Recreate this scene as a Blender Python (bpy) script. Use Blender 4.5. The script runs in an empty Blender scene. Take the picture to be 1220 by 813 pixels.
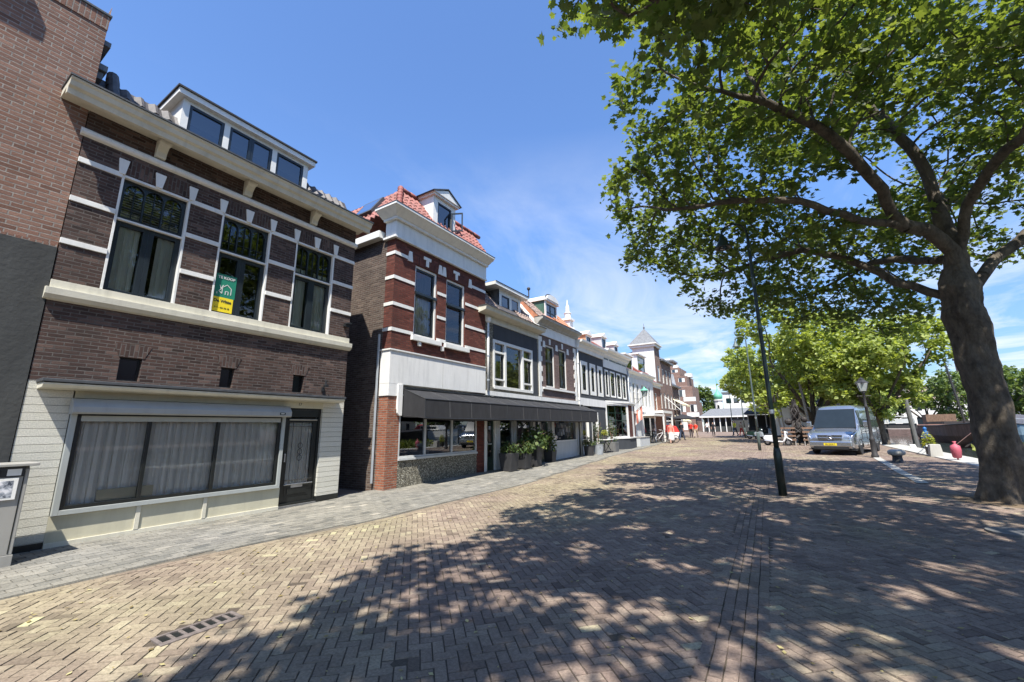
import bpy, math, random
import numpy as np
from mathutils import Vector, Matrix, kdtree
random.seed(7)
RNG = np.random.default_rng(7)
scene = bpy.context.scene
COL = scene.collection
ORI = {}          # world origin of each thing's root, by object name

# ------------------------------------------------------------------ materials
def _mat(name):
    m = bpy.data.materials.new(name); m.use_nodes = True
    nt = m.node_tree; nt.nodes.clear()
    out = nt.nodes.new('ShaderNodeOutputMaterial')
    return m, nt, out

def N(nt, t, **kw):
    n = nt.nodes.new(t)
    for k, v in kw.items():
        if k.startswith('i_'):
            n.inputs[k[2:].replace('_', ' ')].default_value = v
        else:
            setattr(n, k, v)
    return n

def L(nt, a, b): nt.links.new(a, b)

def c4(c): return (c[0], c[1], c[2], 1.0)

def mixcol(nt, fac, a, b, mode='MIX'):
    m = nt.nodes.new('ShaderNodeMix'); m.data_type = 'RGBA'; m.blend_type = mode
    for inp, v in ((m.inputs[0], fac), (m.inputs[6], a), (m.inputs[7], b)):
        if hasattr(v, 'links') or hasattr(v, 'is_linked'): L(nt, v, inp)
        elif isinstance(v, (int, float)): inp.default_value = v
        else: inp.default_value = c4(v)
    return m.outputs[2]

def ramp(nt, src, stops):
    r = nt.nodes.new('ShaderNodeValToRGB')
    els = r.color_ramp.elements
    while len(els) < len(stops): els.new(0.5)
    for e, (p, c) in zip(els, stops):
        e.position = p; e.color = c4(c) if not isinstance(c, (int, float)) else (c, c, c, 1)
    L(nt, src, r.inputs[0]); return r.outputs[0]

def noise(nt, vec, scale, detail=3, rough=0.55):
    n = N(nt, 'ShaderNodeTexNoise'); n.inputs['Scale'].default_value = scale
    n.inputs['Detail'].default_value = detail; n.inputs['Roughness'].default_value = rough
    if vec is not None: L(nt, vec, n.inputs['Vector'])
    return n.outputs['Fac']

def mapped(nt, src, scale=(1, 1, 1), loc=(0, 0, 0)):
    m = N(nt, 'ShaderNodeMapping'); m.inputs['Scale'].default_value = scale; m.inputs['Location'].default_value = loc
    L(nt, src, m.inputs['Vector']); return m.outputs[0]

def paint(name, col, rough=0.55, var=0.12, bump=0.02, scale=6.0, metal=0.0, spec=0.5, dirt=0.0, coat=0.0, streak=True):
    m, nt, out = _mat(name)
    b = N(nt, 'ShaderNodeBsdfPrincipled')
    g = N(nt, 'ShaderNodeNewGeometry')
    v = mapped(nt, g.outputs['Position'], (1, 1, 0.35 if streak else 1))
    n = noise(nt, v, scale, 5)
    lo = tuple(max(0, x * (1 - var * 1.4)) for x in col); hi = tuple(min(1, x * (1 + var)) for x in col)
    c = ramp(nt, n, [(0.25, lo), (0.75, hi)])
    if dirt > 0:
        n2 = noise(nt, mapped(nt, g.outputs['Position'], (2.2, 2.2, 0.25)), 3.1, 6, 0.65)
        f = ramp(nt, n2, [(0.5, 0.0), (0.75, dirt)])
        c = mixcol(nt, f, c, tuple(x * 0.35 + 0.02 for x in col))
    L(nt, c, b.inputs['Base Color'])
    b.inputs['Roughness'].default_value = rough; b.inputs['Metallic'].default_value = metal
    b.inputs['Specular IOR Level'].default_value = spec
    b.inputs['Coat Weight'].default_value = coat
    if bump > 0:
        bp = N(nt, 'ShaderNodeBump'); bp.inputs['Strength'].default_value = 0.5; bp.inputs['Distance'].default_value = bump
        n3 = noise(nt, g.outputs['Position'], scale * 5, 4)
        L(nt, n3, bp.inputs['Height']); L(nt, bp.outputs[0], b.inputs['Normal'])
    L(nt, b.outputs[0], out.inputs[0]); return m

def brickmat(name, cols, mortar, bw=0.215, bh=0.0625, ms=0.010, rough=0.85, bump=0.012, grime=0.35, grime_col=(0.03, 0.025, 0.022), ebb=None):
    """brick wall over the mesh's UVs (metres)"""
    m, nt, out = _mat(name)
    b = N(nt, 'ShaderNodeBsdfPrincipled'); b.inputs['Roughness'].default_value = rough
    b.inputs['Specular IOR Level'].default_value = 0.25
    uv = N(nt, 'ShaderNodeUVMap').outputs[0]
    g = N(nt, 'ShaderNodeNewGeometry')
    # slightly uneven courses
    wob = N(nt, 'ShaderNodeTexNoise'); wob.inputs['Scale'].default_value = 2.3
    L(nt, uv, wob.inputs['Vector'])
    va = N(nt, 'ShaderNodeVectorMath', operation='MULTIPLY_ADD')
    L(nt, wob.outputs['Color'], va.inputs[0]); va.inputs[1].default_value = (0.010, 0.010, 0); L(nt, uv, va.inputs[2])
    t = N(nt, 'ShaderNodeTexBrick'); t.offset = 0.5; t.squash = 1.0
    L(nt, va.outputs[0], t.inputs['Vector'])
    t.inputs['Scale'].default_value = 1.0; t.inputs['Brick Width'].default_value = bw; t.inputs['Row Height'].default_value = bh
    t.inputs['Mortar Size'].default_value = ms; t.inputs['Mortar Smooth'].default_value = 0.25; t.inputs['Bias'].default_value = 0.0
    t.inputs['Color1'].default_value = (0, 0, 0, 1); t.inputs['Color2'].default_value = (1, 1, 1, 1)
    t.inputs['Mortar'].default_value = (0.5, 0.5, 0.5, 1)
    k = len(cols)
    bc = ramp(nt, t.outputs['Color'], [(i / max(1, k - 1), c) for i, c in enumerate(cols)])
    fine = noise(nt, uv, 60, 4, 0.7)
    bc = mixcol(nt, 0.45, bc, ramp(nt, fine, [(0.3, (0.45, 0.45, 0.45)), (0.75, (1.35, 1.3, 1.25))]), 'MULTIPLY')
    big = noise(nt, mapped(nt, g.outputs['Position'], (1, 1, 0.5)), 1.3, 5, 0.6)
    gr = ramp(nt, big, [(0.42, 0.0), (0.72, grime)])
    mc = mixcol(nt, ramp(nt, noise(nt, uv, 9, 3), [(0.35, 0.0), (0.65, 1.0)]), mortar, tuple(x * 0.6 for x in mortar))
    c = mixcol(nt, t.outputs['Fac'], bc, mc)
    c = mixcol(nt, gr, c, grime_col)
    L(nt, c, b.inputs['Base Color'])
    bp = N(nt, 'ShaderNodeBump'); bp.inputs['Strength'].default_value = 0.8; bp.inputs['Distance'].default_value = bump
    h = N(nt, 'ShaderNodeMath', operation='MULTIPLY_ADD')
    L(nt, t.outputs['Fac'], h.inputs[0]); h.inputs[1].default_value = -1.0
    h2 = N(nt, 'ShaderNodeMath', operation='MULTIPLY'); L(nt, fine, h2.inputs[0]); h2.inputs[1].default_value = 0.5
    L(nt, h2.outputs[0], h.inputs[2])
    L(nt, h.outputs[0], bp.inputs['Height']); L(nt, bp.outputs[0], b.inputs['Normal'])
    L(nt, b.outputs[0], out.inputs[0]); return m

def glassmat(name, tint=(0.78, 0.82, 0.82), base=0.07, rough=0.015):
    m, nt, out = _mat(name)
    tr = N(nt, 'ShaderNodeBsdfTransparent'); tr.inputs[0].default_value = c4(tint)
    gl = N(nt, 'ShaderNodeBsdfGlossy'); gl.inputs['Roughness'].default_value = rough; gl.inputs[0].default_value = (0.95, 0.97, 1, 1)
    lw = N(nt, 'ShaderNodeFresnel'); lw.inputs['IOR'].default_value = 1.6
    g = N(nt, 'ShaderNodeNewGeometry')
    bp = N(nt, 'ShaderNodeBump'); bp.inputs['Strength'].default_value = 0.02; bp.inputs['Distance'].default_value = 0.012
    L(nt, noise(nt, g.outputs['Position'], 1.7, 1), bp.inputs['Height']); L(nt, bp.outputs[0], gl.inputs['Normal'])
    ad = N(nt, 'ShaderNodeMath', operation='ADD'); L(nt, lw.outputs[0], ad.inputs[0]); ad.inputs[1].default_value = base
    ad.use_clamp = True
    mx = N(nt, 'ShaderNodeMixShader'); L(nt, ad.outputs[0], mx.inputs[0]); L(nt, tr.outputs[0], mx.inputs[1]); L(nt, gl.outputs[0], mx.inputs[2])
    L(nt, mx.outputs[0], out.inputs[0]); return m

def clothmat(name, col, trans=0.35, fold=0.0):
    m, nt, out = _mat(name)
    d = N(nt, 'ShaderNodeBsdfDiffuse'); t = N(nt, 'ShaderNodeBsdfTranslucent')
    d.inputs[0].default_value = c4(col); t.inputs[0].default_value = c4(col)
    mx = N(nt, 'ShaderNodeMixShader'); mx.inputs[0].default_value = trans
    L(nt, d.outputs[0], mx.inputs[1]); L(nt, t.outputs[0], mx.inputs[2]); L(nt, mx.outputs[0], out.inputs[0]); return m

def leafmat(name, c1, c2, c3, trans=0.45):
    m, nt, out = _mat(name)
    at = N(nt, 'ShaderNodeAttribute'); at.attribute_name = 'tone'
    c = ramp(nt, at.outputs['Fac'], [(0.0, c1), (0.5, c2), (1.0, c3)])
    d = N(nt, 'ShaderNodeBsdfPrincipled'); L(nt, c, d.inputs['Base Color']); d.inputs['Roughness'].default_value = 0.55
    d.inputs['Specular IOR Level'].default_value = 0.35
    t = N(nt, 'ShaderNodeBsdfTranslucent')
    tc = mixcol(nt, 1.0, c, (1.6, 1.6, 0.6), 'MULTIPLY'); L(nt, tc, t.inputs[0])
    mx = N(nt, 'ShaderNodeMixShader'); mx.inputs[0].default_value = trans
    L(nt, d.outputs[0], mx.inputs[1]); L(nt, t.outputs[0], mx.inputs[2]); L(nt, mx.outputs[0], out.inputs[0]); return m

def barkmat(name, c1, c2):
    m, nt, out = _mat(name)
    b = N(nt, 'ShaderNodeBsdfPrincipled'); b.inputs['Roughness'].default_value = 0.9
    g = N(nt, 'ShaderNodeNewGeometry')
    v = mapped(nt, g.outputs['Position'], (1, 1, 0.55))
    n = noise(nt, v, 5, 6, 0.65); n2 = noise(nt, mapped(nt, g.outputs['Position'], (1, 1, 0.45)), 15, 7, 0.72)
    c = ramp(nt, n, [(0.32, c1), (0.5, tuple(x * 0.8 for x in c2)), (0.62, c2), (0.75, tuple(x * 1.5 for x in c2))])
    c = mixcol(nt, 0.7, c, ramp(nt, n2, [(0.3, (0.35, 0.33, 0.3)), (0.7, (1.2, 1.2, 1.2))]), 'MULTIPLY')
    L(nt, c, b.inputs['Base Color'])
    bp = N(nt, 'ShaderNodeBump'); bp.inputs['Strength'].default_value = 1.0; bp.inputs['Distance'].default_value = 0.06
    L(nt, n2, bp.inputs['Height']); L(nt, bp.outputs[0], b.inputs['Normal'])
    L(nt, b.outputs[0], out.inputs[0]); return m

def pavemat(name, stops, joint=False, rough=0.9, blotch=(0.75, 1.2), zone=None):
    """per-brick colour from the face attribute 'tone', worn and blotched by noise"""
    m, nt, out = _mat(name)
    b = N(nt, 'ShaderNodeBsdfPrincipled'); b.inputs['Roughness'].default_value = rough; b.inputs['Specular IOR Level'].default_value = 0.3
    g = N(nt, 'ShaderNodeNewGeometry')
    at = N(nt, 'ShaderNodeAttribute'); at.attribute_name = 'tone'
    c = ramp(nt, at.outputs['Fac'], stops)
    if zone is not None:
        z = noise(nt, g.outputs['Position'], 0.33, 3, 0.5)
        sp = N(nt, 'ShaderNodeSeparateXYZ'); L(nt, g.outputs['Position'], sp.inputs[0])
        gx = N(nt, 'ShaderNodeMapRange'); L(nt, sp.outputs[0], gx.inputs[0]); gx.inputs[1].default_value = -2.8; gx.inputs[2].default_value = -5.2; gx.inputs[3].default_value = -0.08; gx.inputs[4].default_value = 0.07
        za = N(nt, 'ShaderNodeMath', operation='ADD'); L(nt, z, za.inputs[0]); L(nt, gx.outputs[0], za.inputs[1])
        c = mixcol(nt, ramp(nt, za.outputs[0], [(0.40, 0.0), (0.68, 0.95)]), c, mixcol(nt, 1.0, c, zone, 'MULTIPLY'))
    fine = noise(nt, g.outputs['Position'], 45, 5, 0.7)
    big = noise(nt, g.outputs['Position'], 1.1, 4, 0.6)
    c = mixcol(nt, 0.8, c, ramp(nt, fine, [(0.3, (0.55,) * 3), (0.7, (1.3,) * 3)]), 'MULTIPLY')
    c = mixcol(nt, 0.8, c, ramp(nt, big, [(0.3, (blotch[0],) * 3), (0.7, (blotch[1],) * 3)]), 'MULTIPLY')
    L(nt, c, b.inputs['Base Color'])
    bp = N(nt, 'ShaderNodeBump'); bp.inputs['Strength'].default_value = 0.6; bp.inputs['Distance'].default_value = 0.006
    L(nt, fine, bp.inputs['Height']); L(nt, bp.outputs[0], b.inputs['Normal'])
    L(nt, b.outputs[0], out.inputs[0]); return m

M = {}
def mats():
    M['brick_plum'] = brickmat('brick_plum', [(0.040, 0.026, 0.022), (0.095, 0.056, 0.045), (0.065, 0.042, 0.036), (0.16, 0.105, 0.085)], (0.15, 0.13, 0.115), bw=0.19, bh=0.058, ms=0.008, grime=0.4)
    M['brick_brown'] = brickmat('brick_brown', [(0.16, 0.085, 0.060), (0.25, 0.135, 0.095), (0.20, 0.115, 0.085), (0.31, 0.18, 0.13)], (0.33, 0.29, 0.25), bw=0.225, bh=0.069, ms=0.009, grime=0.15)
    M['brick_red'] = brickmat('brick_red', [(0.090, 0.026, 0.018), (0.155, 0.044, 0.030), (0.12, 0.034, 0.024), (0.20, 0.065, 0.045)], (0.09, 0.06, 0.05), ms=0.006, grime=0.35)
    M['brick_side'] = brickmat('brick_side', [(0.075, 0.050, 0.040), (0.14, 0.095, 0.075), (0.10, 0.07, 0.055), (0.19, 0.14, 0.11)], (0.20, 0.18, 0.155), grime=0.35)
    M['brick_orange'] = brickmat('brick_orange', [(0.24, 0.075, 0.040), (0.34, 0.12, 0.065), (0.29, 0.095, 0.05), (0.38, 0.17, 0.10)], (0.30, 0.24, 0.19), grime=0.1)
    M['brick_mauve'] = brickmat('brick_mauve', [(0.12, 0.075, 0.065), (0.2, 0.125, 0.11), (0.16, 0.1, 0.085), (0.24, 0.16, 0.14)], (0.2, 0.17, 0.15), grime=0.2)
    M['brick_far'] = brickmat('brick_far', [(0.19, 0.10, 0.075), (0.28, 0.16, 0.125), (0.24, 0.13, 0.10)], (0.3, 0.26, 0.22), grime=0.1)
    M['tile_white'] = brickmat('tile_white', [(0.60, 0.59, 0.51), (0.66, 0.65, 0.57)], (0.33, 0.32, 0.27), bw=5.0, bh=0.112, ms=0.004, rough=0.6, bump=0.03, grime=0.12, grime_col=(0.3, 0.28, 0.2))
    M['pebble'] = None
    m, nt, out = _mat('pebbledash'); b = N(nt, 'ShaderNodeBsdfPrincipled'); b.inputs['Roughness'].default_value = 0.85
    g = N(nt, 'ShaderNodeNewGeometry'); v = N(nt, 'ShaderNodeTexVoronoi'); v.inputs['Scale'].default_value = 42; L(nt, g.outputs['Position'], v.inputs['Vector'])
    sep = N(nt, 'ShaderNodeSeparateColor'); L(nt, v.outputs['Color'], sep.inputs[0])
    L(nt, ramp(nt, sep.outputs[0], [(0, (0.05, 0.045, 0.035)), (0.45, (0.13, 0.12, 0.09)), (0.8, (0.22, 0.2, 0.15)), (1, (0.42, 0.4, 0.32))]), b.inputs['Base Color'])
    bp = N(nt, 'ShaderNodeBump'); bp.invert = True; bp.inputs['Strength'].default_value = 0.9; bp.inputs['Distance'].default_value = 0.012
    L(nt, v.outputs['Distance'], bp.inputs['Height']); L(nt, bp.outputs[0], b.inputs['Normal']); L(nt, b.outputs[0], out.inputs[0])
    M['pebble'] = m
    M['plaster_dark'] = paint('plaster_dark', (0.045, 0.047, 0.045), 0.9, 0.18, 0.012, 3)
    M['plaster_slate'] = paint('plaster_slate', (0.045, 0.050, 0.056), 0.85, 0.15, 0.01, 4)
    M['plaster_grey'] = paint('plaster_grey', (0.10, 0.10, 0.095), 0.9, 0.2, 0.012, 5)
    M['white'] = paint('white_paint', (0.74, 0.73, 0.68), 0.5, 0.06, 0.004, 4, dirt=0.25)
    M['white_wall'] = paint('white_wall', (0.72, 0.71, 0.67), 0.8, 0.07, 0.006, 2, dirt=0.3)
    M['cream'] = paint('cream_paint', (0.60, 0.57, 0.46), 0.55, 0.08, 0.004, 3, dirt=0.3)
    M['cream_wall'] = paint('cream_wall', (0.52, 0.49, 0.36), 0.75, 0.10, 0.004, 2, dirt=0.2)
    M['grey_frame'] = paint('grey_frame', (0.36, 0.38, 0.36), 0.45, 0.08, 0.002, 3, dirt=0.2)
    M['cassette'] = paint('cassette_grey', (0.33, 0.34, 0.33), 0.4, 0.06, 0.001, 2, dirt=0.2)
    M['black'] = paint('black_paint', (0.014, 0.016, 0.015), 0.3, 0.2, 0.002, 5)
    M['lead'] = paint('lead', (0.06, 0.065, 0.07), 0.55, 0.25, 0.006, 6)
    M['bitumen'] = paint('bitumen', (0.03, 0.03, 0.032), 0.8, 0.25, 0.01, 6)
    M['navy'] = paint('dark_sash', (0.016, 0.022, 0.026), 0.3, 0.2, 0.001, 5)
    M['green_dark'] = paint('dark_green_paint', (0.012, 0.035, 0.026), 0.35, 0.2, 0.002, 5)
    M['green_cheek'] = paint('green_boards', (0.05, 0.12, 0.085), 0.6, 0.15, 0.003, 5)
    M['lamp_green'] = paint('lamp_green', (0.009, 0.022, 0.019), 0.4, 0.25, 0.003, 9)
    M['lamp_far'] = paint('lamp_grey_green', (0.09, 0.12, 0.11), 0.5, 0.2, 0.002, 6)
    M['glass'] = glassmat('window_glass', (0.97, 0.98, 0.97), 0.03)
    M['glass_shop'] = glassmat('shop_glass', (0.97, 0.98, 0.97), 0.0)
    M['glass_dark'] = glassmat('dark_glass', (0.35, 0.4, 0.42), 0.10)
    M['curtain'] = clothmat('net_curtain', (0.88, 0.88, 0.84), 0.08)
    M['curtain_green'] = clothmat('curtain_pale_green', (0.80, 0.86, 0.80), 0.05)
    M['blind'] = clothmat('blind', (0.35, 0.36, 0.36), 0.2)
    M['awning'] = paint('awning_cloth', (0.020, 0.020, 0.022), 0.85, 0.25, 0.003, 7)
    M['awning_sun'] = paint('awning_cloth_faded', (0.020, 0.020, 0.022), 0.8, 0.3, 0.003, 7)
    M['tile_dark'] = paint('roof_tile_dark', (0.085, 0.075, 0.07), 0.6, 0.45, 0.004, 9)
    M['tile_red'] = paint('roof_tile_red', (0.235, 0.068, 0.05), 0.65, 0.4, 0.004, 8)
    M['tile_orange'] = paint('roof_tile_orange', (0.42, 0.17, 0.09), 0.7, 0.3, 0.004, 8)
    M['tile_mottled'] = paint('roof_tile_mottled', (0.26, 0.19, 0.16), 0.8, 0.6, 0.004, 14, streak=False)
    M['seam_grey'] = paint('seam_grey', (0.09, 0.09, 0.09), 0.8, 0.1, 0)
    M['slate'] = paint('roof_slate', (0.16, 0.165, 0.17), 0.6, 0.25, 0.004, 7)
    M['concrete'] = paint('concrete', (0.40, 0.385, 0.34), 0.9, 0.15, 0.006, 4, dirt=0.3)
    M['concrete_dark'] = paint('concrete_dark', (0.14, 0.14, 0.135), 0.9, 0.2, 0.006, 4, dirt=0.3)
    M['kiosk'] = paint('kiosk_grey', (0.30, 0.29, 0.26), 0.5, 0.07, 0.002, 4, dirt=0.2)
    M['steel'] = paint('steel', (0.5, 0.5, 0.5), 0.35, 0.1, 0.001, 6, metal=0.9)
    M['iron'] = paint('cast_iron', (0.035, 0.033, 0.032), 0.6, 0.3, 0.005, 12)
    M['grate'] = paint('drain_iron', (0.15, 0.125, 0.11), 0.7, 0.3, 0.004, 20)
    M['rubber'] = paint('rubber', (0.02, 0.02, 0.02), 0.8, 0.2, 0.002, 20)
    M['plastic_black'] = paint('black_plastic', (0.02, 0.021, 0.022), 0.45, 0.2, 0.001, 10)
    M['black_glass'] = paint('black_glass', (0.01, 0.012, 0.012), 0.2, 0.1, 0, 4, spec=0.3)
    M['silver'] = paint('silver_car_paint', (0.48, 0.50, 0.52), 0.22, 0.03, 0.0, 2, metal=0.85, coat=0.8)
    M['chrome'] = paint('chrome', (0.75, 0.75, 0.75), 0.12, 0.02, 0, 2, metal=1.0)
    M['yellow'] = paint('yellow', (0.75, 0.52, 0.02), 0.5, 0.05, 0)
    M['orange_red'] = paint('orange_red', (0.72, 0.06, 0.03), 0.6, 0.1, 0)
    M['red'] = paint('red', (0.55, 0.03, 0.02), 0.5, 0.12, 0)
    M['pink'] = paint('pink', (0.40, 0.08, 0.11), 0.6, 0.15, 0.003)
    M['coral'] = paint('coral', (0.75, 0.24, 0.17), 0.8, 0.1, 0)
    M['blue'] = paint('blue', (0.03, 0.16, 0.42), 0.5, 0.15, 0)
    M['hull_blue'] = paint('hull_blue', (0.25, 0.36, 0.42), 0.5, 0.15, 0)
    M['sign_green'] = paint('sign_green', (0.015, 0.20, 0.12), 0.5, 0.05, 0)
    M['sign_yellow'] = paint('sign_yellow', (0.80, 0.62, 0.02), 0.5, 0.05, 0)
    M['ink'] = paint('ink', (0.02, 0.03, 0.03), 0.6, 0.05, 0)
    M['wood'] = paint('weathered_wood', (0.20, 0.12, 0.075), 0.8, 0.3, 0.005, 10)
    M['wood_dark'] = paint('tarred_wood', (0.03, 0.024, 0.02), 0.7, 0.4, 0.01, 10)
    M['wood_grey'] = paint('grey_wood', (0.33, 0.31, 0.28), 0.85, 0.2, 0.005, 10)
    M['rust'] = paint('rusty_hull', (0.20, 0.10, 0.075), 0.8, 0.35, 0.006, 3)
    M['sail'] = paint('tan_sail', (0.30, 0.14, 0.08), 0.85, 0.25, 0.01, 6)
    M['copper'] = paint('copper_green', (0.13, 0.42, 0.28), 0.6, 0.15, 0.003, 6)
    M['terracotta'] = paint('pot_dark', (0.035, 0.035, 0.037), 0.6, 0.2, 0.003, 8)
    M['zinc'] = paint('zinc', (0.42, 0.45, 0.47), 0.45, 0.15, 0.002, 8, metal=0.4)
    M['plank_grey'] = paint('pale_grey_planks', (0.50, 0.51, 0.50), 0.7, 0.08, 0.003, 5)
    M['skin'] = paint('skin', (0.55, 0.32, 0.23), 0.6, 0.05, 0)
    M['hair'] = paint('hair', (0.05, 0.03, 0.02), 0.7, 0.2, 0)
    M['hair_grey'] = paint('hair_grey', (0.35, 0.32, 0.28), 0.7, 0.2, 0)
    M['denim'] = paint('denim', (0.05, 0.07, 0.12), 0.85, 0.15, 0)
    M['cloth_black'] = paint('cloth_black', (0.02, 0.02, 0.024), 0.9, 0.15, 0)
    M['cloth_white'] = paint('cloth_white', (0.72, 0.70, 0.68), 0.9, 0.06, 0)
    M['cloth_beige'] = paint('cloth_beige', (0.5, 0.42, 0.3), 0.9, 0.06, 0)
    M['hivis'] = paint('hivis_yellow', (0.55, 0.60, 0.06), 0.8, 0.06, 0)
    M['cheek_tan'] = paint('tan_boards', (0.42, 0.27, 0.16), 0.8, 0.1, 0.002, 5)
    M['stripe_cloth'] = None
    m, nt, out = _mat('striped_cloth'); b = N(nt, 'ShaderNodeBsdfPrincipled'); b.inputs['Roughness'].default_value = 0.9
    uv = N(nt, 'ShaderNodeUVMap').outputs[0]; w = N(nt, 'ShaderNodeTexWave'); w.inputs['Scale'].default_value = 1.1; L(nt, uv, w.inputs['Vector'])
    L(nt, ramp(nt, w.outputs['Fac'], [(0.45, (0.75, 0.72, 0.62)), (0.55, (0.62, 0.5, 0.22))]), b.inputs['Base Color']); L(nt, b.outputs[0], out.inputs[0])
    M['stripe_cloth'] = m
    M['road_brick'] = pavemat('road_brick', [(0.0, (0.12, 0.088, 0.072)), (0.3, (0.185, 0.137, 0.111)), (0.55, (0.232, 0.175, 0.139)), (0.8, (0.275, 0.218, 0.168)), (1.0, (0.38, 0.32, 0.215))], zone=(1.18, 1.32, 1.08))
    M['road_joint'] = pavemat('road_joint', [(0.0, (0.085, 0.068, 0.050)), (1.0, (0.085, 0.068, 0.050))])
    M['road_far'] = pavemat('road_far', [(0.0, (0.20, 0.150, 0.120)), (1.0, (0.20, 0.150, 0.120))], blotch=(0.85, 1.15))
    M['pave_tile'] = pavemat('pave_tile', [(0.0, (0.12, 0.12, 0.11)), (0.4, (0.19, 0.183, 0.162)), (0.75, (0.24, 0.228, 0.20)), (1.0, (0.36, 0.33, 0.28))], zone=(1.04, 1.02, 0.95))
    M['pave_joint'] = pavemat('pave_joint', [(0.0, (0.15, 0.13, 0.10)), (1.0, (0.15, 0.13, 0.10))])
    M['soil'] = paint('soil', (0.14, 0.10, 0.06), 1.0, 0.35, 0.02, 8, streak=False)
    M['leaf'] = leafmat('plane_leaf', (0.065, 0.092, 0.026), (0.125, 0.165, 0.048), (0.20, 0.24, 0.08))
    M['leaf_far'] = leafmat('lime_leaf', (0.17, 0.21, 0.05), (0.29, 0.34, 0.09), (0.42, 0.47, 0.15), 0.4)
    M['leaf_across'] = leafmat('far_leaf', (0.08, 0.12, 0.04), (0.13, 0.185, 0.06), (0.18, 0.24, 0.085), 0.35)
    M['leaf_plant'] = leafmat('shrub_leaf', (0.03, 0.055, 0.018), (0.06, 0.10, 0.03), (0.14, 0.17, 0.05), 0.3)
    M['bark'] = barkmat('plane_bark', (0.055, 0.043, 0.032), (0.16, 0.132, 0.098))
    m, nt, out = _mat('canal_water'); b = N(nt, 'ShaderNodeBsdfPrincipled')
    b.inputs['Base Color'].default_value = (0.035, 0.05, 0.045, 1); b.inputs['Roughness'].default_value = 0.06
    g = N(nt, 'ShaderNodeNewGeometry'); bp = N(nt, 'ShaderNodeBump'); bp.inputs['Strength'].default_value = 0.35; bp.inputs['Distance'].default_value = 0.08
    L(nt, noise(nt, mapped(nt, g.outputs['Position'], (1, 0.5, 1)), 2.2, 4), bp.inputs['Height']); L(nt, bp.outputs[0], b.inputs['Normal'])
    L(nt, b.outputs[0], out.inputs[0]); M['water'] = m
mats()

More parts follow.
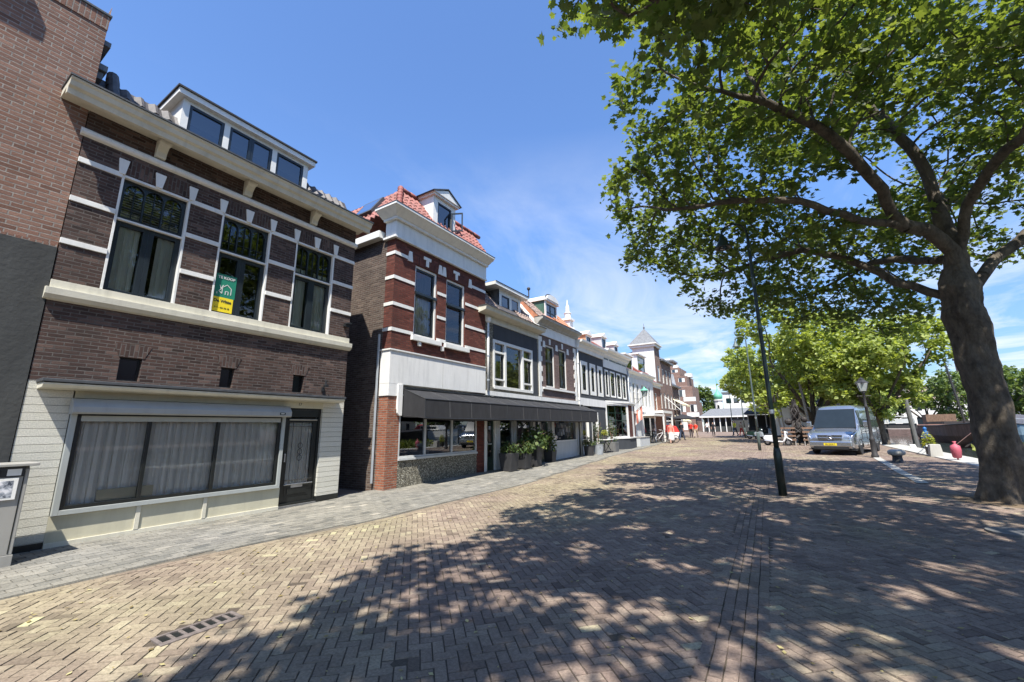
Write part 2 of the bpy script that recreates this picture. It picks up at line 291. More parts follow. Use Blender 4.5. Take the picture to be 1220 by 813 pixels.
# ------------------------------------------------------------------ mesh builder
class MB:
    def __init__(s): s.v = []; s.f = []; s.rot = []; s.r = False; s.smooth = False
    def quad(s, *p):
        n = len(s.v); s.v += [tuple(q) for q in p]; s.f.append(tuple(range(n, n + len(p)))); s.rot.append(s.r)
    poly = quad
    def box(s, x0, x1, y0, y1, z0, z1):
        if x0 > x1: x0, x1 = x1, x0
        if y0 > y1: y0, y1 = y1, y0
        if z0 > z1: z0, z1 = z1, z0
        n = len(s.v)
        s.v += [(x0, y0, z0), (x1, y0, z0), (x1, y1, z0), (x0, y1, z0), (x0, y0, z1), (x1, y0, z1), (x1, y1, z1), (x0, y1, z1)]
        for f in ((0, 3, 2, 1), (4, 5, 6, 7), (0, 1, 5, 4), (1, 2, 6, 5), (2, 3, 7, 6), (3, 0, 4, 7)):
            s.f.append(tuple(n + i for i in f)); s.rot.append(s.r)
        return s
    def hexa(s, b, t):
        """b, t: four bottom and four top points, counter-clockwise"""
        n = len(s.v); s.v += [tuple(q) for q in b] + [tuple(q) for q in t]
        for f in ((0, 3, 2, 1), (4, 5, 6, 7), (0, 1, 5, 4), (1, 2, 6, 5), (2, 3, 7, 6), (3, 0, 4, 7)):
            s.f.append(tuple(n + i for i in f)); s.rot.append(s.r)
        return s
    def prism(s, pts, vec):
        """closed polygon swept along vec"""
        n = len(s.v); k = len(pts); vx = Vector(vec)
        s.v += [tuple(p) for p in pts] + [tuple(Vector(p) + vx) for p in pts]
        s.f.append(tuple(range(n + k - 1, n - 1, -1))); s.rot.append(s.r)
        s.f.append(tuple(range(n + k, n + 2 * k))); s.rot.append(s.r)
        for i in range(k):
            j = (i + 1) % k; s.f.append((n + i, n + j, n + k + j, n + k + i)); s.rot.append(s.r)
        return s
    def extr_y(s, prof, y0, y1): return s.prism([(x, y0, z) for x, z in prof], (0, y1 - y0, 0))
    def extr_x(s, prof, x0, x1): return s.prism([(x0, y, z) for y, z in prof], (x1 - x0, 0, 0))
    def extr_z(s, prof, z0, z1): return s.prism([(x, y, z0) for x, y in prof], (0, 0, z1 - z0))
    def tube(s, pts, rad, n=8, caps=True, closed=False):
        pts = [Vector(p) for p in pts]; k = len(pts)
        if not hasattr(rad, '__len__'): rad = [rad] * k
        base = len(s.v); prev = None
        for i, p in enumerate(pts):
            if closed: d = pts[(i + 1) % k] - pts[i - 1]
            else: d = pts[min(i + 1, k - 1)] - pts[max(i - 1, 0)]
            if d.length < 1e-9: d = Vector((0, 0, 1))
            d.normalize()
            if prev is None:
                a = Vector((0, 0, 1)) if abs(d.z) < 0.9 else Vector((1, 0, 0))
                u = d.cross(a).normalized()
            else:
                u = (prev - d * prev.dot(d))
                u = u.normalized() if u.length > 1e-6 else d.orthogonal().normalized()
            prev = u; w = d.cross(u)
            for j in range(n):
                t = 2 * math.pi * j / n
                s.v.append(tuple(p + (u * math.cos(t) + w * math.sin(t)) * rad[i]))
        for i in range(k if closed else k - 1):
            i2 = (i + 1) % k
            for j in range(n):
                a = base + i * n + j; b = base + i * n + (j + 1) % n; c = base + i2 * n + (j + 1) % n; d = base + i2 * n + j
                s.f.append((a, b, c, d)); s.rot.append(s.r)
        if caps and not closed:
            s.f.append(tuple(base + j for j in range(n - 1, -1, -1))); s.rot.append(s.r)
            s.f.append(tuple(base + (k - 1) * n + j for j in range(n))); s.rot.append(s.r)
        return s
    def lathe(s, prof, c=(0, 0, 0), n=16):
        base = len(s.v)
        for r, z in prof:
            for j in range(n):
                t = 2 * math.pi * j / n; s.v.append((c[0] + r * math.cos(t), c[1] + r * math.sin(t), c[2] + z))
        for i in range(len(prof) - 1):
            for j in range(n):
                j2 = (j + 1) % n
                s.f.append((base + i * n + j, base + i * n + j2, base + (i + 1) * n + j2, base + (i + 1) * n + j)); s.rot.append(s.r)
        s.f.append(tuple(base + j for j in range(n - 1, -1, -1))); s.rot.append(s.r)
        s.f.append(tuple(base + (len(prof) - 1) * n + j for j in range(n))); s.rot.append(s.r)
        return s
    def ball(s, c, r, n=10, sx=1, sy=1, sz=1):
        k = n // 2 + 1
        prof = [(max(1e-3, math.sin(math.pi * i / k)), -math.cos(math.pi * i / k)) for i in range(k + 1)]
        b = len(s.v); s.lathe(prof, (0, 0, 0), n)
        for i in range(b, len(s.v)):
            x, y, z = s.v[i]; s.v[i] = (c[0] + x * r * sx, c[1] + y * r * sy, c[2] + z * r * sz)
        return s
    def wall(s, axis, c, u0, u1, z0, z1, holes=(), depth=0.12, facing=1):
        """flat wall with real openings and reveals. axis 'x': plane x=c spanning y; 'y': plane y=c spanning x"""
        us = sorted({u0, u1} | {min(max(v, u0), u1) for h in holes for v in h[:2]})
        zs = sorted({z0, z1} | {min(max(v, z0), z1) for h in holes for v in h[2:4]})
        P = (lambda u, z, d=0: (c - d * facing, u, z)) if axis == 'x' else (lambda u, z, d=0: (u, c - d * facing, z))
        for a, b in zip(us, us[1:]):
            for e, f in zip(zs, zs[1:]):
                mu, mz = (a + b) / 2, (e + f) / 2
                if any(h[0] < mu < h[1] and h[2] < mz < h[3] for h in holes): continue
                s.quad(P(a, e), P(b, e), P(b, f), P(a, f))
        for h in holes:
            a, b, e, f = h[:4]
            s.quad(P(a, e), P(a, f), P(a, f, depth), P(a, e, depth)); s.quad(P(b, e), P(b, e, depth), P(b, f, depth), P(b, f))
            s.quad(P(a, e), P(a, e, depth), P(b, e, depth), P(b, e)); s.quad(P(a, f), P(b, f), P(b, f, depth), P(a, f, depth))
        return s
    def each(s, name, mat, parent, **k):
        """every separate solid becomes a part of its own"""
        par = list(range(len(s.v)))
        def fd(a):
            while par[a] != a: par[a] = par[par[a]]; a = par[a]
            return a
        for f in s.f:
            for q in f[1:]: par[fd(q)] = fd(f[0])
        gr = {}
        for f, r in zip(s.f, s.rot): gr.setdefault(fd(f[0]), []).append((f, r))
        out = []
        for fs in gr.values():
            m = MB(); mp = {}
            for f, r in fs:
                nf = []
                for q in f:
                    if q not in mp: mp[q] = len(m.v); m.v.append(s.v[q])
                    nf.append(mp[q])
                m.f.append(tuple(nf)); m.rot.append(r)
            out.append(m.build(name, mat, parent, **k))
        return out
    def xform(s, mtx, start=0):
        for i in range(start, len(s.v)): s.v[i] = tuple(mtx @ Vector(s.v[i]))
        return s
    def build(s, name, mat, parent=None, origin=None, smooth=None, bevel=0):
        """vertices are world coordinates; they are stored relative to the thing's origin"""
        if origin is None: origin = ORI.get(parent.name, (0, 0, 0)) if parent is not None else (0, 0, 0)
        me = bpy.data.meshes.new(name)
        V = np.array(s.v, dtype=np.float64) - np.array(origin)
        me.from_pydata(V.tolist(), [], s.f)
        me.update()
        uvl = me.uv_layers.new(name='UVMap')
        nl = len(me.loops); co = np.empty(nl * 2, dtype=np.float32)
        W = np.array(s.v); k = 0
        for p, r in zip(me.polygons, s.rot):
            nx, ny, nz = abs(p.normal.x), abs(p.normal.y), abs(p.normal.z)
            ax = (1, 2) if nx >= ny and nx >= nz else ((0, 2) if ny >= nz else (0, 1))
            for vi in p.vertices:
                a, b = W[vi][ax[0]], W[vi][ax[1]]
                if r: a, b = b, a
                co[k] = a; co[k + 1] = b; k += 2
        uvl.data.foreach_set('uv', co)
        me.materials.append(mat if not isinstance(mat, str) else M[mat])
        me.polygons.foreach_set('use_smooth', [bool(smooth)] * len(me.polygons))
        o = bpy.data.objects.new(name, me); COL.objects.link(o)
        if parent is not None: o.parent = parent
        else: o.location = origin
        ORI[o.name] = tuple(origin)
        if bevel > 0:
            b = o.modifiers.new('bevel', 'BEVEL'); b.width = bevel; b.segments = 2; b.limit_method = 'ANGLE'; b.angle_limit = math.radians(50)
        return o

def tag(o, label=None, cat=None, group=None, kind=None):
    if label: o['label'] = label
    if cat: o['category'] = cat
    if group: o['group'] = group
    if kind: o['kind'] = kind
    return o

def thing(name, loc, label, cat, group=None):
    o = bpy.data.objects.new(name, None); COL.objects.link(o); o.location = loc; o.empty_display_size = 0.3
    ORI[o.name] = tuple(loc); tag(o, label, cat, group); return o

def copy_tree(o, parent=None):
    c = o.copy(); COL.objects.link(c); c.parent = parent
    for ch in list(o.children): copy_tree(ch, c)
    return c

def place_copy(o, loc, rz, label=None):
    c = copy_tree(o); c.location = loc; c.rotation_euler = (0, 0, rz)
    if label: c['label'] = label
    return c

def rise(Y): return 0.007 * max(0.0, min(Y, 100.0) - 6.0)

# text turned into real geometry
def text(name, s, size, mat, parent, mtx, depth=0.002, align='CENTER', bold=0.0):
    cu = bpy.data.curves.new(name, 'FONT'); cu.body = s; cu.size = size; cu.extrude = depth; cu.align_x = align; cu.align_y = 'CENTER'; cu.offset = bold
    t = bpy.data.objects.new(name + '_tmp', cu); COL.objects.link(t)
    dg = bpy.context.evaluated_depsgraph_get(); me = bpy.data.meshes.new_from_object(t.evaluated_get(dg))
    bpy.data.objects.remove(t)
    me.transform(mtx); me.materials.clear(); me.materials.append(M[mat])
    o = bpy.data.objects.new(name, me); COL.objects.link(o); o.parent = parent; return o

def face_x(x, y, z):      # local text plane turned to face +X at a point relative to the thing's origin
    return Matrix.Translation((x, y, z)) @ Matrix(((0, 0, 1, 0), (1, 0, 0, 0), (0, 1, 0, 0), (0, 0, 0, 1)))

# ------------------------------------------------------------------ windows
def ring(mb, x0, x1, y0, y1, z0, z1, w, wb=None):
    wb = w if wb is None else wb
    mb.box(x0, x1, y0, y0 + w, z0, z1); mb.box(x0, x1, y1 - w, y1, z0, z1)
    mb.box(x0, x1, y0 + w, y1 - w, z0, z0 + wb); mb.box(x0, x1, y0 + w, y1 - w, z1 - w, z1)

def curtain(mb, x, y0, y1, z0, z1, amp=0.025, wl=0.11):
    n = max(6, int((y1 - y0) / wl * 8)); ph = random.random() * 6
    pr = None
    for i in range(n + 1):
        y = y0 + (y1 - y0) * i / n
        t = (y - y0) / wl * 2 * math.pi
        d = amp * (math.sin(t + ph + 0.9 * math.sin(t * 0.31)) + 0.35 * math.sin(t * 2.3 + 1))
        p = (x + d, y, z0); q = (x + d * 0.6, y + 0.006 * math.sin(t * .7), z1)
        if pr: mb.quad(pr[0], p, q, pr[1])
        pr = (p, q)

def win(root, y0, y1, z0, z1, xf, fm='white', sm='navy', fw=0.05, sw=0.045, rows=(), cols=(1,), rec=0.10, glass='glass',
        curt=None, cm='curtain', rowcols=None, name='window', proud=0.0, dark=True):
    """window (outer frame) > sash, pane, curtain. rows: heights of transoms, cols: number of lights per row"""
    f = MB(); ring(f, xf - rec, xf - rec + 0.06 + proud, y0, y1, z0, z1, fw)
    w = f.build(name, fm, root, bevel=0.004)
    s = MB(); zz = [z0 + fw] + list(rows) + [z1 - fw]
    xs = xf - rec - 0.01
    for r in range(len(zz) - 1):
        a, b = zz[r], zz[r + 1]
        n = cols[min(r, len(cols) - 1)]
        ys = [y0 + fw + (y1 - y0 - 2 * fw) * i / n for i in range(n + 1)]
        for i in range(n): ring(s, xs - 0.04, xs + 0.035, ys[i] + 0.001, ys[i + 1] - 0.001, a + 0.001, b - 0.001, sw)
    s.build('sash', sm, w)
    p = MB(); p.quad((xs - 0.01, y0 + fw, z0 + fw), (xs - 0.01, y1 - fw, z0 + fw), (xs - 0.01, y1 - fw, z1 - fw), (xs - 0.01, y0 + fw, z1 - fw))
    p.build('pane', glass, w)
    if curt:
        c = MB()
        for a, b, e, g in curt:
            curtain(c, xs - 0.14, y0 + (y1 - y0) * a, y0 + (y1 - y0) * b, z0 + (z1 - z0) * e, z0 + (z1 - z0) * g)
        c.build('curtain', cm, w, smooth=True)
    return w

def cornice(mb, xf, y0, y1, z, prof, ret=0.0):
    """prof: (out, up) points from the wall outwards, mitred return ends when ret > 0"""
    mb.extr_y([(xf + a, z + b) for a, b in prof], y0, y1)

def roof_tiles(mb, p0, u, v, nu, nv, tw=0.21, th=0.32, amp=0.035, lift=0.03):
    """pan tiles over a slope: p0 corner, u unit vector along the eave, v unit vector up the slope"""
    u = Vector(u).normalized(); v = Vector(v).normalized(); n = u.cross(v).normalized(); p0 = Vector(p0)
    if n.z < 0: n = -n
    sub = 5
    for j in range(nv):
        prev = None
        for i in range(nu * sub + 1):
            t = i / sub
            w = amp * math.sin(2 * math.pi * t) + 0.003 * math.sin(i * 12.9 + j * 7.1)
            a = p0 + u * (t * tw) + v * (j * th) + n * (w + lift)
            b = p0 + u * (t * tw) + v * ((j + 1) * th + 0.02) + n * w
            c = a - n * (lift + 0.01)
            if prev: mb.quad(prev[0], a, b, prev[1]); mb.quad(prev[2], c, a, prev[0])
            prev = (a, b, c)

def roof_tiles_clip(mb, p0, u, v, width, length, left=0.0, right=0.0, **k):
    """same, over a trapezium: left/right give the inset of the edge per metre up the slope"""
    tw, th = 0.21, 0.32; nv = max(1, int(length / th)); U = Vector(u).normalized(); V = Vector(v).normalized()
    for j in range(nv):
        a = left * j * th; b = width - right * j * th
        i0 = int(round(a / tw)); i1 = int(round(b / tw))
        if i1 > i0: roof_tiles(mb, Vector(p0) + U * (i0 * tw) + V * (j * th), u, v, i1 - i0, 1, **k)
# ------------------------------------------------------------------ ground
KERB = [(-4, -6.9), (1.2, -6.70), (5.9, -6.35), (11.6, -6.42), (22.5, -7.5), (32.6, -8.0), (60, -9.9), (100, -16)]
QUAY = [(-10, 6.3), (21, 5.7), (37, 5.6), (60, 4.6), (90, 3.0)]     # inner edge of the quay coping, by Y
def interp(tab, y):
    return float(np.interp(y, [a for a, b in tab], [b for a, b in tab]))

def gz(X, Y):
    return 0.007 * np.clip(np.minimum(Y, 100.0) - 6.0, 0, None) + 0.05 * np.clip((-6.6 - X) / 2.4, 0, 1) * np.clip((Y - 8) / 4, 0, 1)

def und(X, Y):
    return 0.012 * np.sin(X * 0.9 + 0.4 * Y) + 0.008 * np.sin(Y * 1.3 - X * 0.5 + 1.0) + 0.004 * np.sin(X * 2.6 + Y * 1.9)

def sheet(name, xs, ys, mat, dz, label=None, tone=0.5, tf=None):
    X, Y = np.meshgrid(xs, ys); X = X.copy()
    if tf is not None: X = tf(X, Y)
    Z = gz(X, Y) + und(X, Y) * (np.abs(Y) < 70) + dz
    nx, ny = len(xs), len(ys)
    V = np.stack([X.ravel(), Y.ravel(), Z.ravel()], 1)
    idx = np.arange(nx * ny).reshape(ny, nx)
    F = np.stack([idx[:-1, :-1].ravel(), idx[:-1, 1:].ravel(), idx[1:, 1:].ravel(), idx[1:, :-1].ravel()], 1)
    o = fastmesh(name, V, F, mat, tone=np.full(len(F), tone, dtype=np.float32)); return tag(o, kind='structure')

def fastmesh(name, V, F, mat, tone=None, parent=None, smooth=False, sizes=None):
    """V (n,3), F (m,k) quads/ngons of one size -> one mesh object"""
    me = bpy.data.meshes.new(name)
    V = np.ascontiguousarray(V, dtype=np.float32); F = np.ascontiguousarray(F, dtype=np.int32)
    me.vertices.add(len(V)); me.vertices.foreach_set('co', V.ravel())
    me.loops.add(F.size); me.loops.foreach_set('vertex_index', F.ravel())
    me.polygons.add(len(F)); me.polygons.foreach_set('loop_start', np.arange(0, F.size, F.shape[1], dtype=np.int32))
    me.polygons.foreach_set('loop_total', np.full(len(F), F.shape[1], dtype=np.int32))
    if tone is not None:
        at = me.attributes.new('tone', 'FLOAT', 'FACE'); at.data.foreach_set('value', np.ascontiguousarray(tone, dtype=np.float32))
    me.polygons.foreach_set('use_smooth', np.full(len(F), bool(smooth)))
    me.update(calc_edges=True); me.validate()
    me.materials.append(M[mat])
    o = bpy.data.objects.new(name, me); COL.objects.link(o)
    if parent is not None: o.parent = parent
    return o

def pavers(name, cx, cy, hx, hy, ang, tone, mat, zoff=0.0, tilt=0.006, jit=0.0015, ch=0.003, depth=0.014):
    """one chamfered block per entry; centres, half sizes, angle"""
    n = len(cx); ca, sa = np.cos(ang), np.sin(ang)
    tx = RNG.normal(0, tilt, n); ty = RNG.normal(0, tilt, n); z0 = RNG.normal(0, jit, n)
    V = np.zeros((n, 8, 3)); sg = [(-1, -1), (1, -1), (1, 1), (-1, 1)]
    for k, (a, b) in enumerate(sg):
        for lv in (0, 1):
            ins = 0.0 if lv == 0 else ch
            lx = a * (hx - ins); ly = b * (hy - ins)
            x = cx + lx * ca - ly * sa; y = cy + lx * sa + ly * ca
            z = gz(x, y) + und(x, y) + z0 + lx * tx + ly * ty + zoff - (depth if lv == 0 else 0.0)
            V[:, k + 4 * lv, 0] = x; V[:, k + 4 * lv, 1] = y; V[:, k + 4 * lv, 2] = z
    base = (np.arange(n) * 8)[:, None]
    fs = [np.array([4, 5, 6, 7]), np.array([0, 1, 5, 4]), np.array([1, 2, 6, 5]), np.array([2, 3, 7, 6]), np.array([3, 0, 4, 7])]
    F = np.concatenate([base + f[None, :] for f in fs], 0)
    T = np.tile(tone, 5)
    return tag(fastmesh(name, V.reshape(-1, 3), F, mat, tone=T), kind='structure')

def build_ground():
    kx = np.array([b for a, b in KERB]); ky = np.array([a for a, b in KERB])
    # big sheet to the horizon, joints under the blocks, far paving
    ysf = np.concatenate([np.linspace(-30, 100, 66), [150, 300, 800, 1500]])
    def quayclip(X, Y):
        q = np.interp(Y, [a for a, b in QUAY], [b for a, b in QUAY])
        return np.where(X > q, q, X)
    sheet('ground', np.array([-900, -300, -60, -30, -20, -14, -10, -8, -6.6, -4, -2, 0, 2, 4, 8]), ysf, 'road_far', -0.045, tf=quayclip)
    sheet('road_joints', np.linspace(-7.4, 5.6, 40), np.linspace(-3, 52, 120), 'road_joint', -0.006, tf=lambda X, Y: np.maximum(X, np.interp(Y, ky, kx)))
    # herringbone blocks laid at 45 degrees
    Lb, Wb = 0.180, 0.090
    g = 0.5 * 0.006
    s = math.sqrt(0.5)
    I = np.arange(-200, 700)
    cells_h, cells_v = [], []
    y0, y1 = -1.0, 50.0
    ii, jj = np.meshgrid(np.arange(-130, 470), np.arange(-130, 470), indexing='ij')
    k = (ii - jj) % 4
    def world(u, v):   # lattice metres -> world (rotated 45 degrees)
        return (u - v) * s, (u + v) * s
    out = []
    for kind, hx, hy in ((0, Lb / 2 - g, Wb / 2 - g), (3, Wb / 2 - g, Lb / 2 - g)):
        a = ii[k == kind].astype(float); b = jj[k == kind].astype(float)
        cu, cv = ((a + 1) * Wb, (b + 0.5) * Wb) if kind == 0 else ((a + 0.5) * Wb, (b + 1) * Wb)
        X, Y = world(cu, cv)
        out.append((X, Y, np.full_like(X, hx), np.full_like(X, hy)))
    X = np.concatenate([o[0] for o in out]); Y = np.concatenate([o[1] for o in out]); HX = np.concatenate([o[2] for o in out]); HY = np.concatenate([o[3] for o in out])
    kerb = np.interp(Y, ky, kx)
    seam = -0.45 - 0.02 * (Y - 3) * (Y > 3)
    q = np.interp(Y, [a for a, b in QUAY], [b for a, b in QUAY])
    keep = (Y > y0) & (Y < y1) & (X > kerb + 0.15) & (X < q - 0.05) & (np.abs(X - seam) > 0.19)
    keep &= ~((np.abs(X + 4.32) < 0.13) & (np.abs(Y - 1.92) < 0.33))
    keep &= ~(((X - 3.65) ** 2 + (Y - 12.6) ** 2) < 0.8 ** 2)
    X, Y, HX, HY = X[keep], Y[keep], HX[keep], HY[keep]
    n = len(X)
    tone = np.clip(RNG.normal(0.5, 0.13, n) + 0.22 * (RNG.uniform(0, 1, n) < .06) - .25 * (RNG.uniform(0, 1, n) < .06) + .10 * np.sin(X * .9 + 1.3 * np.sin(Y * .31)) * np.sin(Y * .55 + X * .2), 0, 1)
    A = np.full(n, math.pi / 4) + RNG.normal(0, 0.012, n)
    # rows of blocks laid along the street: the seam, and one row on each side
    xs, ys, hx, hy, an, tn = [], [], [], [], [], []
    def course(line, off, y0, y1, L_=0.18, W_=0.09, phase=0.0, ang=0.0):
        y = y0 + phase
        while y < y1:
            x = line(y) + off
            xs.append(x + random.gauss(0, 0.002)); ys.append(y); hx.append(W_ / 2 - .0015); hy.append(L_ / 2 - g); an.append(ang + random.gauss(0, 0.01)); tn.append(min(1, max(0, random.gauss(0.42, 0.12)))); y += L_
    sl = lambda y: -0.45 - 0.02 * (y - 3) * (y > 3)
    for i in range(-2, 3): course(sl, i * 0.09, y0, y1, phase=0.09 * (i % 2), ang=0.02)
    kl = lambda y: interp(KERB, y)
    for i in range(2): course(kl, 0.05 + i * 0.09, y0, y1, phase=0.09 * i)
    pavers('road', X, Y, HX, HY, A, tone, 'road_brick', jit=.002, tilt=.012)
    pavers('road_courses', *[np.array(q) for q in (xs, ys, hx, hy, an, tn)], 'road_brick', zoff=.002)
    # footway of grey slabs in front of the houses
    sheet('pavement_bed', np.linspace(-9.4, -6, 14), np.linspace(-6, 60, 90), 'pave_joint', -0.006, tf=lambda X, Y: np.minimum(X, np.interp(Y, ky, kx)))
    xs, ys, hx, hy, an, tn = [], [], [], [], [], []
    r = 0; x = -9.3
    while x < -6.15:
        y = -6 + (0.10 if r % 2 else 0.0); 
        while y < 60:
            if x + 0.07 < kl(y) - 0.005:
                xs.append(x); ys.append(y); hx.append(0.07 - 0.003); hy.append(0.10 - 0.003); an.append(random.gauss(0, 0.006)); tn.append(min(1, max(0, random.gauss(0.5, 0.15) - (.3 if random.random() < .05 else 0))))
            y += 0.20
        x += 0.14; r += 1
    pavers('pavement', np.array(xs), np.array(ys), np.array(hx), np.array(hy), np.array(an), np.array(tn), 'pave_tile', zoff=0.014, tilt=0.003, ch=0.003, depth=0.02)
    # quay coping and quay wall
    mb = MB(); ys = list(np.arange(-10, 92, 1.15))
    for a, b in zip(ys, ys[1:]):
        xa, xb = interp(QUAY, a), interp(QUAY, b); za, zb = rise(a) + 0.02, rise(b) + 0.02
        a2, b2 = a + 0.006, b - 0.006
        mb.hexa([(xa, a2, za - 1.0), (xa + 1.15, a2, za - 1.0), (xb + 1.15, b2, zb - 1.0), (xb, b2, zb - 1.0)], [(xa, a2, za), (xa + 1.15, a2, za), (xb + 1.15, b2, zb), (xb, b2, zb)])
    tag(mb.build('quay_edge', 'concrete', bevel=0.012), kind='structure')
    mb = MB()
    for a, b in zip(ys, ys[1:]):
        xa, xb = interp(QUAY, a) + 1.0, interp(QUAY, b) + 1.0
        mb.quad((xa, a, -2), (xb, b, -2), (xb, b, rise(b) - 0.3), (xa, a, rise(a) - 0.3))
    mb.box(-30, 60, 92, 93, -2, 0.6)
    tag(mb.build('quay_wall', 'brick_mauve'), kind='structure')
    mb = MB(); mb.quad((3, -40, -0.45), (60, -40, -0.45), (60, 92, -0.45), (3, 92, -0.45)); tag(mb.build('canal_water', 'water'), kind='structure')
    mb = MB(); mb.quad((34, -40, 0.1), (900, -40, 0.1), (900, 95, 0.1), (34, 95, 0.1)); mb.box(33.4, 34, -40, 95, -2, 0.12)
    mb.quad((4, 92.5, 0.58), (900, 92.5, 0.58), (900, 1500, 0.4), (4, 1500, 0.4))
    tag(mb.build('far_bank', 'road_far'), kind='structure')
    # painted line of pale slabs by the van
    xs = []; mb = MB(); P = [(3.55, 25.6), (3.35, 22), (3.15, 18.5), (2.98, 15.2)]
    for (x0, a), (x1, b) in zip(P, P[1:]):
        n = 8
        for i in range(n):
            t0, t1 = i / n, (i + 1) / n - 0.01
            xa, ya, xb, yb = x0 + (x1 - x0) * t0, a + (b - a) * t0, x0 + (x1 - x0) * t1, a + (b - a) * t1
            z1 = rise(ya) + 0.016; z2 = rise(yb) + 0.016
            mb.quad((xb - .13, yb, z2 + float(und(xb, yb))), (xb + .13, yb, z2 + float(und(xb, yb))), (xa + .13, ya, z1 + float(und(xa, ya))), (xa - .13, ya, z1 + float(und(xa, ya))))
    tag(mb.build('parking_line', 'concrete'), kind='structure')
    # bare soil round the plane tree
    V = [(3.65, 12.6, rise(12.6) + 0.015)]; mb = MB(); n = 28
    ringp = [(3.65 + (0.82 + 0.05 * math.sin(3 * t) + random.uniform(-.03, .03)) * math.cos(t), 12.6 + (0.82 + random.uniform(-.03, .03)) * math.sin(t), rise(12.6) + 0.004) for t in [2 * math.pi * i / n for i in range(n)]]
    for i in range(n): mb.quad((3.65, 12.6, rise(12.6) + 0.07), ringp[i], ringp[(i + 1) % n])
    tag(mb.build('soil_patch', 'soil', smooth=True), kind='structure')
    # drain
    t = thing('drain_grate', (-4.32, 1.90, float(und(-4.32, 1.9))), 'rusty iron slotted drain grate set in the brick road', 'drain')
    ORI[t.name] = (-4.32, 1.90, 0.0); cx, cy = -4.32, 1.90; f = MB(); f.box(cx - 0.11, cx - 0.085, cy - 0.30, cy + 0.30, -0.05, 0.009); f.box(cx + 0.085, cx + 0.11, cy - 0.30, cy + 0.30, -0.05, 0.009)
    f.box(cx - 0.085, cx + 0.085, cy - 0.30, cy - 0.27, -0.05, 0.009); f.box(cx - 0.085, cx + 0.085, cy + 0.27, cy + 0.30, -0.05, 0.009)
    b = f.build('frame', 'grate', t, bevel=0.003)
    f = MB()
    for i in range(6): f.box(cx - 0.084, cx + 0.084, cy - 0.262 + .058 + i * 0.0815, cy - 0.262 + .084 + i * 0.0815, -0.03, 0.006)
    f.box(cx + .045, cx + .084, cy - .268, cy + .268, -.03, .0055)
    f.build('bars', 'grate', t, bevel=0.003)
    f = MB(); f.box(cx - 0.084, cx + 0.084, cy - 0.269, cy + 0.269, -0.05, -0.002); f.build('slot_shade', 'black', t)  # black block just under the bars paints the slots' dark depth
    # manhole cover
    mb = MB(); mb.lathe([(0.30, -0.02), (0.30, 0.018), (0.26, 0.022), (0.02, 0.022)], (2.73, 9.4, rise(9.4)), 28)
    tag(mb.build('manhole_cover', 'concrete_dark', origin=(2.73, 9.4, rise(9.4))), 'round grey manhole cover in the shaded paving beside the plane tree', 'manhole')
    # fallen leaves and bits
    n = 1700; V = []; T = []
    xs = RNG.uniform(-6.4, 5.3, n); ys = RNG.uniform(0.8, 16, n)
    r = RNG.uniform(0.005, 0.017, n); a = RNG.uniform(0, 6.28, n)
    for i in range(n):
        z = float(gz(xs[i], ys[i]) + und(xs[i], ys[i])) + 0.008
        for k in range(4):
            t = a[i] + k * math.pi / 2; rr = r[i] * (1.6 if k % 2 else 1)
            V.append((xs[i] + rr * math.cos(t), ys[i] + rr * math.sin(t), z + random.uniform(0, 0.010)))
    o = fastmesh('leaf_litter', np.array(V), np.arange(4 * n).reshape(n, 4), 'leaf_litter', tone=RNG.uniform(0, 1, n))
    tag(o, 'dry yellow and brown leaf bits scattered over the brick road', 'leaf litter', kind='stuff')

M['leaf_litter'] = leafmat('dry_leaf', (0.14, 0.10, 0.04), (0.30, 0.24, 0.10), (0.5, 0.45, 0.22), 0.2)
build_ground()
# ------------------------------------------------------------------ tall brown brick building at the near end
XF = -9.0
def left_building():
    t = thing('brick_building', (XF, -3, 0), 'tall brown brick building with dark plastered ground floor at the near end', 'building')
    m = MB(); m.wall('x', XF - 0.004, -6, 1.325, 4.42, 8.62); m.wall('y', 1.325, -16, XF - 0.004, 0, 8.9, facing=1)
    m.build('wall', 'brick_brown', t)
    m = MB(); m.r = True; m.box(XF - 0.3, XF + 0.01, -6, 1.33, 8.40, 8.66)
    m.build('soldier_course', 'brick_brown', t)
    m = MB(); m.box(XF - 0.3, XF + 0.012, -6, 1.322, -0.3, 4.38); m.build('plaster_base', 'plaster_dark', t)
    m = MB(); m.r = True; m.box(XF - 0.2, XF + 0.006, -6, 1.322, 4.381, 4.419); m.build('brick_toothing', 'brick_brown', t)
    m = MB(); m.box(XF - 0.34, XF + 0.03, -6, 1.35, 8.661, 8.71); m.box(XF - 0.30, XF + 0.30, -6, 0.12, 8.72, 9.0)
    m.build('coping', 'lead', t, bevel=0.01)
    m = MB()
    for i, z in enumerate((7.55, 7.7, 8.15)):
        m.box(XF - 0.7, XF - 0.15 + 0.05 * i, 1.33, 1.42 + 0.03 * (i % 2), z, z + 0.13 - 0.02 * i)
    m.each('verge_slate', 'slate', t)
left_building()

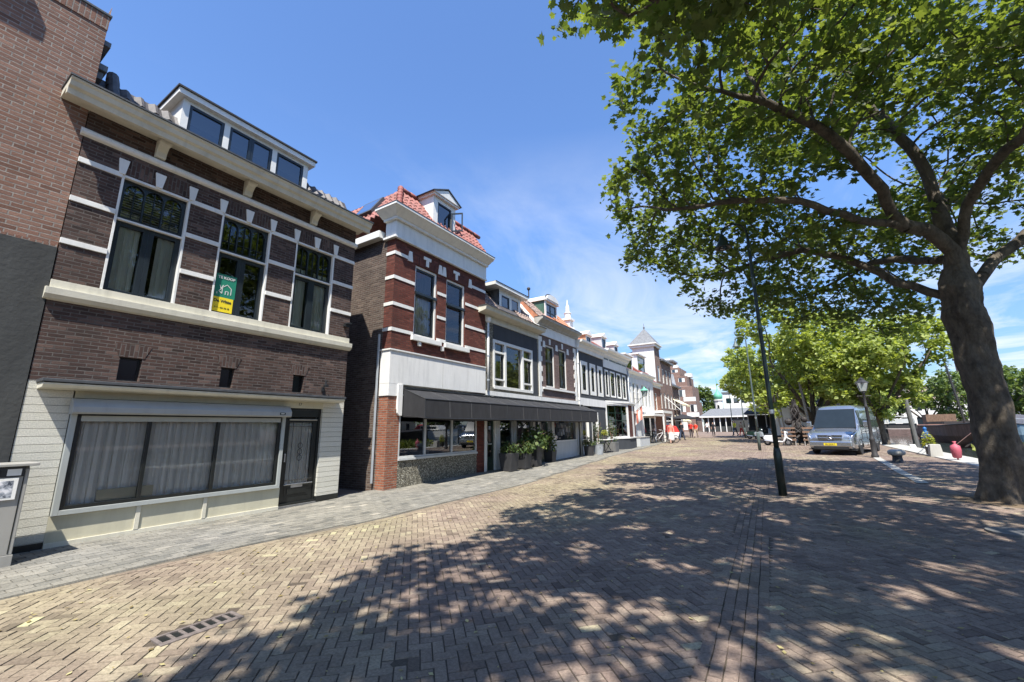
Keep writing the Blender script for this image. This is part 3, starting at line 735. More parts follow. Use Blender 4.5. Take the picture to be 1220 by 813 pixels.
def townhouse_one():
    Y0, Y1 = 1.335, 6.54
    t = thing('brick_townhouse', (XF, (Y0 + Y1) / 2, 0), 'dark purple brick townhouse with white bands, for sale board and wide curtained shop window', 'house')
    W = [(1.87, 2.87), (3.42, 4.40), (4.97, 5.97)]
    S = [(2.27, 2.56), (3.76, 4.00), (5.20, 5.46)]
    holes = [(a, b, 3.85, 5.94) for a, b in W] + [(a, b, 2.44, 2.82) for a, b in S]
    m = MB(); m.wall('x', XF, Y0, Y1, 2.36, 6.86, holes, 0.16); m.wall('y', Y1, -15, XF, -0.2, 6.95, facing=1)
    m.quad((-15, Y0 + .01, -.2), (XF - .01, Y0 + .01, -.2), (XF - .01, Y0 + .01, 6.9), (-15, Y0 + .01, 6.9)); m.quad((-15, Y0, -.2), (-15, Y1, -.2), (-15, Y1, 6.9), (-15, Y0, 6.9))
    m.build('wall', 'brick_plum', t)
    m = MB(); m.box(-15, XF - 0.02, Y0 + .02, Y1 - .02, 3.2, 3.3); m.box(-15, XF - 0.02, Y0 + .02, Y1 - .02, 6.6, 6.7); m.each('floor', 'wood_dark', t)
    # soldier arches over openings
    m = MB(); m.r = True
    for a, b in W: m.box(XF - 0.05, XF + 0.006, a - 0.03, b + 0.03, 5.955, 6.24)
    for a, b in S: m.extr_x([(a - 0.02, 2.825), (b + 0.02, 2.825), (b + 0.10, 3.03), ((a + b) / 2, 3.06), (a - 0.10, 3.03)], XF - 0.05, XF + 0.007)
    m.each('arch', 'brick_plum', t)
    # white bands, stepped round the windows
    m = MB(); ys = [Y0 - 0.005] + [v for w in W for v in w] + [Y1 + 0.005]
    for k in range(0, len(ys), 2):
        for z in (4.47, 5.19, 5.87): m.box(XF - 0.03, XF + 0.022, ys[k], ys[k + 1] - (0 if k == 6 else 0.0), z, z + 0.085)
    m.each('band', 'white', t, bevel=0.003)
    m = MB()
    for a, b in W:
        for cy, w in ((a - 0.01, .07), ((a + b) / 2, .08), (b + 0.01, .07)):
            z0 = 5.93
            m.extr_x([(cy - w * .55, z0), (cy + w * .55, z0), (cy + w, z0 + 0.27), (cy - w, z0 + 0.27)], XF - 0.03, XF + 0.034)
    m.each('keystone', 'white', t, bevel=0.004)
    m = MB(); m.extr_y([(XF, 6.33), (XF + .05, 6.35), (XF + .07, 6.38), (XF + .07, 6.43), (XF + .02, 6.47), (XF, 6.47)], Y0 - 0.05, Y1 + 0.03)
    m.build('string_course', 'white', t, bevel=0.003)
    m = MB(); m.box(XF - .02, XF + .03, Y0 - .005, Y1 + .005, 3.74, 3.875); m.extr_y([(XF, 3.56), (XF + .05, 3.58), (XF + .095, 3.64), (XF + .10, 3.74), (XF, 3.755)], Y0 - 0.05, Y1 + 0.05)
    m.build('sill_band', 'cream', t, bevel=0.003)
    # corbels
    for cy in (2.30, 3.80, 5.31):
        m = MB(); m.extr_y([(XF, 6.47), (XF + .09, 6.48), (XF + .11, 6.58), (XF + .17, 6.66), (XF + .24, 6.70), (XF + .26, 6.80), (XF, 6.80)], cy - .075, cy + .075)
        m.tube([(XF + .2, cy - .09, 6.75), (XF + .2, cy + .09, 6.75)], .06, 10)
        m.build('corbel', 'cream', t, bevel=0.006)
    m = MB(); cornice(m, XF, 1.0, 6.66, 0, [(-.1, 6.80), (.30, 6.84), (.32, 6.715), (.40, 6.71), (.42, 6.80), (.47, 6.83), (.49, 6.90), (.52, 6.93), (.52, 6.955), (-.1, 6.96)])
    m.build('cornice', 'cream', t, bevel=0.004)
    m = MB(); m.box(XF - .15, XF + .54, .985, 6.675, 6.957, 6.985); m.build('gutter_edge', 'lead', t)
    # mansard roof behind the cornice
    m = MB(); m.quad((XF - .1, Y0, 6.96), (XF - .1, Y1, 6.96), (XF - .6, Y1, 7.85), (XF - .6, Y0, 7.85)); m.quad((XF - .6, Y0, 7.85), (XF - .6, Y1, 7.85), (-15, Y1, 8.1), (-15, Y0, 8.1))
    m.quad((XF - .1, Y0, 6.96), (XF - .6, Y0, 7.85), (-15, Y0, 8.1), (-15, Y0, 6.9)); m.quad((XF - .1, Y1, 6.96), (-15, Y1, 6.9), (-15, Y1, 8.1), (XF - .6, Y1, 7.85))
    roof_tiles(m, (XF - .06, 1.55, 6.97), (0, 1, 0), (-.5, 0, .89), 5, 3); roof_tiles(m, (XF - .06, 5.32, 6.97), (0, 1, 0), (-.5, 0, .89), 5, 3)
    for i in range(5): m.tube([(XF - .12 - .11 * i, 1.62, 7.12 + .185 * i), (XF - .22 - .11 * i, 1.62, 7.32 + .185 * i)], [.10, .085], 10)
    m.build('roof', 'tile_dark', t)
    # dormer
    xd = XF - .35; dy0, dy1 = 2.60, 5.27; z0, z1 = 7.0, 8.20
    m = MB(); m.wall('x', xd, dy0, dy1, z0, z1, [(2.72, 3.36, 7.42, 8.12), (3.47, 4.38, 7.42, 8.12), (4.49, 5.15, 7.42, 8.12)], .08)
    m.wall('y', dy0, -11, xd, z0, z1, facing=-1); m.wall('y', dy1, -11, xd, z0, z1, facing=1)
    d = m.build('dormer', 'white', t)
    m = MB(); m.box(-11, xd + .10, dy0 - .12, dy1 + .12, z1 + .001, z1 + .12); m.build('fascia', 'white', d, bevel=.003)
    m = MB(); m.box(-11, xd + .13, dy0 - .15, dy1 + .15, z1 + .121, z1 + .16); m.build('roof_edge', 'bitumen', d)
    for a, b, c in ((2.72, 3.36, 1), (3.47, 4.38, 2), (4.49, 5.15, 1)):
        m = MB(); n = c; w = (b - a) / n
        for i in range(n): ring(m, xd - .06, xd - .01, a + i * w + .002, a + (i + 1) * w - .002, 7.42, 8.12, .05)
        f = m.build('dormer_window', 'navy', t); p = MB(); p.quad((xd - .04, a, 7.42), (xd - .04, b, 7.42), (xd - .04, b, 8.12), (xd - .04, a, 8.12)); p.build('pane', 'glass_dark', f)
        p = MB(); p.quad((xd - .3, a - .1, 7.3), (xd - .3, b + .1, 7.3), (xd - .3, b + .1, 8.19), (xd - .3, a - .1, 8.19)); p.build('blind', 'blind', f)
    # big windows
    for i, (a, b) in enumerate(W):
        zb, zt = 3.85, 5.94; zm = 5.15
        f = MB(); f.box(XF - .10, XF + .004, a, a + .035, zb, zt); f.box(XF - .10, XF + .004, b - .035, b, zb, zt); f.box(XF - .10, XF + .006, a + .035, b - .035, zt - .04, zt); f.box(XF - .11, XF - .02, a + .035, b - .035, zm - .015, zm + .02)
        w = f.build('window', 'white', t, bevel=.003)
        s = MB(); mid = (a + b) / 2; x0, x1 = XF - .14, XF - .075
        ring(s, x0, x1, a + .036, mid - .001, zb, zm - .016, .075, .09); ring(s, x0, x1, mid + .001, b - .036, zb, zm - .016, .075, .09)
        s.build('sash', 'navy', w, bevel=.003)
        s = MB(); ring(s, x0, x1, a + .036, b - .036, zm + .021, zt - .041, .05)
        n = 3; ww = (b - a - .072 - .1) / n
        for k in range(n):
            l, r = a + .086 + k * ww, a + .086 + (k + 1) * ww
            # rounded light: spandrel pieces round a half circle
            if k: s.box(x0 + .01, x1 - .005, l - .013, l + .013, zm + .07, zt - .09)
            cy = (l + r) / 2; R = ww / 2 - .012; zc = zt - .09 - R
            for side in (-1, 1):
                pts = [(cy + side * R, zc)] + [(cy + side * R * math.cos(q), zc + R * math.sin(q)) for q in [math.pi / 2 * j / 7 for j in range(1, 8)]] + [(cy, zt - .088), (cy + side * (R + .012), zt - .088), (cy + side * (R + .012), zc)]
                s.extr_x([(py, pz) for py, pz in (pts if side < 0 else pts[::-1])], x0 + .012, x1 - .006)
            for zz in (zm + .25,): s.box(x0 + .02, x1 - .02, l, r, zz - .006, zz + .006)
            s.box(x0 + .02, x1 - .02, cy - .005, cy + .005, zm + .07, zc + R * .9)
        s.build('fanlight', 'navy', w)
        p = MB(); p.quad((XF - .12, a, zb), (XF - .12, b, zb), (XF - .12, b, zt), (XF - .12, a, zt)); p.build('pane', 'glass', w)
        c = MB(); wd = b - a
        for q0, q1 in (((.10, .40), (.66, .94)), (), ((.08, .40), (.58, .95)))[i]: curtain(c, XF - .168, a + wd * q0, a + wd * q1, zb + .05, zm + .2, .03, .10)
        if i != 1: c.build('curtain', 'curtain_green', w, smooth=True)
        if i == 0:
            c = MB()
            for k in range(12): c.box(XF - .16, XF - .14, a + .05, b - .05, zm + .10 + k * .045, zm + .102 + k * .045 + .016)
            c.build('blind', 'blind', w)
        c = MB(); c.quad((XF - 1.6, a - 1, 3.31), (XF - 1.6, b + 1, 3.31), (XF - 1.6, b + 1, 6.6), (XF - 1.6, a - 1, 6.6)); c.build('dark_backdrop', 'plaster_dark', w)  # dark painted sheet stands in for the unlit room behind the window
    for a, b in S:
        f = MB(); ring(f, XF - .14, XF - .09, a, b, 2.44, 2.82, .025); w = f.build('small_window', 'black', t)
        p = MB(); p.quad((XF - .11, a, 2.44), (XF - .11, b, 2.44), (XF - .11, b, 2.82), (XF - .11, a, 2.82)); p.build('pane', 'black_glass', w)
        p = MB(); p.quad((XF - .3, a - .1, 2.3), (XF - .3, b + .1, 2.3), (XF - .3, b + .1, 2.95), (XF - .3, a - .1, 2.95)); p.build('blind', 'black', w)
    # canopy over the shop front
    m = MB(); m.extr_y([(XF, 2.235), (XF + .30, 2.25), (XF + .33, 2.29), (XF + .33, 2.315), (XF, 2.325)], 1.43, 6.32); c = m.build('canopy', 'cream', t, bevel=.003)
    m = MB(); m.box(XF, XF + .35, 1.41, 6.34, 2.326, 2.375); m.build('canopy_lead', 'lead', c, bevel=.008)
    m = MB(); m.box(XF - .1, XF - .003, 1.84, 6.0, 2.13, 2.24); m.box(XF - .1, XF, 5.10, 6.0, 2.095, 2.132); m.build('fascia_board', 'cream_wall', t)
    # white tile piers
    m = MB(); m.box(XF - .25, XF - .001, Y0, 1.82, .10, 2.36); m.box(XF - .25, XF - .001, 5.985, Y1 + .004, .16, 2.36); m.each('white_tiling', 'tile_white', t)
    m = MB(); m.box(XF - .25, XF - .01, Y0, 1.82, -.2, .10); m.box(XF - .25, XF + .004, 5.985, Y1 + .006, -.2, .16); m.each('plinth', 'black', t)
    # shop window
    f = MB(); ring(f, XF - .02, XF + .055, 1.83, 5.10, .44, 2.12, .07); w = f.build('shop_window', 'grey_frame', t, bevel=.004)
    s = MB(); ring(s, XF - .04, XF + .03, 1.905, 5.025, .515, 1.87, .05)
    for y in (2.80, 3.84): s.box(XF - .04, XF + .03, y - .025, y + .025, .565, 1.82)
    s.box(XF - .04, XF + .02, 1.9, 5.03, 1.871, 1.90); s.build('sash', 'black', w, bevel=.003)
    s = MB(); s.box(XF - .05, XF + .035, 1.95, 5.0, 1.78, 1.865); s.build('blind_rail', 'grey_frame', w)
    p = MB(); p.quad((XF - .0, 1.9, .5), (XF, 5.03, .5), (XF, 5.03, 1.9), (XF, 1.9, 1.9)); p.build('pane', 'glass_shop', w)
    c = MB(); curtain(c, XF - .12, 1.95, 5.0, .55, 1.88, .035, .13); c.build('curtain', 'curtain', w, smooth=True)
    c = MB(); c.box(XF - .06, XF - .045, 2.3, 3.0, .57, .74); c.build('window_shelf', 'cream_wall', w)
    m = MB(); m.box(XF - .15, XF + .002, 1.822, 5.14, -.2, .44); m.build('stall_riser', 'cream_wall', t)
    m = MB(); m.box(XF, XF + .022, 1.822, 5.14, -.1, .075)
    for y in (2.83, 3.78): m.box(XF, XF + .026, y - .03, y + .03, .076, .436)
    m.build('riser_trim', 'cream', t, bevel=.003)
    # roller shutter box
    m = MB(); m.extr_y([(XF + .03, 1.89), (XF + .20, 1.885), (XF + .23, 1.91), (XF + .23, 1.99), (XF + .14, 2.115), (XF + .03, 2.12)], 1.80, 5.12)
    c = m.build('sunscreen_box', 'cassette', t, bevel=.004)
    m = MB(); m.box(XF + .231, XF + .235, 4.86, 4.98, 1.93, 1.975); m.build('badge', 'ink', c)
    m = MB(); m.box(XF + .2355, XF + .237, 4.885, 4.955, 1.944, 1.961); m.build('badge_mark', 'white', c)
    # door
    m = MB(); ring(m, XF - .14, XF - .06, 5.125, 5.985, .0, 2.10, .05); m.box(XF - .14, XF - .07, 5.175, 5.935, 1.90, 2.05); m.box(XF - .2, XF - .02, 5.125, 5.985, -.2, .10); d = m.build('door', 'black', t, bevel=.003)
    m = MB(); ring(m, XF - .13, XF - .09, 5.18, 5.93, .10, 1.88, .10, .12); m.box(XF - .13, XF - .085, 5.28, 5.83, .22, .46); m.box(XF - .084, XF - .074, 5.34, 5.77, .27, .40); m.build('door_leaf', 'black', d, bevel=.003)
    p = MB(); p.quad((XF - .11, 5.27, .45), (XF - .11, 5.84, .45), (XF - .11, 5.84, 1.8), (XF - .11, 5.27, 1.8)); p.build('pane', 'glass_shop', d)
    c = MB(); curtain(c, XF - .16, 5.27, 5.84, .45, 1.8, .012, .07); c.build('curtain', 'curtain', d, smooth=True)
    m = MB()
    for y in (5.35, 5.55, 5.72): m.tube([(XF - .07, y, .50), (XF - .07, y, 1.78)], .006, 6)
    for z in (.56, 1.70): m.tube([(XF - .07, 5.25, z), (XF - .07, 5.88, z)], .007, 6)
    for k in range(3):
        zc = 1.02 + k * .13; m.tube([(XF - .07, 5.55 + .05 * math.cos(a), zc + .06 * math.sin(a)) for a in [2 * math.pi * j / 12 for j in range(13)]], .006, 5)
    m.build('grille', 'iron', d)
    m = MB(); m.tube([(XF - .06, 5.25, 1.84), (XF - .06, 5.9, 1.84)], .013, 8); m.tube([(XF - .06, 5.25, .47), (XF - .06, 5.9, .47)], .013, 8); m.box(XF - .08, XF - .05, 5.20, 5.23, .95, 1.12); m.box(XF - .085, XF - .07, 5.42, 5.68, .40, .45); m.build('door_handle', 'steel', d)
    m = MB(); m.box(XF - .04, XF + .015, 5.13, 5.98, -.05, .055); m.build('door_step', 'concrete_dark', d)
    text('house_number', '17', .085, 'ink', t, face_x(.012 - .01, 5.42 - ORI[t.name][1], 2.175))
    # security light
    m = MB(); m.box(XF + .001, XF + .03, 5.90, 5.97, 2.50, 2.60); m.tube([(XF + .02, 5.935, 2.58), (XF + .12, 5.935, 2.66)], .012, 6); m.box(XF + .08, XF + .16, 5.89, 5.98, 2.60, 2.65); m.tube([(XF + .1, 5.94, 2.66), (XF + .1, 5.94, 2.76)], .02, 8)
    m.build('security_light', 'plastic_black', t, bevel=.004)
    m = MB(); m.box(XF, XF + .07, 6.36, 6.50, 4.16, 4.22); m.box(XF + .0, XF + .16, 6.38, 6.50, 4.22, 4.25); m.build('camera_bracket', 'plastic_black', t)
townhouse_one()

def sale_board():
    y0, y1, x = 3.49, 3.86, XF - .068
    t = thing('for_sale_board', (x, 3.62, 3.9), 'green and yellow for sale board in the middle first floor window', 'sign')
    m = MB(); m.box(x - .004, x, y0, y1, 4.215, 4.69); m.build('green_panel', 'sign_green', t)
    m = MB(); m.box(x - .004, x + .002, y0 - .03, y1 - .02, 3.92, 4.214); m.build('yellow_panel', 'sign_yellow', t)
    o = ORI[t.name]
    def P(y, z, d=.004): return face_x(d, y - o[1], z - o[2])
    text('lettering', 'TE KOOP', .074, 'white', t, P((y0 + y1) / 2, 4.62), bold=.002)
    text('agent_name', 'De Witte', .080, 'ink', t, P((y0 + y1) / 2 - .025, 4.135), bold=.002)
    text('phone_number', '010 - 434 50 45', .042, 'ink', t, P((y0 + y1) / 2 - .025, 4.0))
    m = MB(); x2 = x + .002
    def line(pts, w=.012):
        for a, b in zip(pts, pts[1:]):
            d = Vector((b[0] - a[0], b[1] - a[1])); n = Vector((-d.y, d.x)).normalized() * w / 2
            m.prism([(x2, a[0] + n.x, a[1] + n.y), (x2, b[0] + n.x, b[1] + n.y), (x2, b[0] - n.x, b[1] - n.y), (x2, a[0] - n.x, a[1] - n.y)], (.003, 0, 0))
    line([(3.62, 4.29), (3.62, 4.42), (3.70, 4.49), (3.78, 4.42), (3.78, 4.29)]); line([(3.68, 4.28), (3.68, 4.35), (3.73, 4.35), (3.73, 4.28)])
    line([(3.53, 4.27), (3.53, 4.31)]); line([(3.56, 4.34), (3.60, 4.38), (3.57, 4.46)]); line([(3.60, 4.38), (3.63, 4.47)]); line([(3.56, 4.34), (3.62, 4.29)])
    m.build('house_logo', 'white', t)
sale_board()

def kiosk():
    # grey street cabinet with a poster in its glazed front
    X0, X1, Y0, Y1 = -8.72, -8.22, .55, 1.42
    t = thing('parking_cabinet', (-8.45, 1.0, 0), 'grey metal street cabinet with a poster panel in front of the white tiled pier', 'cabinet')
    m = MB(); m.box(X0, X1, Y0, Y1, -.03, .14); m.build('base', 'kiosk', t, bevel=.004)
    m = MB(); m.extr_y([(X0 + .02, .141), (X1 - .01, .141), (X1 - .01, 1.16), (X1 - .06, 1.20), (X0 + .02, 1.20)], Y0 + .01, Y1 - .01); m.build('body', 'kiosk', t, bevel=.006)
    m = MB(); m.box(X0 - .02, X1 + .05, Y0 - .03, Y1 + .06, 1.201, 1.235); m.build('lid', 'kiosk', t, bevel=.006)
    m = MB(); m.box(X1 - .009, X1 + .012, Y0 + .02, Y1 - .09, .80, 1.06); p = m.build('poster_panel', 'white', t, bevel=.003)
    m = MB(); m.box(X1 - .004, X1 + .004, Y0 + .02, Y1 - .05, 1.075, 1.19); m.build('display_strip', 'plastic_black', t)
    m = MB(); m.tube([(X1 + .004, Y1 - .28, 1.13), (X1 + .018, Y1 - .28, 1.13)], .03, 14); m.build('lock', 'black', t)
    m = MB(); m.box(X1 + .0121, X1 + .014, Y0 + .06, Y1 - .13, .83, 1.03); m.build('poster', 'poster', t)
    m = MB(); m.box(X1 + .004, X1 + .006, Y1 - .20, Y1 - .08, 1.09, 1.17); m.build('label_plate', 'white', t)
    m = MB(); m.box(X1 - .012, X1 - .006, Y1 - .055, Y1 - .045, .16, 1.14); m.build('door_gap', 'black', t)
m_, nt_, out_ = _mat('poster_print'); b_ = N(nt_, 'ShaderNodeBsdfPrincipled'); g_ = N(nt_, 'ShaderNodeNewGeometry')
L(nt_, ramp(nt_, noise(nt_, g_.outputs['Position'], 9, 5, 0.7), [(0.38, (0.06, 0.07, 0.09)), (0.48, (0.35, 0.37, 0.4)), (0.56, (0.65, 0.65, 0.66)), (0.7, (0.75, 0.72, 0.72))]), b_.inputs['Base Color'])
b_.inputs['Roughness'].default_value = 0.25; L(nt_, b_.outputs[0], out_.inputs[0]); M['poster'] = m_
kiosk()
# ------------------------------------------------------------------ the row of houses beyond the alley
def box_shell(m, y0, y1, z0, z1, depth=7, back=True):
    m.quad((XF - depth, y0, z0), (XF - .01, y0, z0), (XF - .01, y0, z1), (XF - depth, y0, z1))
    m.quad((XF - depth, y1, z0), (XF - .01, y1, z0), (XF - .01, y1, z1), (XF - depth, y1, z1))
    m.quad((XF - depth, y0, z0), (XF - depth, y1, z0), (XF - depth, y1, z1), (XF - depth, y0, z1))

def house_red():
    Y0, Y1 = 7.92, 12.46
    t = thing('corner_house', (XF, (Y0 + Y1) / 2, .03), 'red brick house with white bands, red tiled hip roof and black shop awning', 'house')
    W = [(8.76, 9.76), (10.22, 11.22)]
    m = MB(); m.wall('x', XF, Y0, Y1, 3.84, 7.26, [(a, b, 4.38, 6.64) for a, b in W], .14)
    m.quad((XF - .36, Y0, 3.84), (XF, Y0, 3.84), (XF, Y0, 7.26), (XF - .36, Y0, 7.26)); box_shell(m, Y0 + .05, Y1, 3.84, 7.26)
    m.build('wall', 'brick_red', t)
    m = MB(); m.wall('y', Y0 + .006, -17, XF - .36, -.3, 7.35, facing=-1); m.build('side_wall', 'brick_side', t)
    m = MB()
    for z in (4.37, 5.13, 5.94, 6.70):
        segs = [(Y0, 8.74), (9.78, 10.20), (11.24, Y1)] if z < 6.6 else [(Y0, 8.42), (11.62, Y1)]
        for k, (a, b) in enumerate(segs):
            if k == 0:
                m.extr_z([(XF - .365, a - .018), (XF + .018, a - .018), (XF + .018, b), (XF - .05, b), (XF - .05, a + .03), (XF - .365, a + .03)], z, z + .10)
            else: m.box(XF - .05, XF + .018, a, b, z, z + .10)
    m.each('band', 'white', t)
    m = MB()
    for y in (8.52, 9.88, 10.08, 11.50): m.extr_x([(y - .10, 6.66), (y + .10, 6.66), (y + .055, 6.98), (y - .055, 6.98)], XF - .03, XF + .03)
    for y in (9.26, 10.72): m.extr_x([(y - .06, 6.72), (y + .06, 6.72), (y + .06, 6.93), (y + .16, 6.93), (y + .16, 7.03), (y - .16, 7.03), (y - .16, 6.93), (y - .06, 6.93)], XF - .03, XF + .03)
    m.each('keystone', 'white', t)
    m = MB(); m.r = True
    for a, b in W: m.box(XF - .05, XF + .008, a + .05, b - .05, 6.66, 6.92)
    m.each('arch', 'brick_red', t)
    m = MB(); m.box(XF - .02, XF + .10, 8.66, 9.94, 4.22, 4.36); m.box(XF - .02, XF + .10, 10.14, 11.40, 4.22, 4.36)
    for y in (9.0, 10.04): m.box(XF, XF + .07, y - .05, y + .05, 4.08, 4.22)
    m.each('sill', 'white', t, bevel=.004)
    for i, (a, b) in enumerate(W):
        w = win(t, a, b, 4.37, 6.64, XF, 'white', 'navy', fw=.07, sw=.055, rows=(5.75,), cols=(1, 1), rec=.10, curt=[(.1, .9, .03, .62)] if i == 0 else None)
    m = MB(); m.box(XF - .05, XF + .03, 8.79, 9.73, 5.70, 5.78); m.box(XF - .05, XF + .03, 10.25, 11.19, 5.70, 5.78); m.each('transom', 'navy', t)
    # white fascia and cornice with a short return
    def ring_profile(m, prof, ya, yb, xr):
        m.extr_y([(XF + a, b) for a, b in prof], ya, yb)
    m = MB(); m.box(XF - .40, XF + .05, Y0 - .05, Y1, 7.262, 7.76); m.build('fascia', 'white', t, bevel=.004)
    m = MB()
    m.extr_z([(XF - .45, Y0 - .10), (XF + .09, Y0 - .10), (XF + .09, Y1), (XF - .45, Y1)], 7.20, 7.262)
    m.extr_z([(XF - .42, Y0 - .14), (XF + .14, Y0 - .14), (XF + .14, Y1 + .02), (XF - .42, Y1 + .02)], 7.762, 7.84)
    m.hexa([(XF - .45, Y0 - .16, 7.84), (XF + .16, Y0 - .16, 7.84), (XF + .16, Y1 + .03, 7.84), (XF - .45, Y1 + .03, 7.84)], [(XF - .5, Y0 - .40, 8.02), (XF + .40, Y0 - .40, 8.02), (XF + .40, Y1 + .06, 8.02), (XF - .5, Y1 + .06, 8.02)])
    m.box(XF - .5, XF + .42, Y0 - .42, Y1 + .07, 8.021, 8.09)
    m.build('cornice', 'white', t, bevel=.004)
    m = MB(); m.box(XF - .49, XF + .43, Y0 - .43, Y1 + .08, 8.091, 8.11); m.build('gutter_edge', 'lead', t)
    m = MB(); m.extr_y([(0, 0)] * 0 or [(-17, 7.28), (-17, 7.5), (XF - .5, 7.5), (XF - .5, 7.28)], Y0 - .22, Y0); m.build('side_gutter', 'white', t, bevel=.01)
    # hipped mansard roof
    zr, zt = 8.05, 9.5; xe, ye = XF + .2, Y0 - .12; xi, yi = XF - .85, Y0 + .85
    m = MB(); m.quad((xe, ye, zr), (xe, Y1 + .05, zr), (xi, Y1 + .05, zt), (xi, yi, zt)); m.quad((-17, ye, zr), (xe, ye, zr), (xi, yi, zt), (-17, yi, zt)); m.quad((xi, yi, zt), (xi, Y1 + .05, zt), (-17, Y1 + .05, zt + .05), (-17, yi, zt + .05)); m.quad((xe, Y1 + .05, zr), (-17, Y1 + .05, zr), (-17, Y1 + .05, zt), (xi, Y1 + .05, zt))
    r = m.build('roof', 'tile_red', t)
    m = MB(); v = Vector((xi - xe, 0, zt - zr)); vl = v.length; v.normalize()
    roof_tiles_clip(m, (xe, ye + .1, zr + .02), (0, 1, 0), v, Y1 + .1 - ye, vl, left=.97 / vl, lift=.025)
    v2 = Vector((0, yi - ye, zt - zr)); vl2 = v2.length; v2.normalize()
    roof_tiles_clip(m, (xe - .1, ye, zr + .02), (-1, 0, 0), v2, 6, vl2, left=1.05 / vl2, lift=.025)
    m.build('roof_tiles', 'tile_red', t, smooth=False)
    m = MB()
    for i in range(6):
        a, b = i / 6, (i + 1) / 6 + .02; P = lambda q: (xe + (xi - xe) * q, ye + (yi - ye) * q, zr + (zt - zr) * q + .05)
        m.tube([P(a), P(b)], [.105, .085], 10)
    m.ball(P(1.0), .11)
    for i in range(11):
        m.tube([(xi, yi + .4 * i, zt + .05), (xi, yi + .4 * i + .42, zt + .05)], [.09, .075], 8)
    m.build('ridge_caps', 'tile_red', t, smooth=True)
    m = MB(); c0 = Vector((XF - 1.25, Y0 + .12, 8.42)); u = Vector((-1, 0, 0)); n = u.cross(v2) if u.cross(v2).z > 0 else v2.cross(u)
    q = lambda a, b, h: tuple(c0 + u * a + v2 * b + n * h)
    m.hexa([q(0, 0, .02), q(.9, 0, .02), q(.9, .85, .02), q(0, .85, .02)], [q(0, 0, .14), q(.9, 0, .14), q(.9, .85, .14), q(0, .85, .14)]); s = m.build('skylight', 'lead', t)
    m = MB(); m.quad(q(.08, .08, .145), q(.82, .08, .145), q(.82, .77, .145), q(.08, .77, .145)); m.build('pane', 'glass_dark', s)
    # dormer with pediment and open casement
    a, b, xd, z0, z1 = 9.60, 10.75, XF - .12, 8.1, 9.50
    m = MB(); m.wall('x', xd, a, b, z0, z1, [(a + .22, b - .22, 8.5, 9.35)], .08); m.wall('y', a, xd - 1.7, xd, z0, z1, facing=-1); m.wall('y', b, xd - 1.7, xd, z0, z1)
    d = m.build('dormer', 'white', t)
    m = MB(); m.box(xd - 1.8, xd + .10, a - .08, b + .08, z1 + .001, z1 + .07); m.extr_x([(a - .12, z1 + .071), (b + .12, z1 + .071), ((a + b) / 2, z1 + .40)], xd - 1.8, xd + .14); m.build('pediment', 'white', d, bevel=.004)
    m = MB()
    for s_ in (-1, 1):
        yc = (a + b) / 2; ye_ = yc + s_ * (b - a + .30) / 2
        m.prism([(xd - 1.85, ye_, z1 + .065), (xd - 1.85, yc, z1 + .43), (xd - 1.85, yc, z1 + .47), (xd - 1.85, ye_ + s_ * .03, z1 + .095)], (2.02, 0, 0))
    m.build('roof_edge', 'lead', d)
    m = MB(); ring(m, xd - .06, xd - .01, a + .22, b - .22, 8.5, 9.35, .05); f = m.build('dormer_window', 'navy', t)
    m = MB(); m.quad((xd - .04, a + .22, 8.5), (xd - .04, b - .22, 8.5), (xd - .04, b - .22, 9.35), (xd - .04, a + .22, 9.35)); m.build('pane', 'glass_dark', f)
    m = MB(); ring(m, -.02, .02, 0, .42, 0, .72, .045); m.xform(Matrix.Translation((xd + .02, b - .24, 8.5)) @ Matrix.Rotation(math.radians(-62), 4, 'Z')); m.build('open_casement', 'navy', f)
    # white panel over the shop, wrapping the corner
    m = MB(); m.box(XF - .36, XF + .03, Y0 - .03, Y1 + .0, 2.86, 3.80); m.box(XF - .36, XF + .028, Y0 - .028, 8.36, 2.52, 2.859); m.extr_x([(8.30, 1.98), (8.40, 1.98), (8.40, 2.86), (8.22, 2.86), (8.22, 2.06)], XF - .02, XF + .06)
    m.build('white_panel', 'white_wall', t, bevel=.006)
    m = MB(); m.box(XF - .40, XF + .06, Y0 - .06, Y1, 3.801, 3.84); m.build('panel_drip', 'white', t)
    m = MB(); m.box(XF + .031, XF + .034, 10.1, 10.106, 2.9, 3.78); m.build('panel_joint', 'concrete', t)
    m = MB(); m.box(XF - .36, XF - .001, Y0, 8.36, -.3, 2.52); m.each('pier', 'brick_orange', t)
    m = MB(); m.box(XF - .3, XF - .004, 11.97, 12.42, -.3, 2.8); m.each('pier', 'brick_red', t)
    m = MB(); m.tube([(XF - .42, Y0 - .06, .2), (XF - .42, Y0 - .06, 4.3)], .035, 8); m.build('drainpipe', 'zinc', t)
    m = MB(); m.box(XF - .3, XF + .02, 8.22, 8.36, 2.06, 2.16); m.build('number_plate', 'white', t)
    text('house_number', '18', .07, 'ink', t, face_x(.024, 8.29 - ORI[t.name][1], 2.11 - .03))
    # shop front
    m = MB(); m.box(XF - .2, XF - .002, 8.361, 11.965, -.3, .76); m.build('stall_riser', 'pebble', t)
    m = MB(); m.box(XF - .06, XF + .05, 8.361, 11.965, .762, .82); m.build('sill', 'plank_grey', t)
    f = MB(); ring(f, XF - .08, XF - .0, 8.361, 11.965, .822, 2.6, .05)
    for y in (9.42, 10.65): f.box(XF - .08, XF, y - .035, y + .035, .873, 2.54)
    w = f.build('shop_window', 'plank_grey', t, bevel=.003)
    p = MB(); p.quad((XF - .04, 8.4, .85), (XF - .04, 11.9, .85), (XF - .04, 11.9, 2.55), (XF - .04, 8.4, 2.55)); p.build('pane', 'glass_dark', w)
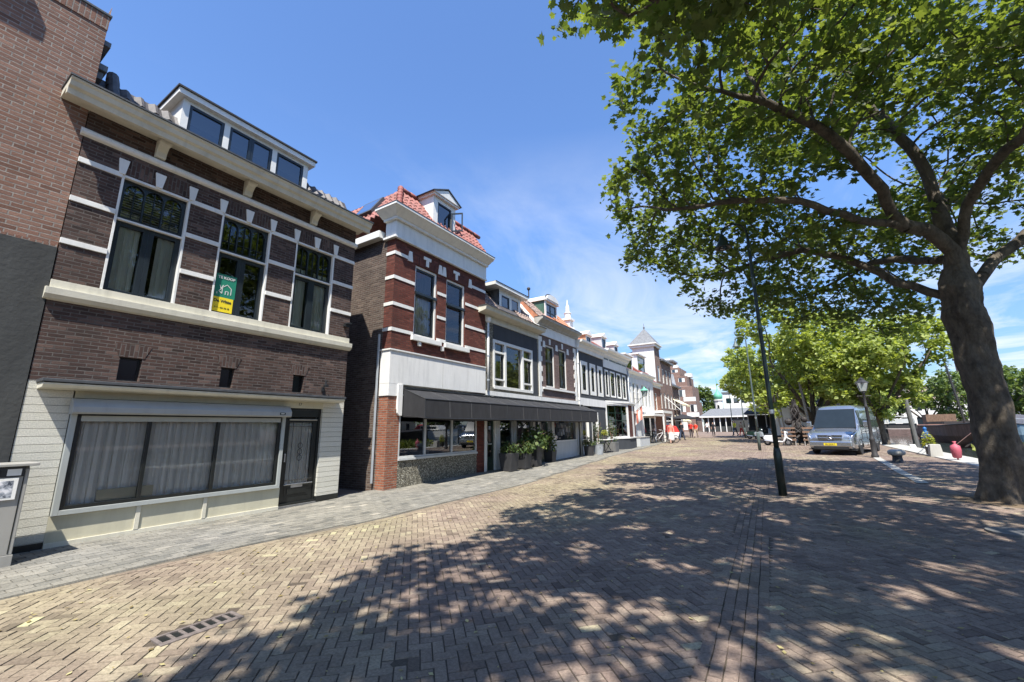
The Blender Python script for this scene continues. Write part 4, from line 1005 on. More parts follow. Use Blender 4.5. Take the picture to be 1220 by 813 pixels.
    p = MB(); p.quad((XF - 2.5, 8, -.1), (XF - 2.5, 12.4, -.1), (XF - 2.5, 12.4, 3), (XF - 2.5, 8, 3)); p.box(XF - 2.5, XF - .25, 8.1, 12.4, 2.9, 3.0); p.box(XF - 2.4, XF - .21, 8.1, 12.4, -.1, -.05); p.build('dark_backdrop', 'plaster_dark', w)  # dark painted back, ceiling and floor give the shop its interior gloom
    p = MB(); p.box(XF - .5, XF - .15, 9.35, 9.75, .5, 1.25); p.build('display_stand', 'plank_grey', w)
    m = MB(); m.box(XF - .15, XF + .01, 12.43, 12.56, -.2, 2.7); m.build('post', 'white', t)
house_red()

def door(t, y0, y1, z0, z1, xf=XF, mat='green_dark', fm='white', glass=True, name='door'):
    m = MB(); ring(m, xf - .16, xf - .02, y0, y1, z0, z1, .06); d = m.build(name, fm, t)
    m = MB(); ring(m, xf - .13, xf - .09, y0 + .061, y1 - .061, z0 + .03, z1 - .061, .10, .3); m.box(xf - .14, xf - .10, y0 + .16, y1 - .16, z0 + .33, z0 + (.55 if glass else 1.9)); m.build('door_leaf', mat, d)
    if glass:
        p = MB(); p.quad((xf - .11, y0 + .16, z0 + .5), (xf - .11, y1 - .16, z0 + .5), (xf - .11, y1 - .16, z1 - .16), (xf - .11, y0 + .16, z1 - .16)); p.build('pane', 'glass_dark', d)
    p = MB(); p.box(xf - .09, xf - .05, y0 + .10, y0 + .14, z0 + 1.0, z0 + 1.1); p.box(xf - .09, xf - .075, (y0 + y1) / 2 - .12, (y0 + y1) / 2 + .12, z0 + .98, z0 + 1.03); p.build('door_handle', 'steel', d)
    return d

def house_pebble():
    Y0, Y1 = 12.47, 16.62; g = .09
    t = thing('pebbledash_house', (XF, 14.5, g), 'low dark pebble rendered house with one wide white window and a flat roofed dormer', 'house')
    m = MB(); m.wall('x', XF, Y0 + .001, Y1, 2.98, 5.62, [(12.96, 16.05, 3.12, 5.0)], .12); box_shell(m, Y0 + .01, Y1, 2.98, 5.9); m.build('wall', 'pebble', t)
    m = MB(); m.box(XF - .02, XF + .015, 13.0 + .0, 16.1, 5.02, 5.60); m.box(XF - .02, XF + .015, 16.08, 16.5, 3.0, 5.60); m.each('dark_render', 'plaster_slate', t)
    m = MB(); m.box(XF - .05, XF + .04, Y0, Y1, 5.62, 5.86); m.extr_y([(XF, 5.861), (XF + .32, 5.93), (XF + .35, 5.95), (XF + .38, 6.06), (XF + .40, 6.09), (XF - .1, 6.09)], 12.02, 16.75); m.build('cornice', 'cream', t)
    m = MB(); m.box(XF - .2, XF + .42, 12.0, 16.77, 6.091, 6.12); m.build('gutter_edge', 'lead', t)
    m = MB(); m.box(XF - .05, XF + .05, Y0 + .01, Y1, 2.80, 2.975); m.build('white_panel', 'white_wall', t)
    f = MB(); f.box(XF - .1, XF + .03, 12.96, 13.08, 3.12, 5.0); f.box(XF - .1, XF + .03, 15.93, 16.05, 3.12, 5.0); f.box(XF - .1, XF + .035, 13.08, 15.93, 4.88, 5.0); f.box(XF - .1, XF + .05, 13.0, 16.0, 3.08, 3.20)
    for y in (13.82, 15.20): f.box(XF - .1, XF + .03, y - .07, y + .07, 3.20, 4.88)
    for a, b in ((13.08, 13.75), (15.27, 15.93)): f.box(XF - .1, XF + .025, a, b, 4.48, 4.56); f.box(XF - .1, XF + .025, a, b, 3.42, 3.48)
    w = f.build('window', 'white', t, bevel=.004)
    m = MB()
    for a, b in ((13.08, 13.75), (15.27, 15.93)): ring(m, XF - .1, XF - .03, a + .002, b - .002, 3.482, 4.478, .05)
    m.build('sash', 'navy', w)
    p = MB(); p.quad((XF - .07, 13, 3.15), (XF - .07, 16, 3.15), (XF - .07, 16, 4.95), (XF - .07, 13, 4.95)); p.build('pane', 'glass', w)
    c = MB(); curtain(c, XF - .25, 13.05, 13.6, 3.2, 4.9); curtain(c, XF - .25, 15.3, 15.95, 3.2, 4.9); c.build('curtain', 'blind', w, smooth=True)
    # roof
    x1, z1 = XF - 1.5, 8.05
    m = MB(); m.quad((XF + .1, Y0, 6.1), (XF + .1, Y1, 6.1), (x1, Y1, z1), (x1, Y0, z1)); m.quad((x1, Y0, z1), (x1, Y1, z1), (XF - 6, Y1, z1), (XF - 6, Y0, z1)); m.quad((XF + .1, Y0, 6.1), (x1, Y0, z1), (XF - 6, Y0, z1), (XF - 6, Y0, 5.9))
    m.quad((XF + .1, Y1, 6.1), (XF - 6, Y1, 5.9), (XF - 6, Y1, z1), (x1, Y1, z1))
    m.build('roof', 'tile_dark', t)
    m = MB(); v = Vector((x1 - XF - .1, 0, z1 - 6.1)); roof_tiles(m, (XF + .1, 15.2, 6.12), (0, 1, 0), v, 7, int(v.length / .32)); roof_tiles(m, (XF + .1, 12.5, 6.12), (0, 1, 0), v, 5, int(v.length / .32)); m.build('roof_tiles', 'tile_mottled', t)
    m = MB(); m.tube([Vector((XF + .1, Y1 - .05, 6.18)) + v * (k / 6) for k in range(7)], .09, 8); m.build('ridge_caps', 'white', t)
    # dormer
    a, b, xd, z0, zt = 14.0, 15.75, XF - .38, 6.15, 7.42
    m = MB(); m.wall('x', xd, a, b, z0, zt, [(a + .18, a + .80, 6.45, 7.2), (a + .95, b - .15, 6.4, 7.25)], .06); d = m.build('dormer', 'white', t)
    m = MB(); m.wall('y', a + .002, xd - 1.4, xd - .05, z0, zt, facing=-1); m.wall('y', b - .002, xd - 1.4, xd - .05, z0, zt); m.each('cheek', 'slate', d)
    m = MB(); m.box(xd - 1.6, xd + .22, a - .6, b + .4, zt + .001, zt + .14); m.build('fascia', 'white', d, bevel=.004)
    m = MB(); m.box(xd - 1.6, xd + .24, a - .57, b + .37, zt + .141, zt + .165); m.build('roof_edge', 'bitumen', d)
    for q, (e, h) in enumerate(((a + .18, a + .80), (a + .95, b - .15))):
        m = MB(); ring(m, xd - .05, xd - .005, e, h, 6.45 if q == 0 else 6.4, 7.2 if q == 0 else 7.25, .045); f = m.build('dormer_window', 'navy' if q == 0 else 'white', t)
        p = MB(); p.quad((xd - .04, e, 6.4), (xd - .04, h, 6.4), (xd - .04, h, 7.25), (xd - .04, e, 7.25)); p.build('pane', 'glass_dark', f)
        p = MB(); curtain(p, xd - .2, e, h, 6.4, 7.25, .02, .1); p.build('curtain', 'blind', f)
    # ground floor under the awning
    m = MB(); m.box(XF - .4, XF - .2, Y0 + .1, Y1, g - .3, .35); m.box(XF - .3, XF - .0, 13.20, 13.45, g - .3, 2.8); m.box(XF - .25, XF - .05, 14.55, 14.72, g - .3, 2.8); m.box(XF - .25, XF - .05, 16.1, 16.3, g - .3, 2.8); m.each('post', 'plank_grey', t)
    door(t, 12.57, 13.19, g - .05, 2.45, XF, 'green_dark', 'white')
    for a, b in ((13.46, 14.54), (14.73, 16.09)):
        m = MB(); ring(m, XF - .2, XF - .12, a, b, .35, 2.75, .06); w = m.build('shop_window', 'plank_grey', t)
        p = MB(); p.quad((XF - .16, a, .36), (XF - .16, b, .36), (XF - .16, b, 2.7), (XF - .16, a, 2.7)); p.build('pane', 'glass_dark', w)
    p = MB(); p.box(XF - 3, XF - 2.9, Y0 + .1, Y1 + 4, 0, 2.9); p.build('dark_backdrop', 'plaster_dark', t)  # dark painted panel standing in for interior shade behind both shop fronts
    p = MB()
    for y, z, s in ((13.9, 1.0, .3), (14.2, 1.7, .25), (15.1, .9, .35), (15.6, 1.5, .3), (15.9, 1.0, .25)): p.box(XF - .9, XF - .7, y - s / 2, y + s / 2, z, z + s)
    p.build('shop_display', 'plank_grey', t)
house_pebble()
def downpipe(x, y, z0, z1, label, mat='white'):
    t = thing('drainpipe', (x, y, z0), label, 'drainpipe', 'drainpipes between the house fronts'); m = MB(); m.tube([(x, y, z0), (x, y, z1)], .045, 10); m.build('pipe', mat, t, smooth=True)
    m = MB(); m.lathe([(.05, 0), (.10, .06), (.11, .20), (.05, .21)], (x, y, z1), 10); m.build('hopper', mat, t)
    m = MB()
    for k in range(3): z = z0 + (z1 - z0) * (.15 + .35 * k); m.tube([(x, y, z), (x, y, z + .05)], .056, 10)
    m.each('pipe_clip', 'zinc', t)
downpipe(XF + .07, 12.56, 2.95, 5.55, 'white drainpipe between the red brick house and the pebbledash house')
downpipe(XF + .09, 20.98, .15, 5.85, 'white drainpipe between the quoined house and the slate house')
downpipe(XF + .09, 30.12, .2, 5.6, 'white drainpipe between the bay window house and the white house', 'zinc')

def house_quoins():
    Y0, Y1 = 16.64, 20.92; g = .12
    t = thing('quoined_house', (XF, 18.8, g), 'brown brick house with white toothed quoins and a green dormer with curved top', 'house')
    W = [(17.35, 18.28), (18.80, 19.68)]
    m = MB(); m.wall('x', XF, Y0, Y1, 2.98, 5.9, [(a, b, 3.48, 5.50) for a, b in W], .12); box_shell(m, Y0, Y1, 2.98, 6.0); m.build('wall', 'brick_mauve', t)
    m = MB()
    for k in range(12):
        z = 3.0 + k * .235; ww = .34 if k % 2 else .22
        m.box(XF - .03, XF + .03, Y0, Y0 + ww, z, z + .232); m.box(XF - .03, XF + .03, Y1 - ww, Y1, z, z + .232)
    m.each('quoin', 'white', t)
    m = MB()
    for y in (17.2, 18.54, 19.86): m.extr_x([(y - .13, 5.35), (y + .13, 5.35), (y + .08, 5.65), (y - .08, 5.65)], XF - .02, XF + .03)
    for y in (17.8, 19.2): m.box(XF - .02, XF + .035, y - .07, y + .07, 5.55, 5.82)
    m.each('keystone', 'white', t)
    m = MB(); m.box(XF - .03, XF + .08, Y0 + .36, Y1 - .36, 3.36, 3.45); m.build('sill', 'white', t)
    for a, b in W: win(t, a, b, 3.48, 5.50, XF, 'white', 'navy', fw=.06, sw=.05, rows=(4.75,), cols=(1, 1), rec=.09, curt=[(.05, .3, .03, .97), (.7, .95, .03, .97)])
    m = MB(); m.box(XF - .05, XF + .05, Y0, Y1, 5.901, 6.36); m.build('fascia', 'white', t)
    m = MB(); m.extr_y([(XF - .1, 6.362), (XF + .10, 6.362), (XF + .14, 6.44), (XF + .30, 6.56), (XF + .36, 6.58), (XF + .38, 6.68), (XF - .1, 6.68)], Y0 - .15, Y1 + .15); m.build('cornice', 'concrete', t)
    m = MB(); m.box(XF - .1, XF + .40, Y0 - .16, Y1 + .16, 6.681, 6.705); m.build('gutter_edge', 'lead', t)
    m = MB(); m.box(XF - .05, XF + .05, Y0 + .001, Y1, 2.80, 2.975); m.build('white_panel', 'white_wall', t)
    x1, z1 = XF - 1.1, 7.95
    m = MB(); m.quad((XF + .1, Y0, 6.7), (XF + .1, Y1, 6.7), (x1, Y1, z1), (x1, Y0, z1)); m.quad((x1, Y0, z1), (x1, Y1, z1), (XF - 6, Y1, z1), (XF - 6, Y0, z1)); m.quad((XF + .1, Y0, 6.7), (x1, Y0, z1), (XF - 6, Y0, z1), (XF - 6, Y0, 5.9)); m.quad((XF + .1, Y1, 6.7), (XF - 6, Y1, 5.9), (XF - 6, Y1, z1), (x1, Y1, z1)); m.build('roof', 'tile_orange', t)
    v = Vector((x1 - XF - .1, 0, z1 - 6.7)); m = MB(); roof_tiles(m, (XF + .1, Y0 + 2.6, 6.72), (0, 1, 0), v, 8, int(v.length / .32)); m.build('roof_tiles', 'tile_orange', t); m = MB(); roof_tiles(m, (XF + .1, Y0, 6.72), (0, 1, 0), v, 6, int(v.length / .32)); m.build('roof_tiles', 'tile_mottled', t)
    a, b, xd, z0, zt = 18.15, 19.6, XF - .4, 6.7, 8.0
    m = MB(); m.wall('x', xd, a, b, z0, zt, [(a + .15, b - .12, 7.0, 7.9)], .06); m.box(xd, xd + .05, a, a + .13, z0, zt); d = m.build('dormer', 'white', t)
    m = MB(); m.wall('y', a + .002, xd - 1.6, xd - .02, z0, zt, facing=-1); m.wall('y', b - .002, xd - 1.6, xd - .02, z0, zt); m.each('cheek', 'green_cheek', d)
    m = MB(); m.box(xd - 1.7, xd + .12, a - .08, b + .08, zt + .001, zt + .09); yc = (a + b) / 2
    m.extr_x([(yc - .68, zt + .091)] + [(yc + .68 * math.cos(math.pi - q), zt + .091 + .30 * math.sin(q)) for q in [math.pi * j / 10 for j in range(1, 10)]] + [(yc + .68, zt + .091)], xd - 1.7, xd + .15); m.build('pediment', 'white', d)
    m = MB(); m.tube([(xd + .05, yc + .72 * math.cos(math.pi - q), zt + .10 + .33 * math.sin(q)) for q in [math.pi * j / 12 for j in range(13)]], .03, 6); m.build('roof_edge', 'lead', d)
    m = MB(); ring(m, xd - .05, xd - .005, a + .15, b - .12, 7.0, 7.9, .04); m.box(xd - .05, xd - .01, yc - .02, yc + .02, 7.04, 7.86); m.box(xd - .05, xd - .01, a + .19, b - .16, 7.44, 7.48); f = m.build('dormer_window', 'navy', t)
    p = MB(); p.quad((xd - .04, a + .15, 7.0), (xd - .04, b - .12, 7.0), (xd - .04, b - .12, 7.9), (xd - .04, a + .15, 7.9)); p.build('pane', 'glass_dark', f)
    m = MB(); m.tube([(XF - 1.3, 20.85, 7.4), (XF - 1.3, 20.85, 8.75)], [.10, .10], 12); m.tube([(XF - 1.3, 20.85, 8.72), (XF - 1.3, 20.85, 8.82)], .13, 12); m.build('chimney_pipe', 'lead', t)
    m = MB(); m.ball((XF - .7, 17.1, 8.36), .09); m.tube([(XF - .7, 17.1, 7.9), (XF - .7, 17.1, 8.3)], .03, 6); m.build('vent_pipe', 'iron', t)
    # shop front: display window with low pale panel
    m = MB(); m.box(XF - .25, XF - .02, 18.05, 20.75, g - .3, .93); m.box(XF - .25, XF + .01, 17.80, 18.05, g - .3, 2.8); m.box(XF - .25, XF + .01, 20.75, 20.91, g - .3, 2.8); m.each('stall_riser', 'plank_grey', t)
    m = MB(); ring(m, XF - .12, XF - .03, 18.06, 20.74, .94, 2.78, .06); w = m.build('shop_window', 'white', t)
    p = MB(); p.quad((XF - .08, 18.1, 1), (XF - .08, 20.7, 1), (XF - .08, 20.7, 2.7), (XF - .08, 18.1, 2.7)); p.build('pane', 'glass', w)
    p = MB()
    for k in range(26): y, z = random.uniform(18.3, 20.6), random.uniform(1.1, 2.5); p.box(XF - .5, XF - .3, y - .06, y + .06, z, z + random.uniform(.1, .25))
    p.build('shop_display', 'cloth_white', w); p = MB(); p.ball((XF - .3, 18.5, 1.75), .16); p.build('paper_flower', 'red', w)
    door(t, 16.9, 17.78, g - .05, 2.6, XF - .1, 'green_dark', 'plank_grey')
house_quoins()

def awning(y0, y1, first, label):
    t = thing('shop_awning', (XF, (y0 + y1) / 2, 2.8), label, 'awning', 'black awning sections over the shop fronts')
    x0, x1 = XF + .062, XF + .90; zt, zf, zb = 2.74, 2.42, 1.90
    m = MB(); n = 10
    for i in range(n):
        a = y0 + (y1 - y0) * i / n; b = y0 + (y1 - y0) * (i + 1) / n; s = lambda y: -.012 * math.sin(math.pi * ((y - y0) / (y1 - y0)) * 4) ** 2
        m.quad((x0, a, zt), (x1, a, zf + s(a)), (x1, b, zf + s(b)), (x0, b, zt))
    m.build('sloping_cloth', 'awning_sun', t)
    m = MB()
    for i in range(1, 4):
        a = y0 + (y1 - y0) * i / 4; m.tube([(x0, a, zt + .004), (x1, a, zf + .004), (x1 + .024, a, zb + .03)], .006, 4)
    m.each('seam', 'seam_grey', t)
    m = MB()
    for i in range(n):
        a = y0 + (y1 - y0) * i / n; b = y0 + (y1 - y0) * (i + 1) / n; s = lambda y: .03 * (1 - math.sin(math.pi * (y - y0) / (y1 - y0)))
        m.quad((x1 + .02, a, zb + s(a)), (x1 + .02, b, zb + s(b)), (x1, b, zf - .012), (x1, a, zf - .012)); m.quad((x1 - .03, a, zb - .06 + s(a)), (x1 - .03, b, zb - .06 + s(b)), (x1 + .02, b, zb + s(b)), (x1 + .02, a, zb + s(a)))
    m.build('front_valance', 'awning', t)
    m = MB(); m.tube([(x1, y0, zf), (x1, y1, zf)], .014, 6); m.tube([(x1 + .015, y0, zb), (x1 + .015, y1, zb)], .016, 6)
    for y in (y0 + .01, y1 - .01): m.tube([(x0, y, zt), (x1, y, zf), (x1 + .015, y, zb)], .014, 6); m.tube([(x0, y, zb + .1), (x1 + .01, y, zb)], .012, 6)
    m.build('awning_frame', 'plastic_black', t)
    m = MB()
    for y in ([y0 + .005] if first else []) + [y1 - .005]: m.quad((x0, y, zt), (x0, y, zb + .05), (x1 + .015, y, zb), (x1, y, zf))
    m.each('side_cloth', 'awning', t)
    m = MB(); m.box(XF + .061, XF + .12, y0, y1, 2.742, 2.80); m.build('wall_rail', 'plastic_black', t)
awning(8.42, 12.55, True, 'black shop awning section over the window under the red brick house')
awning(12.56, 17.0, False, 'black shop awning section hanging in the middle over the planters')
awning(17.01, 21.35, False, 'black shop awning section at the far end before the slate coloured house')
def house_slate():
    g = .14
    # two slate coloured fronts under white cornices
    Y0, Y1 = 20.95, 25.12
    t = thing('slate_house', (XF, 23, g), 'slate coloured house with three white upper windows and white ground floor doors', 'house')
    W = [(21.45, 22.45), (22.80, 23.72), (24.05, 24.92)]
    m = MB(); m.wall('x', XF + .03, Y0 + .35, Y1, 3.2, 5.78, [(a, b, 3.42, 5.28) for a, b in W], .1); box_shell(m, Y0, Y1, 2.5, 6.0); m.wall('y', Y0, XF - 1, XF + .03, 2.9, 5.9, facing=-1); m.build('wall', 'plaster_slate', t)
    m = MB(); m.box(XF - .03, XF + .05, Y0 + .0, Y0 + .36, 3.2, 5.85); m.build('pilaster', 'plaster_grey', t)
    for a, b in W: win(t, a, b, 3.42, 5.28, XF + .03, 'white', 'navy', fw=.22, sw=.06, rows=(4.65,), cols=(1, 1), rec=.04, proud=.0)
    m = MB(); m.extr_y([(XF - .1, 5.79), (XF + .10, 5.79), (XF + .12, 6.0), (XF + .2, 6.08), (XF + .22, 6.18), (XF + .42, 6.26), (XF + .44, 6.36), (XF - .1, 6.36)], Y0, Y1); m.build('cornice', 'white', t)
    m = MB(); m.box(XF - .05, XF + .07, Y0, Y1, 2.78, 3.195); m.build('white_panel', 'white_wall', t)
    m = MB(); m.box(XF - .1, XF + .03, Y0, 21.3, g - .3, 2.775); m.box(XF - .1, XF + .03, 22.3, 22.75, g - .3, 2.775); m.box(XF - .1, XF + .03, 23.8, 25.1, g - .3, 2.775); m.box(XF - .1, XF + .03, 21.3, 23.8, 2.45, 2.775); m.build('lower_wall', 'plaster_slate', t)
    door(t, 21.3, 22.3, g, 2.45, XF + .06, 'white', 'white'); door(t, 22.75, 23.8, g, 2.45, XF + .06, 'white', 'white')
    m = MB(); x1, z1 = XF - 1.6, 7.6
    m.quad((XF + .1, Y0, 6.36), (XF + .1, Y1, 6.36), (x1, Y1, z1), (x1, Y0, z1)); m.quad((x1, Y0, z1), (x1, Y1, z1), (XF - 6, Y1, z1), (XF - 6, Y0, z1)); m.quad((XF + .1, Y0, 6.36), (x1, Y0, z1), (XF - 6, Y0, z1), (XF - 6, Y0, 5.9)); m.build('roof', 'tile_orange', t)
    def small_dormer(t, a, b, xd, z0, zt, cheek):
        m = MB(); m.wall('x', xd, a, b, z0, zt, [(a + .12, b - .12, z0 + .12, zt - .1)], .05); d = m.build('dormer', 'white', t)
        m = MB(); m.wall('y', a + .003, xd - 1.6, xd, z0, zt, facing=-1); m.wall('y', b - .003, xd - 1.6, xd, z0, zt); m.each('cheek', cheek, d)
        yc = (a + b) / 2; m = MB(); m.extr_x([(a - .1, zt + .001), (b + .1, zt + .001), (yc, zt + .32)], xd - 1.7, xd + .1); m.build('pediment', 'white', d)
        m = MB(); m.box(xd - .05, xd - .02, yc - .02, yc + .02, z0 + .12, zt - .1); ring(m, xd - .05, xd - .01, a + .12, b - .12, z0 + .12, zt - .1, .05); f = m.build('dormer_window', 'navy', t)
        p = MB(); p.quad((xd - .04, a + .1, z0 + .1), (xd - .04, b - .1, z0 + .1), (xd - .04, b - .1, zt - .1), (xd - .04, a + .1, zt - .1)); p.build('pane', 'glass_dark', f)
    small_dormer(t, 23.5, 24.4, XF - .38, 6.36, 7.2, 'cheek_tan')
    m = MB(); m.box(XF - 1.9, XF - 1.45, 23.6, 24.1, 7.3, 8.3); m.box(XF - 2.0, XF - 1.35, 23.5, 24.2, 8.3, 8.42); m.lathe([(.2, 0), (.22, .35), (.26, .38), (.14, .45), (.12, .8), (.05, 1.0), (.02, 1.3)], (XF - 1.68, 23.85, 8.42), 10); m.build('chimney', 'white', t)
    m = MB(); m.extr_x([(24.3, 7.2), (25.9, 7.2), (25.3, 7.9), (24.9, 7.9)], XF - 3.2, XF - 1.8); m.lathe([(.2, 0), (.24, .2), (.1, .3), (.03, .6)], (XF - 2.2, 25.6, 8.0), 8); m.build('roof_gable', 'white', t)
    Y0, Y1 = 25.14, 30.10
    t = thing('bay_window_house', (XF, 27.6, g), 'slate coloured house with four upper windows above a large multi paned bay window', 'house')
    W = [(25.35, 26.0), (26.30, 27.28), (27.62, 28.5), (28.85, 29.65)]
    m = MB(); m.wall('x', XF + .03, Y0, Y1, 3.3, 5.35, [(a, b, 3.5, 5.2) for a, b in W], .1); box_shell(m, Y0, Y1, -.2, 6.3); m.wall('y', Y1, XF - 1, XF + .03, -.2, 6.2); m.build('wall', 'plaster_slate', t)
    for i, (a, b) in enumerate(W): win(t, a, b, 3.5, 5.2, XF + .03, 'white', 'navy', fw=.10, sw=.05, rows=(4.5,), cols=(1, 1), rec=.04, curt=[(.1, .9, .05, .6)])
    m = MB(); m.box(XF - .02, XF + .05, Y0 + .001, Y1, 5.352, 6.02); m.build('sign_panel', 'white', t)
    m = MB()
    for a, b in ((25.3, 26.1), (26.3, 27.6), (27.7, 28.9), (29.0, 29.9)): m.box(XF + .051, XF + .06, a, b, 5.86, 5.96)
    m.each('vent_slot', 'black', t)
    m = MB(); m.extr_y([(XF - .1, 6.02), (XF + .10, 6.02), (XF + .12, 6.14), (XF + .22, 6.22), (XF + .24, 6.32), (XF + .44, 6.40), (XF + .46, 6.52), (XF - .1, 6.52)], Y0, Y1 + .1); m.build('cornice', 'white', t)
    m = MB(); x1, z1 = XF - 1.6, 7.7; m.quad((XF + .1, Y0, 6.5), (XF + .1, Y1, 6.5), (x1, Y1, z1), (x1, Y0, z1)); m.quad((x1, Y0, z1), (x1, Y1, z1), (XF - 6, Y1, z1), (XF - 6, Y0, z1)); m.quad((XF + .1, Y1, 6.5), (XF - 6, Y1, 6.5), (XF - 6, Y1, z1), (x1, Y1, z1)); m.quad((XF + .1, Y0, 6.5), (XF - 6, Y0, 6.5), (XF - 6, Y0, z1), (x1, Y0, z1)); m.build('roof', 'tile_red', t)
    small_dormer(t, 26.25, 27.15, XF - .38, 6.52, 7.55, 'plank_grey'); small_dormer(t, 28.8, 29.65, XF - .38, 6.52, 7.4, 'plank_grey')
    # canted bay
    xb = XF + .62; ya, yb, yc_, yd = 25.2, 25.75, 28.6, 29.9
    P = [(XF + .03, ya), (xb, yb), (xb, yc_), (XF + .03, yd)]
    P = [(XF + .031, 25.18), (XF + .66, 27.75), (XF + .50, 29.75), (XF + .031, 29.95)]
    m = MB(); m.extr_z(P, g - .2, .86); m.build('bay_base', 'plaster_slate', t)
    m = MB(); Q = [(x + .05 * (i in (1, 2)), y) for i, (x, y) in enumerate(P)]; m.extr_z(Q, .861, .95); m.extr_z(Q, 3.02, 3.12); m.extr_z([(x + .1 * (i in (1, 2)), y) for i, (x, y) in enumerate(P)], 3.121, 3.24); m.build('bay_cornice', 'white', t)
    def seg(p, q, u0, u1, z0, z1, th, mb, off=0.0):
        p, q = Vector(p), Vector(q); d = (q - p); l = d.length; d.normalize(); n = Vector((d.y, -d.x))
        a = p + d * (u0 * l) + n * off; b = p + d * (u1 * l) + n * off
        mb.hexa([(a.x, a.y, z0), (a.x - n.x * th, a.y - n.y * th, z0), (b.x - n.x * th, b.y - n.y * th, z0), (b.x, b.y, z0)], [(a.x, a.y, z1), (a.x - n.x * th, a.y - n.y * th, z1), (b.x - n.x * th, b.y - n.y * th, z1), (b.x, b.y, z1)])
    m = MB(); p, q = P[0], P[1]
    for a, b in ((0, .05), (.92, 1)): seg(p, q, a, b, .951, 3.019, .08, m, -.005)
    seg(p, q, .05, .92, .951, 1.02, .08, m, -.01); seg(p, q, .05, .92, 2.94, 3.019, .08, m, -.01); w = m.build('bay_window', 'white', t)
    m = MB()
    for k in range(1, 4): seg(p, q, .05 + .29 * k - .22 - .012, .05 + .29 * k - .22 + .012, 1.02, 2.94, .04, m, -.03)
    for z in (1.98, 2.46): seg(p, q, .05, .92, z, z + .035, .04, m, -.028)
    m.build('sash', 'green_dark', w)
    m = MB(); a, b = Vector(p), Vector(q); m.quad((a.x - .04, a.y, 1), (b.x - .05, b.y - .02, 1), (b.x - .05, b.y - .02, 3), (a.x - .04, a.y, 3)); m.build('pane', 'glass_dark', w)
    m = MB(); seg(P[1], P[2], 0.02, .55, .951, 3.019, .1, m, -.005); m.build('brick_pier', 'brick_red', t)
    m = MB(); seg(P[1], P[2], .56, .80, .951, 3.019, .1, m, .0); m.build('white_post', 'white', t)
    m = MB(); seg(P[1], P[2], .81, 1.0, .951, 3.019, .1, m, -.006); m.build('brick_pier', 'brick_red', t)
house_slate()

def simple_house(name, label, y0, y1, xf, g, zt, wallmat, wins, roofmat, zr, cornmat='white', ground=None, dorm=None, depth=7, xback=None):
    t = thing(name, (xf, (y0 + y1) / 2, g), label, 'house')
    holes = [w for w in wins]
    m = MB(); m.wall('x', xf, y0, y1, g - .2, zt, holes, .12); m.wall('y', y0, xf - depth, xf, g - .2, zt, facing=-1); m.wall('y', y1, xf - depth, xf, g - .2, zt); m.build('wall', wallmat, t)
    for a, b, c, d in wins:
        m = MB(); ring(m, xf - .1, xf - .03, a, b, c, d, .07); m.box(xf - .1, xf - .04, a + .07, b - .07, (c + d) / 2 + .1, (c + d) / 2 + .15); w = m.build('window', 'white', t)
        p = MB(); p.quad((xf - .07, a, c), (xf - .07, b, c), (xf - .07, b, d), (xf - .07, a, d)); p.build('pane', 'glass_dark', w)
    m = MB(); m.extr_y([(xf - .1, zt), (xf + .06, zt), (xf + .08, zt + .2), (xf + .28, zt + .32), (xf + .3, zt + .42), (xf - .1, zt + .42)], y0 - .05, y1 + .05); m.build('cornice', cornmat, t)
    x1 = xf - 1.6; m = MB(); z = zt + .4
    m.quad((xf + .1, y0, z), (xf + .1, y1, z), (x1, y1, zr), (x1, y0, zr)); m.quad((x1, y0, zr), (x1, y1, zr), (xf - depth, y1, z), (xf - depth, y0, z)); m.poly((xf + .1, y0, z), (x1, y0, zr), (xf - depth, y0, z)); m.poly((xf + .1, y1, z), (xf - depth, y1, z), (x1, y1, zr)); m.build('roof', roofmat, t)
    if dorm:
        a, b, z0, z1 = dorm; xd = xf - .3
        m = MB(); m.wall('x', xd, a, b, z0, z1, [(a + .2, b - .2, z0 + .15, z1 - .12)], .05); m.wall('y', a, xd - 1.4, xd, z0, z1, facing=-1); m.wall('y', b, xd - 1.4, xd, z0, z1); d = m.build('dormer', 'white', t)
        m = MB(); m.box(xd - 1.5, xd + .15, a - .15, b + .15, z1 + .001, z1 + .12); m.build('fascia', 'white', d)
        m = MB(); ring(m, xd - .05, xd - .01, a + .2, b - .2, z0 + .15, z1 - .12, .06); f = m.build('dormer_window', 'navy', t)
        p = MB(); p.quad((xd - .04, a + .2, z0 + .1), (xd - .04, b - .2, z0 + .1), (xd - .04, b - .2, z1 - .1), (xd - .04, a + .2, z1 - .1)); p.build('pane', 'glass_dark', f)
    if ground: ground(t)
    return t

def g6(t):
    xf = ORI[t.name][0]
    m = MB(); m.box(xf + .0, xf + .35, 30.4, 33.8, 2.55, 2.72); m.build('shop_canopy', 'white', t)
    m = MB()
    for k in range(9): m.box(xf, xf + .03, 30.7 + k * .33, 30.95 + k * .33, .9, 2.4)
    m.each('shutter_board', 'plank_grey', t)
simple_house('white_house', 'white plastered house with dormer and wall lantern just beyond the bay window house', 30.15, 33.95, -9.1, .18, 5.35, 'white_wall', [(30.7, 31.3, 3.3, 4.9), (31.8, 32.4, 3.3, 4.9), (32.9, 33.5, 3.3, 4.9)], 'tile_red', 7.1, ground=g6, dorm=(31.2, 33.2, 5.8, 7.05))
def g7(t):
    xf = ORI[t.name][0]
    m = MB(); m.box(xf, xf + .9, 34.3, 38.0, 2.45, 2.62); m.build('shop_canopy', 'white', t)
    m = MB(); m.box(xf - .05, xf + .01, 34.5, 37.8, .3, 2.3); m.build('shop_window', 'glass_dark', t)
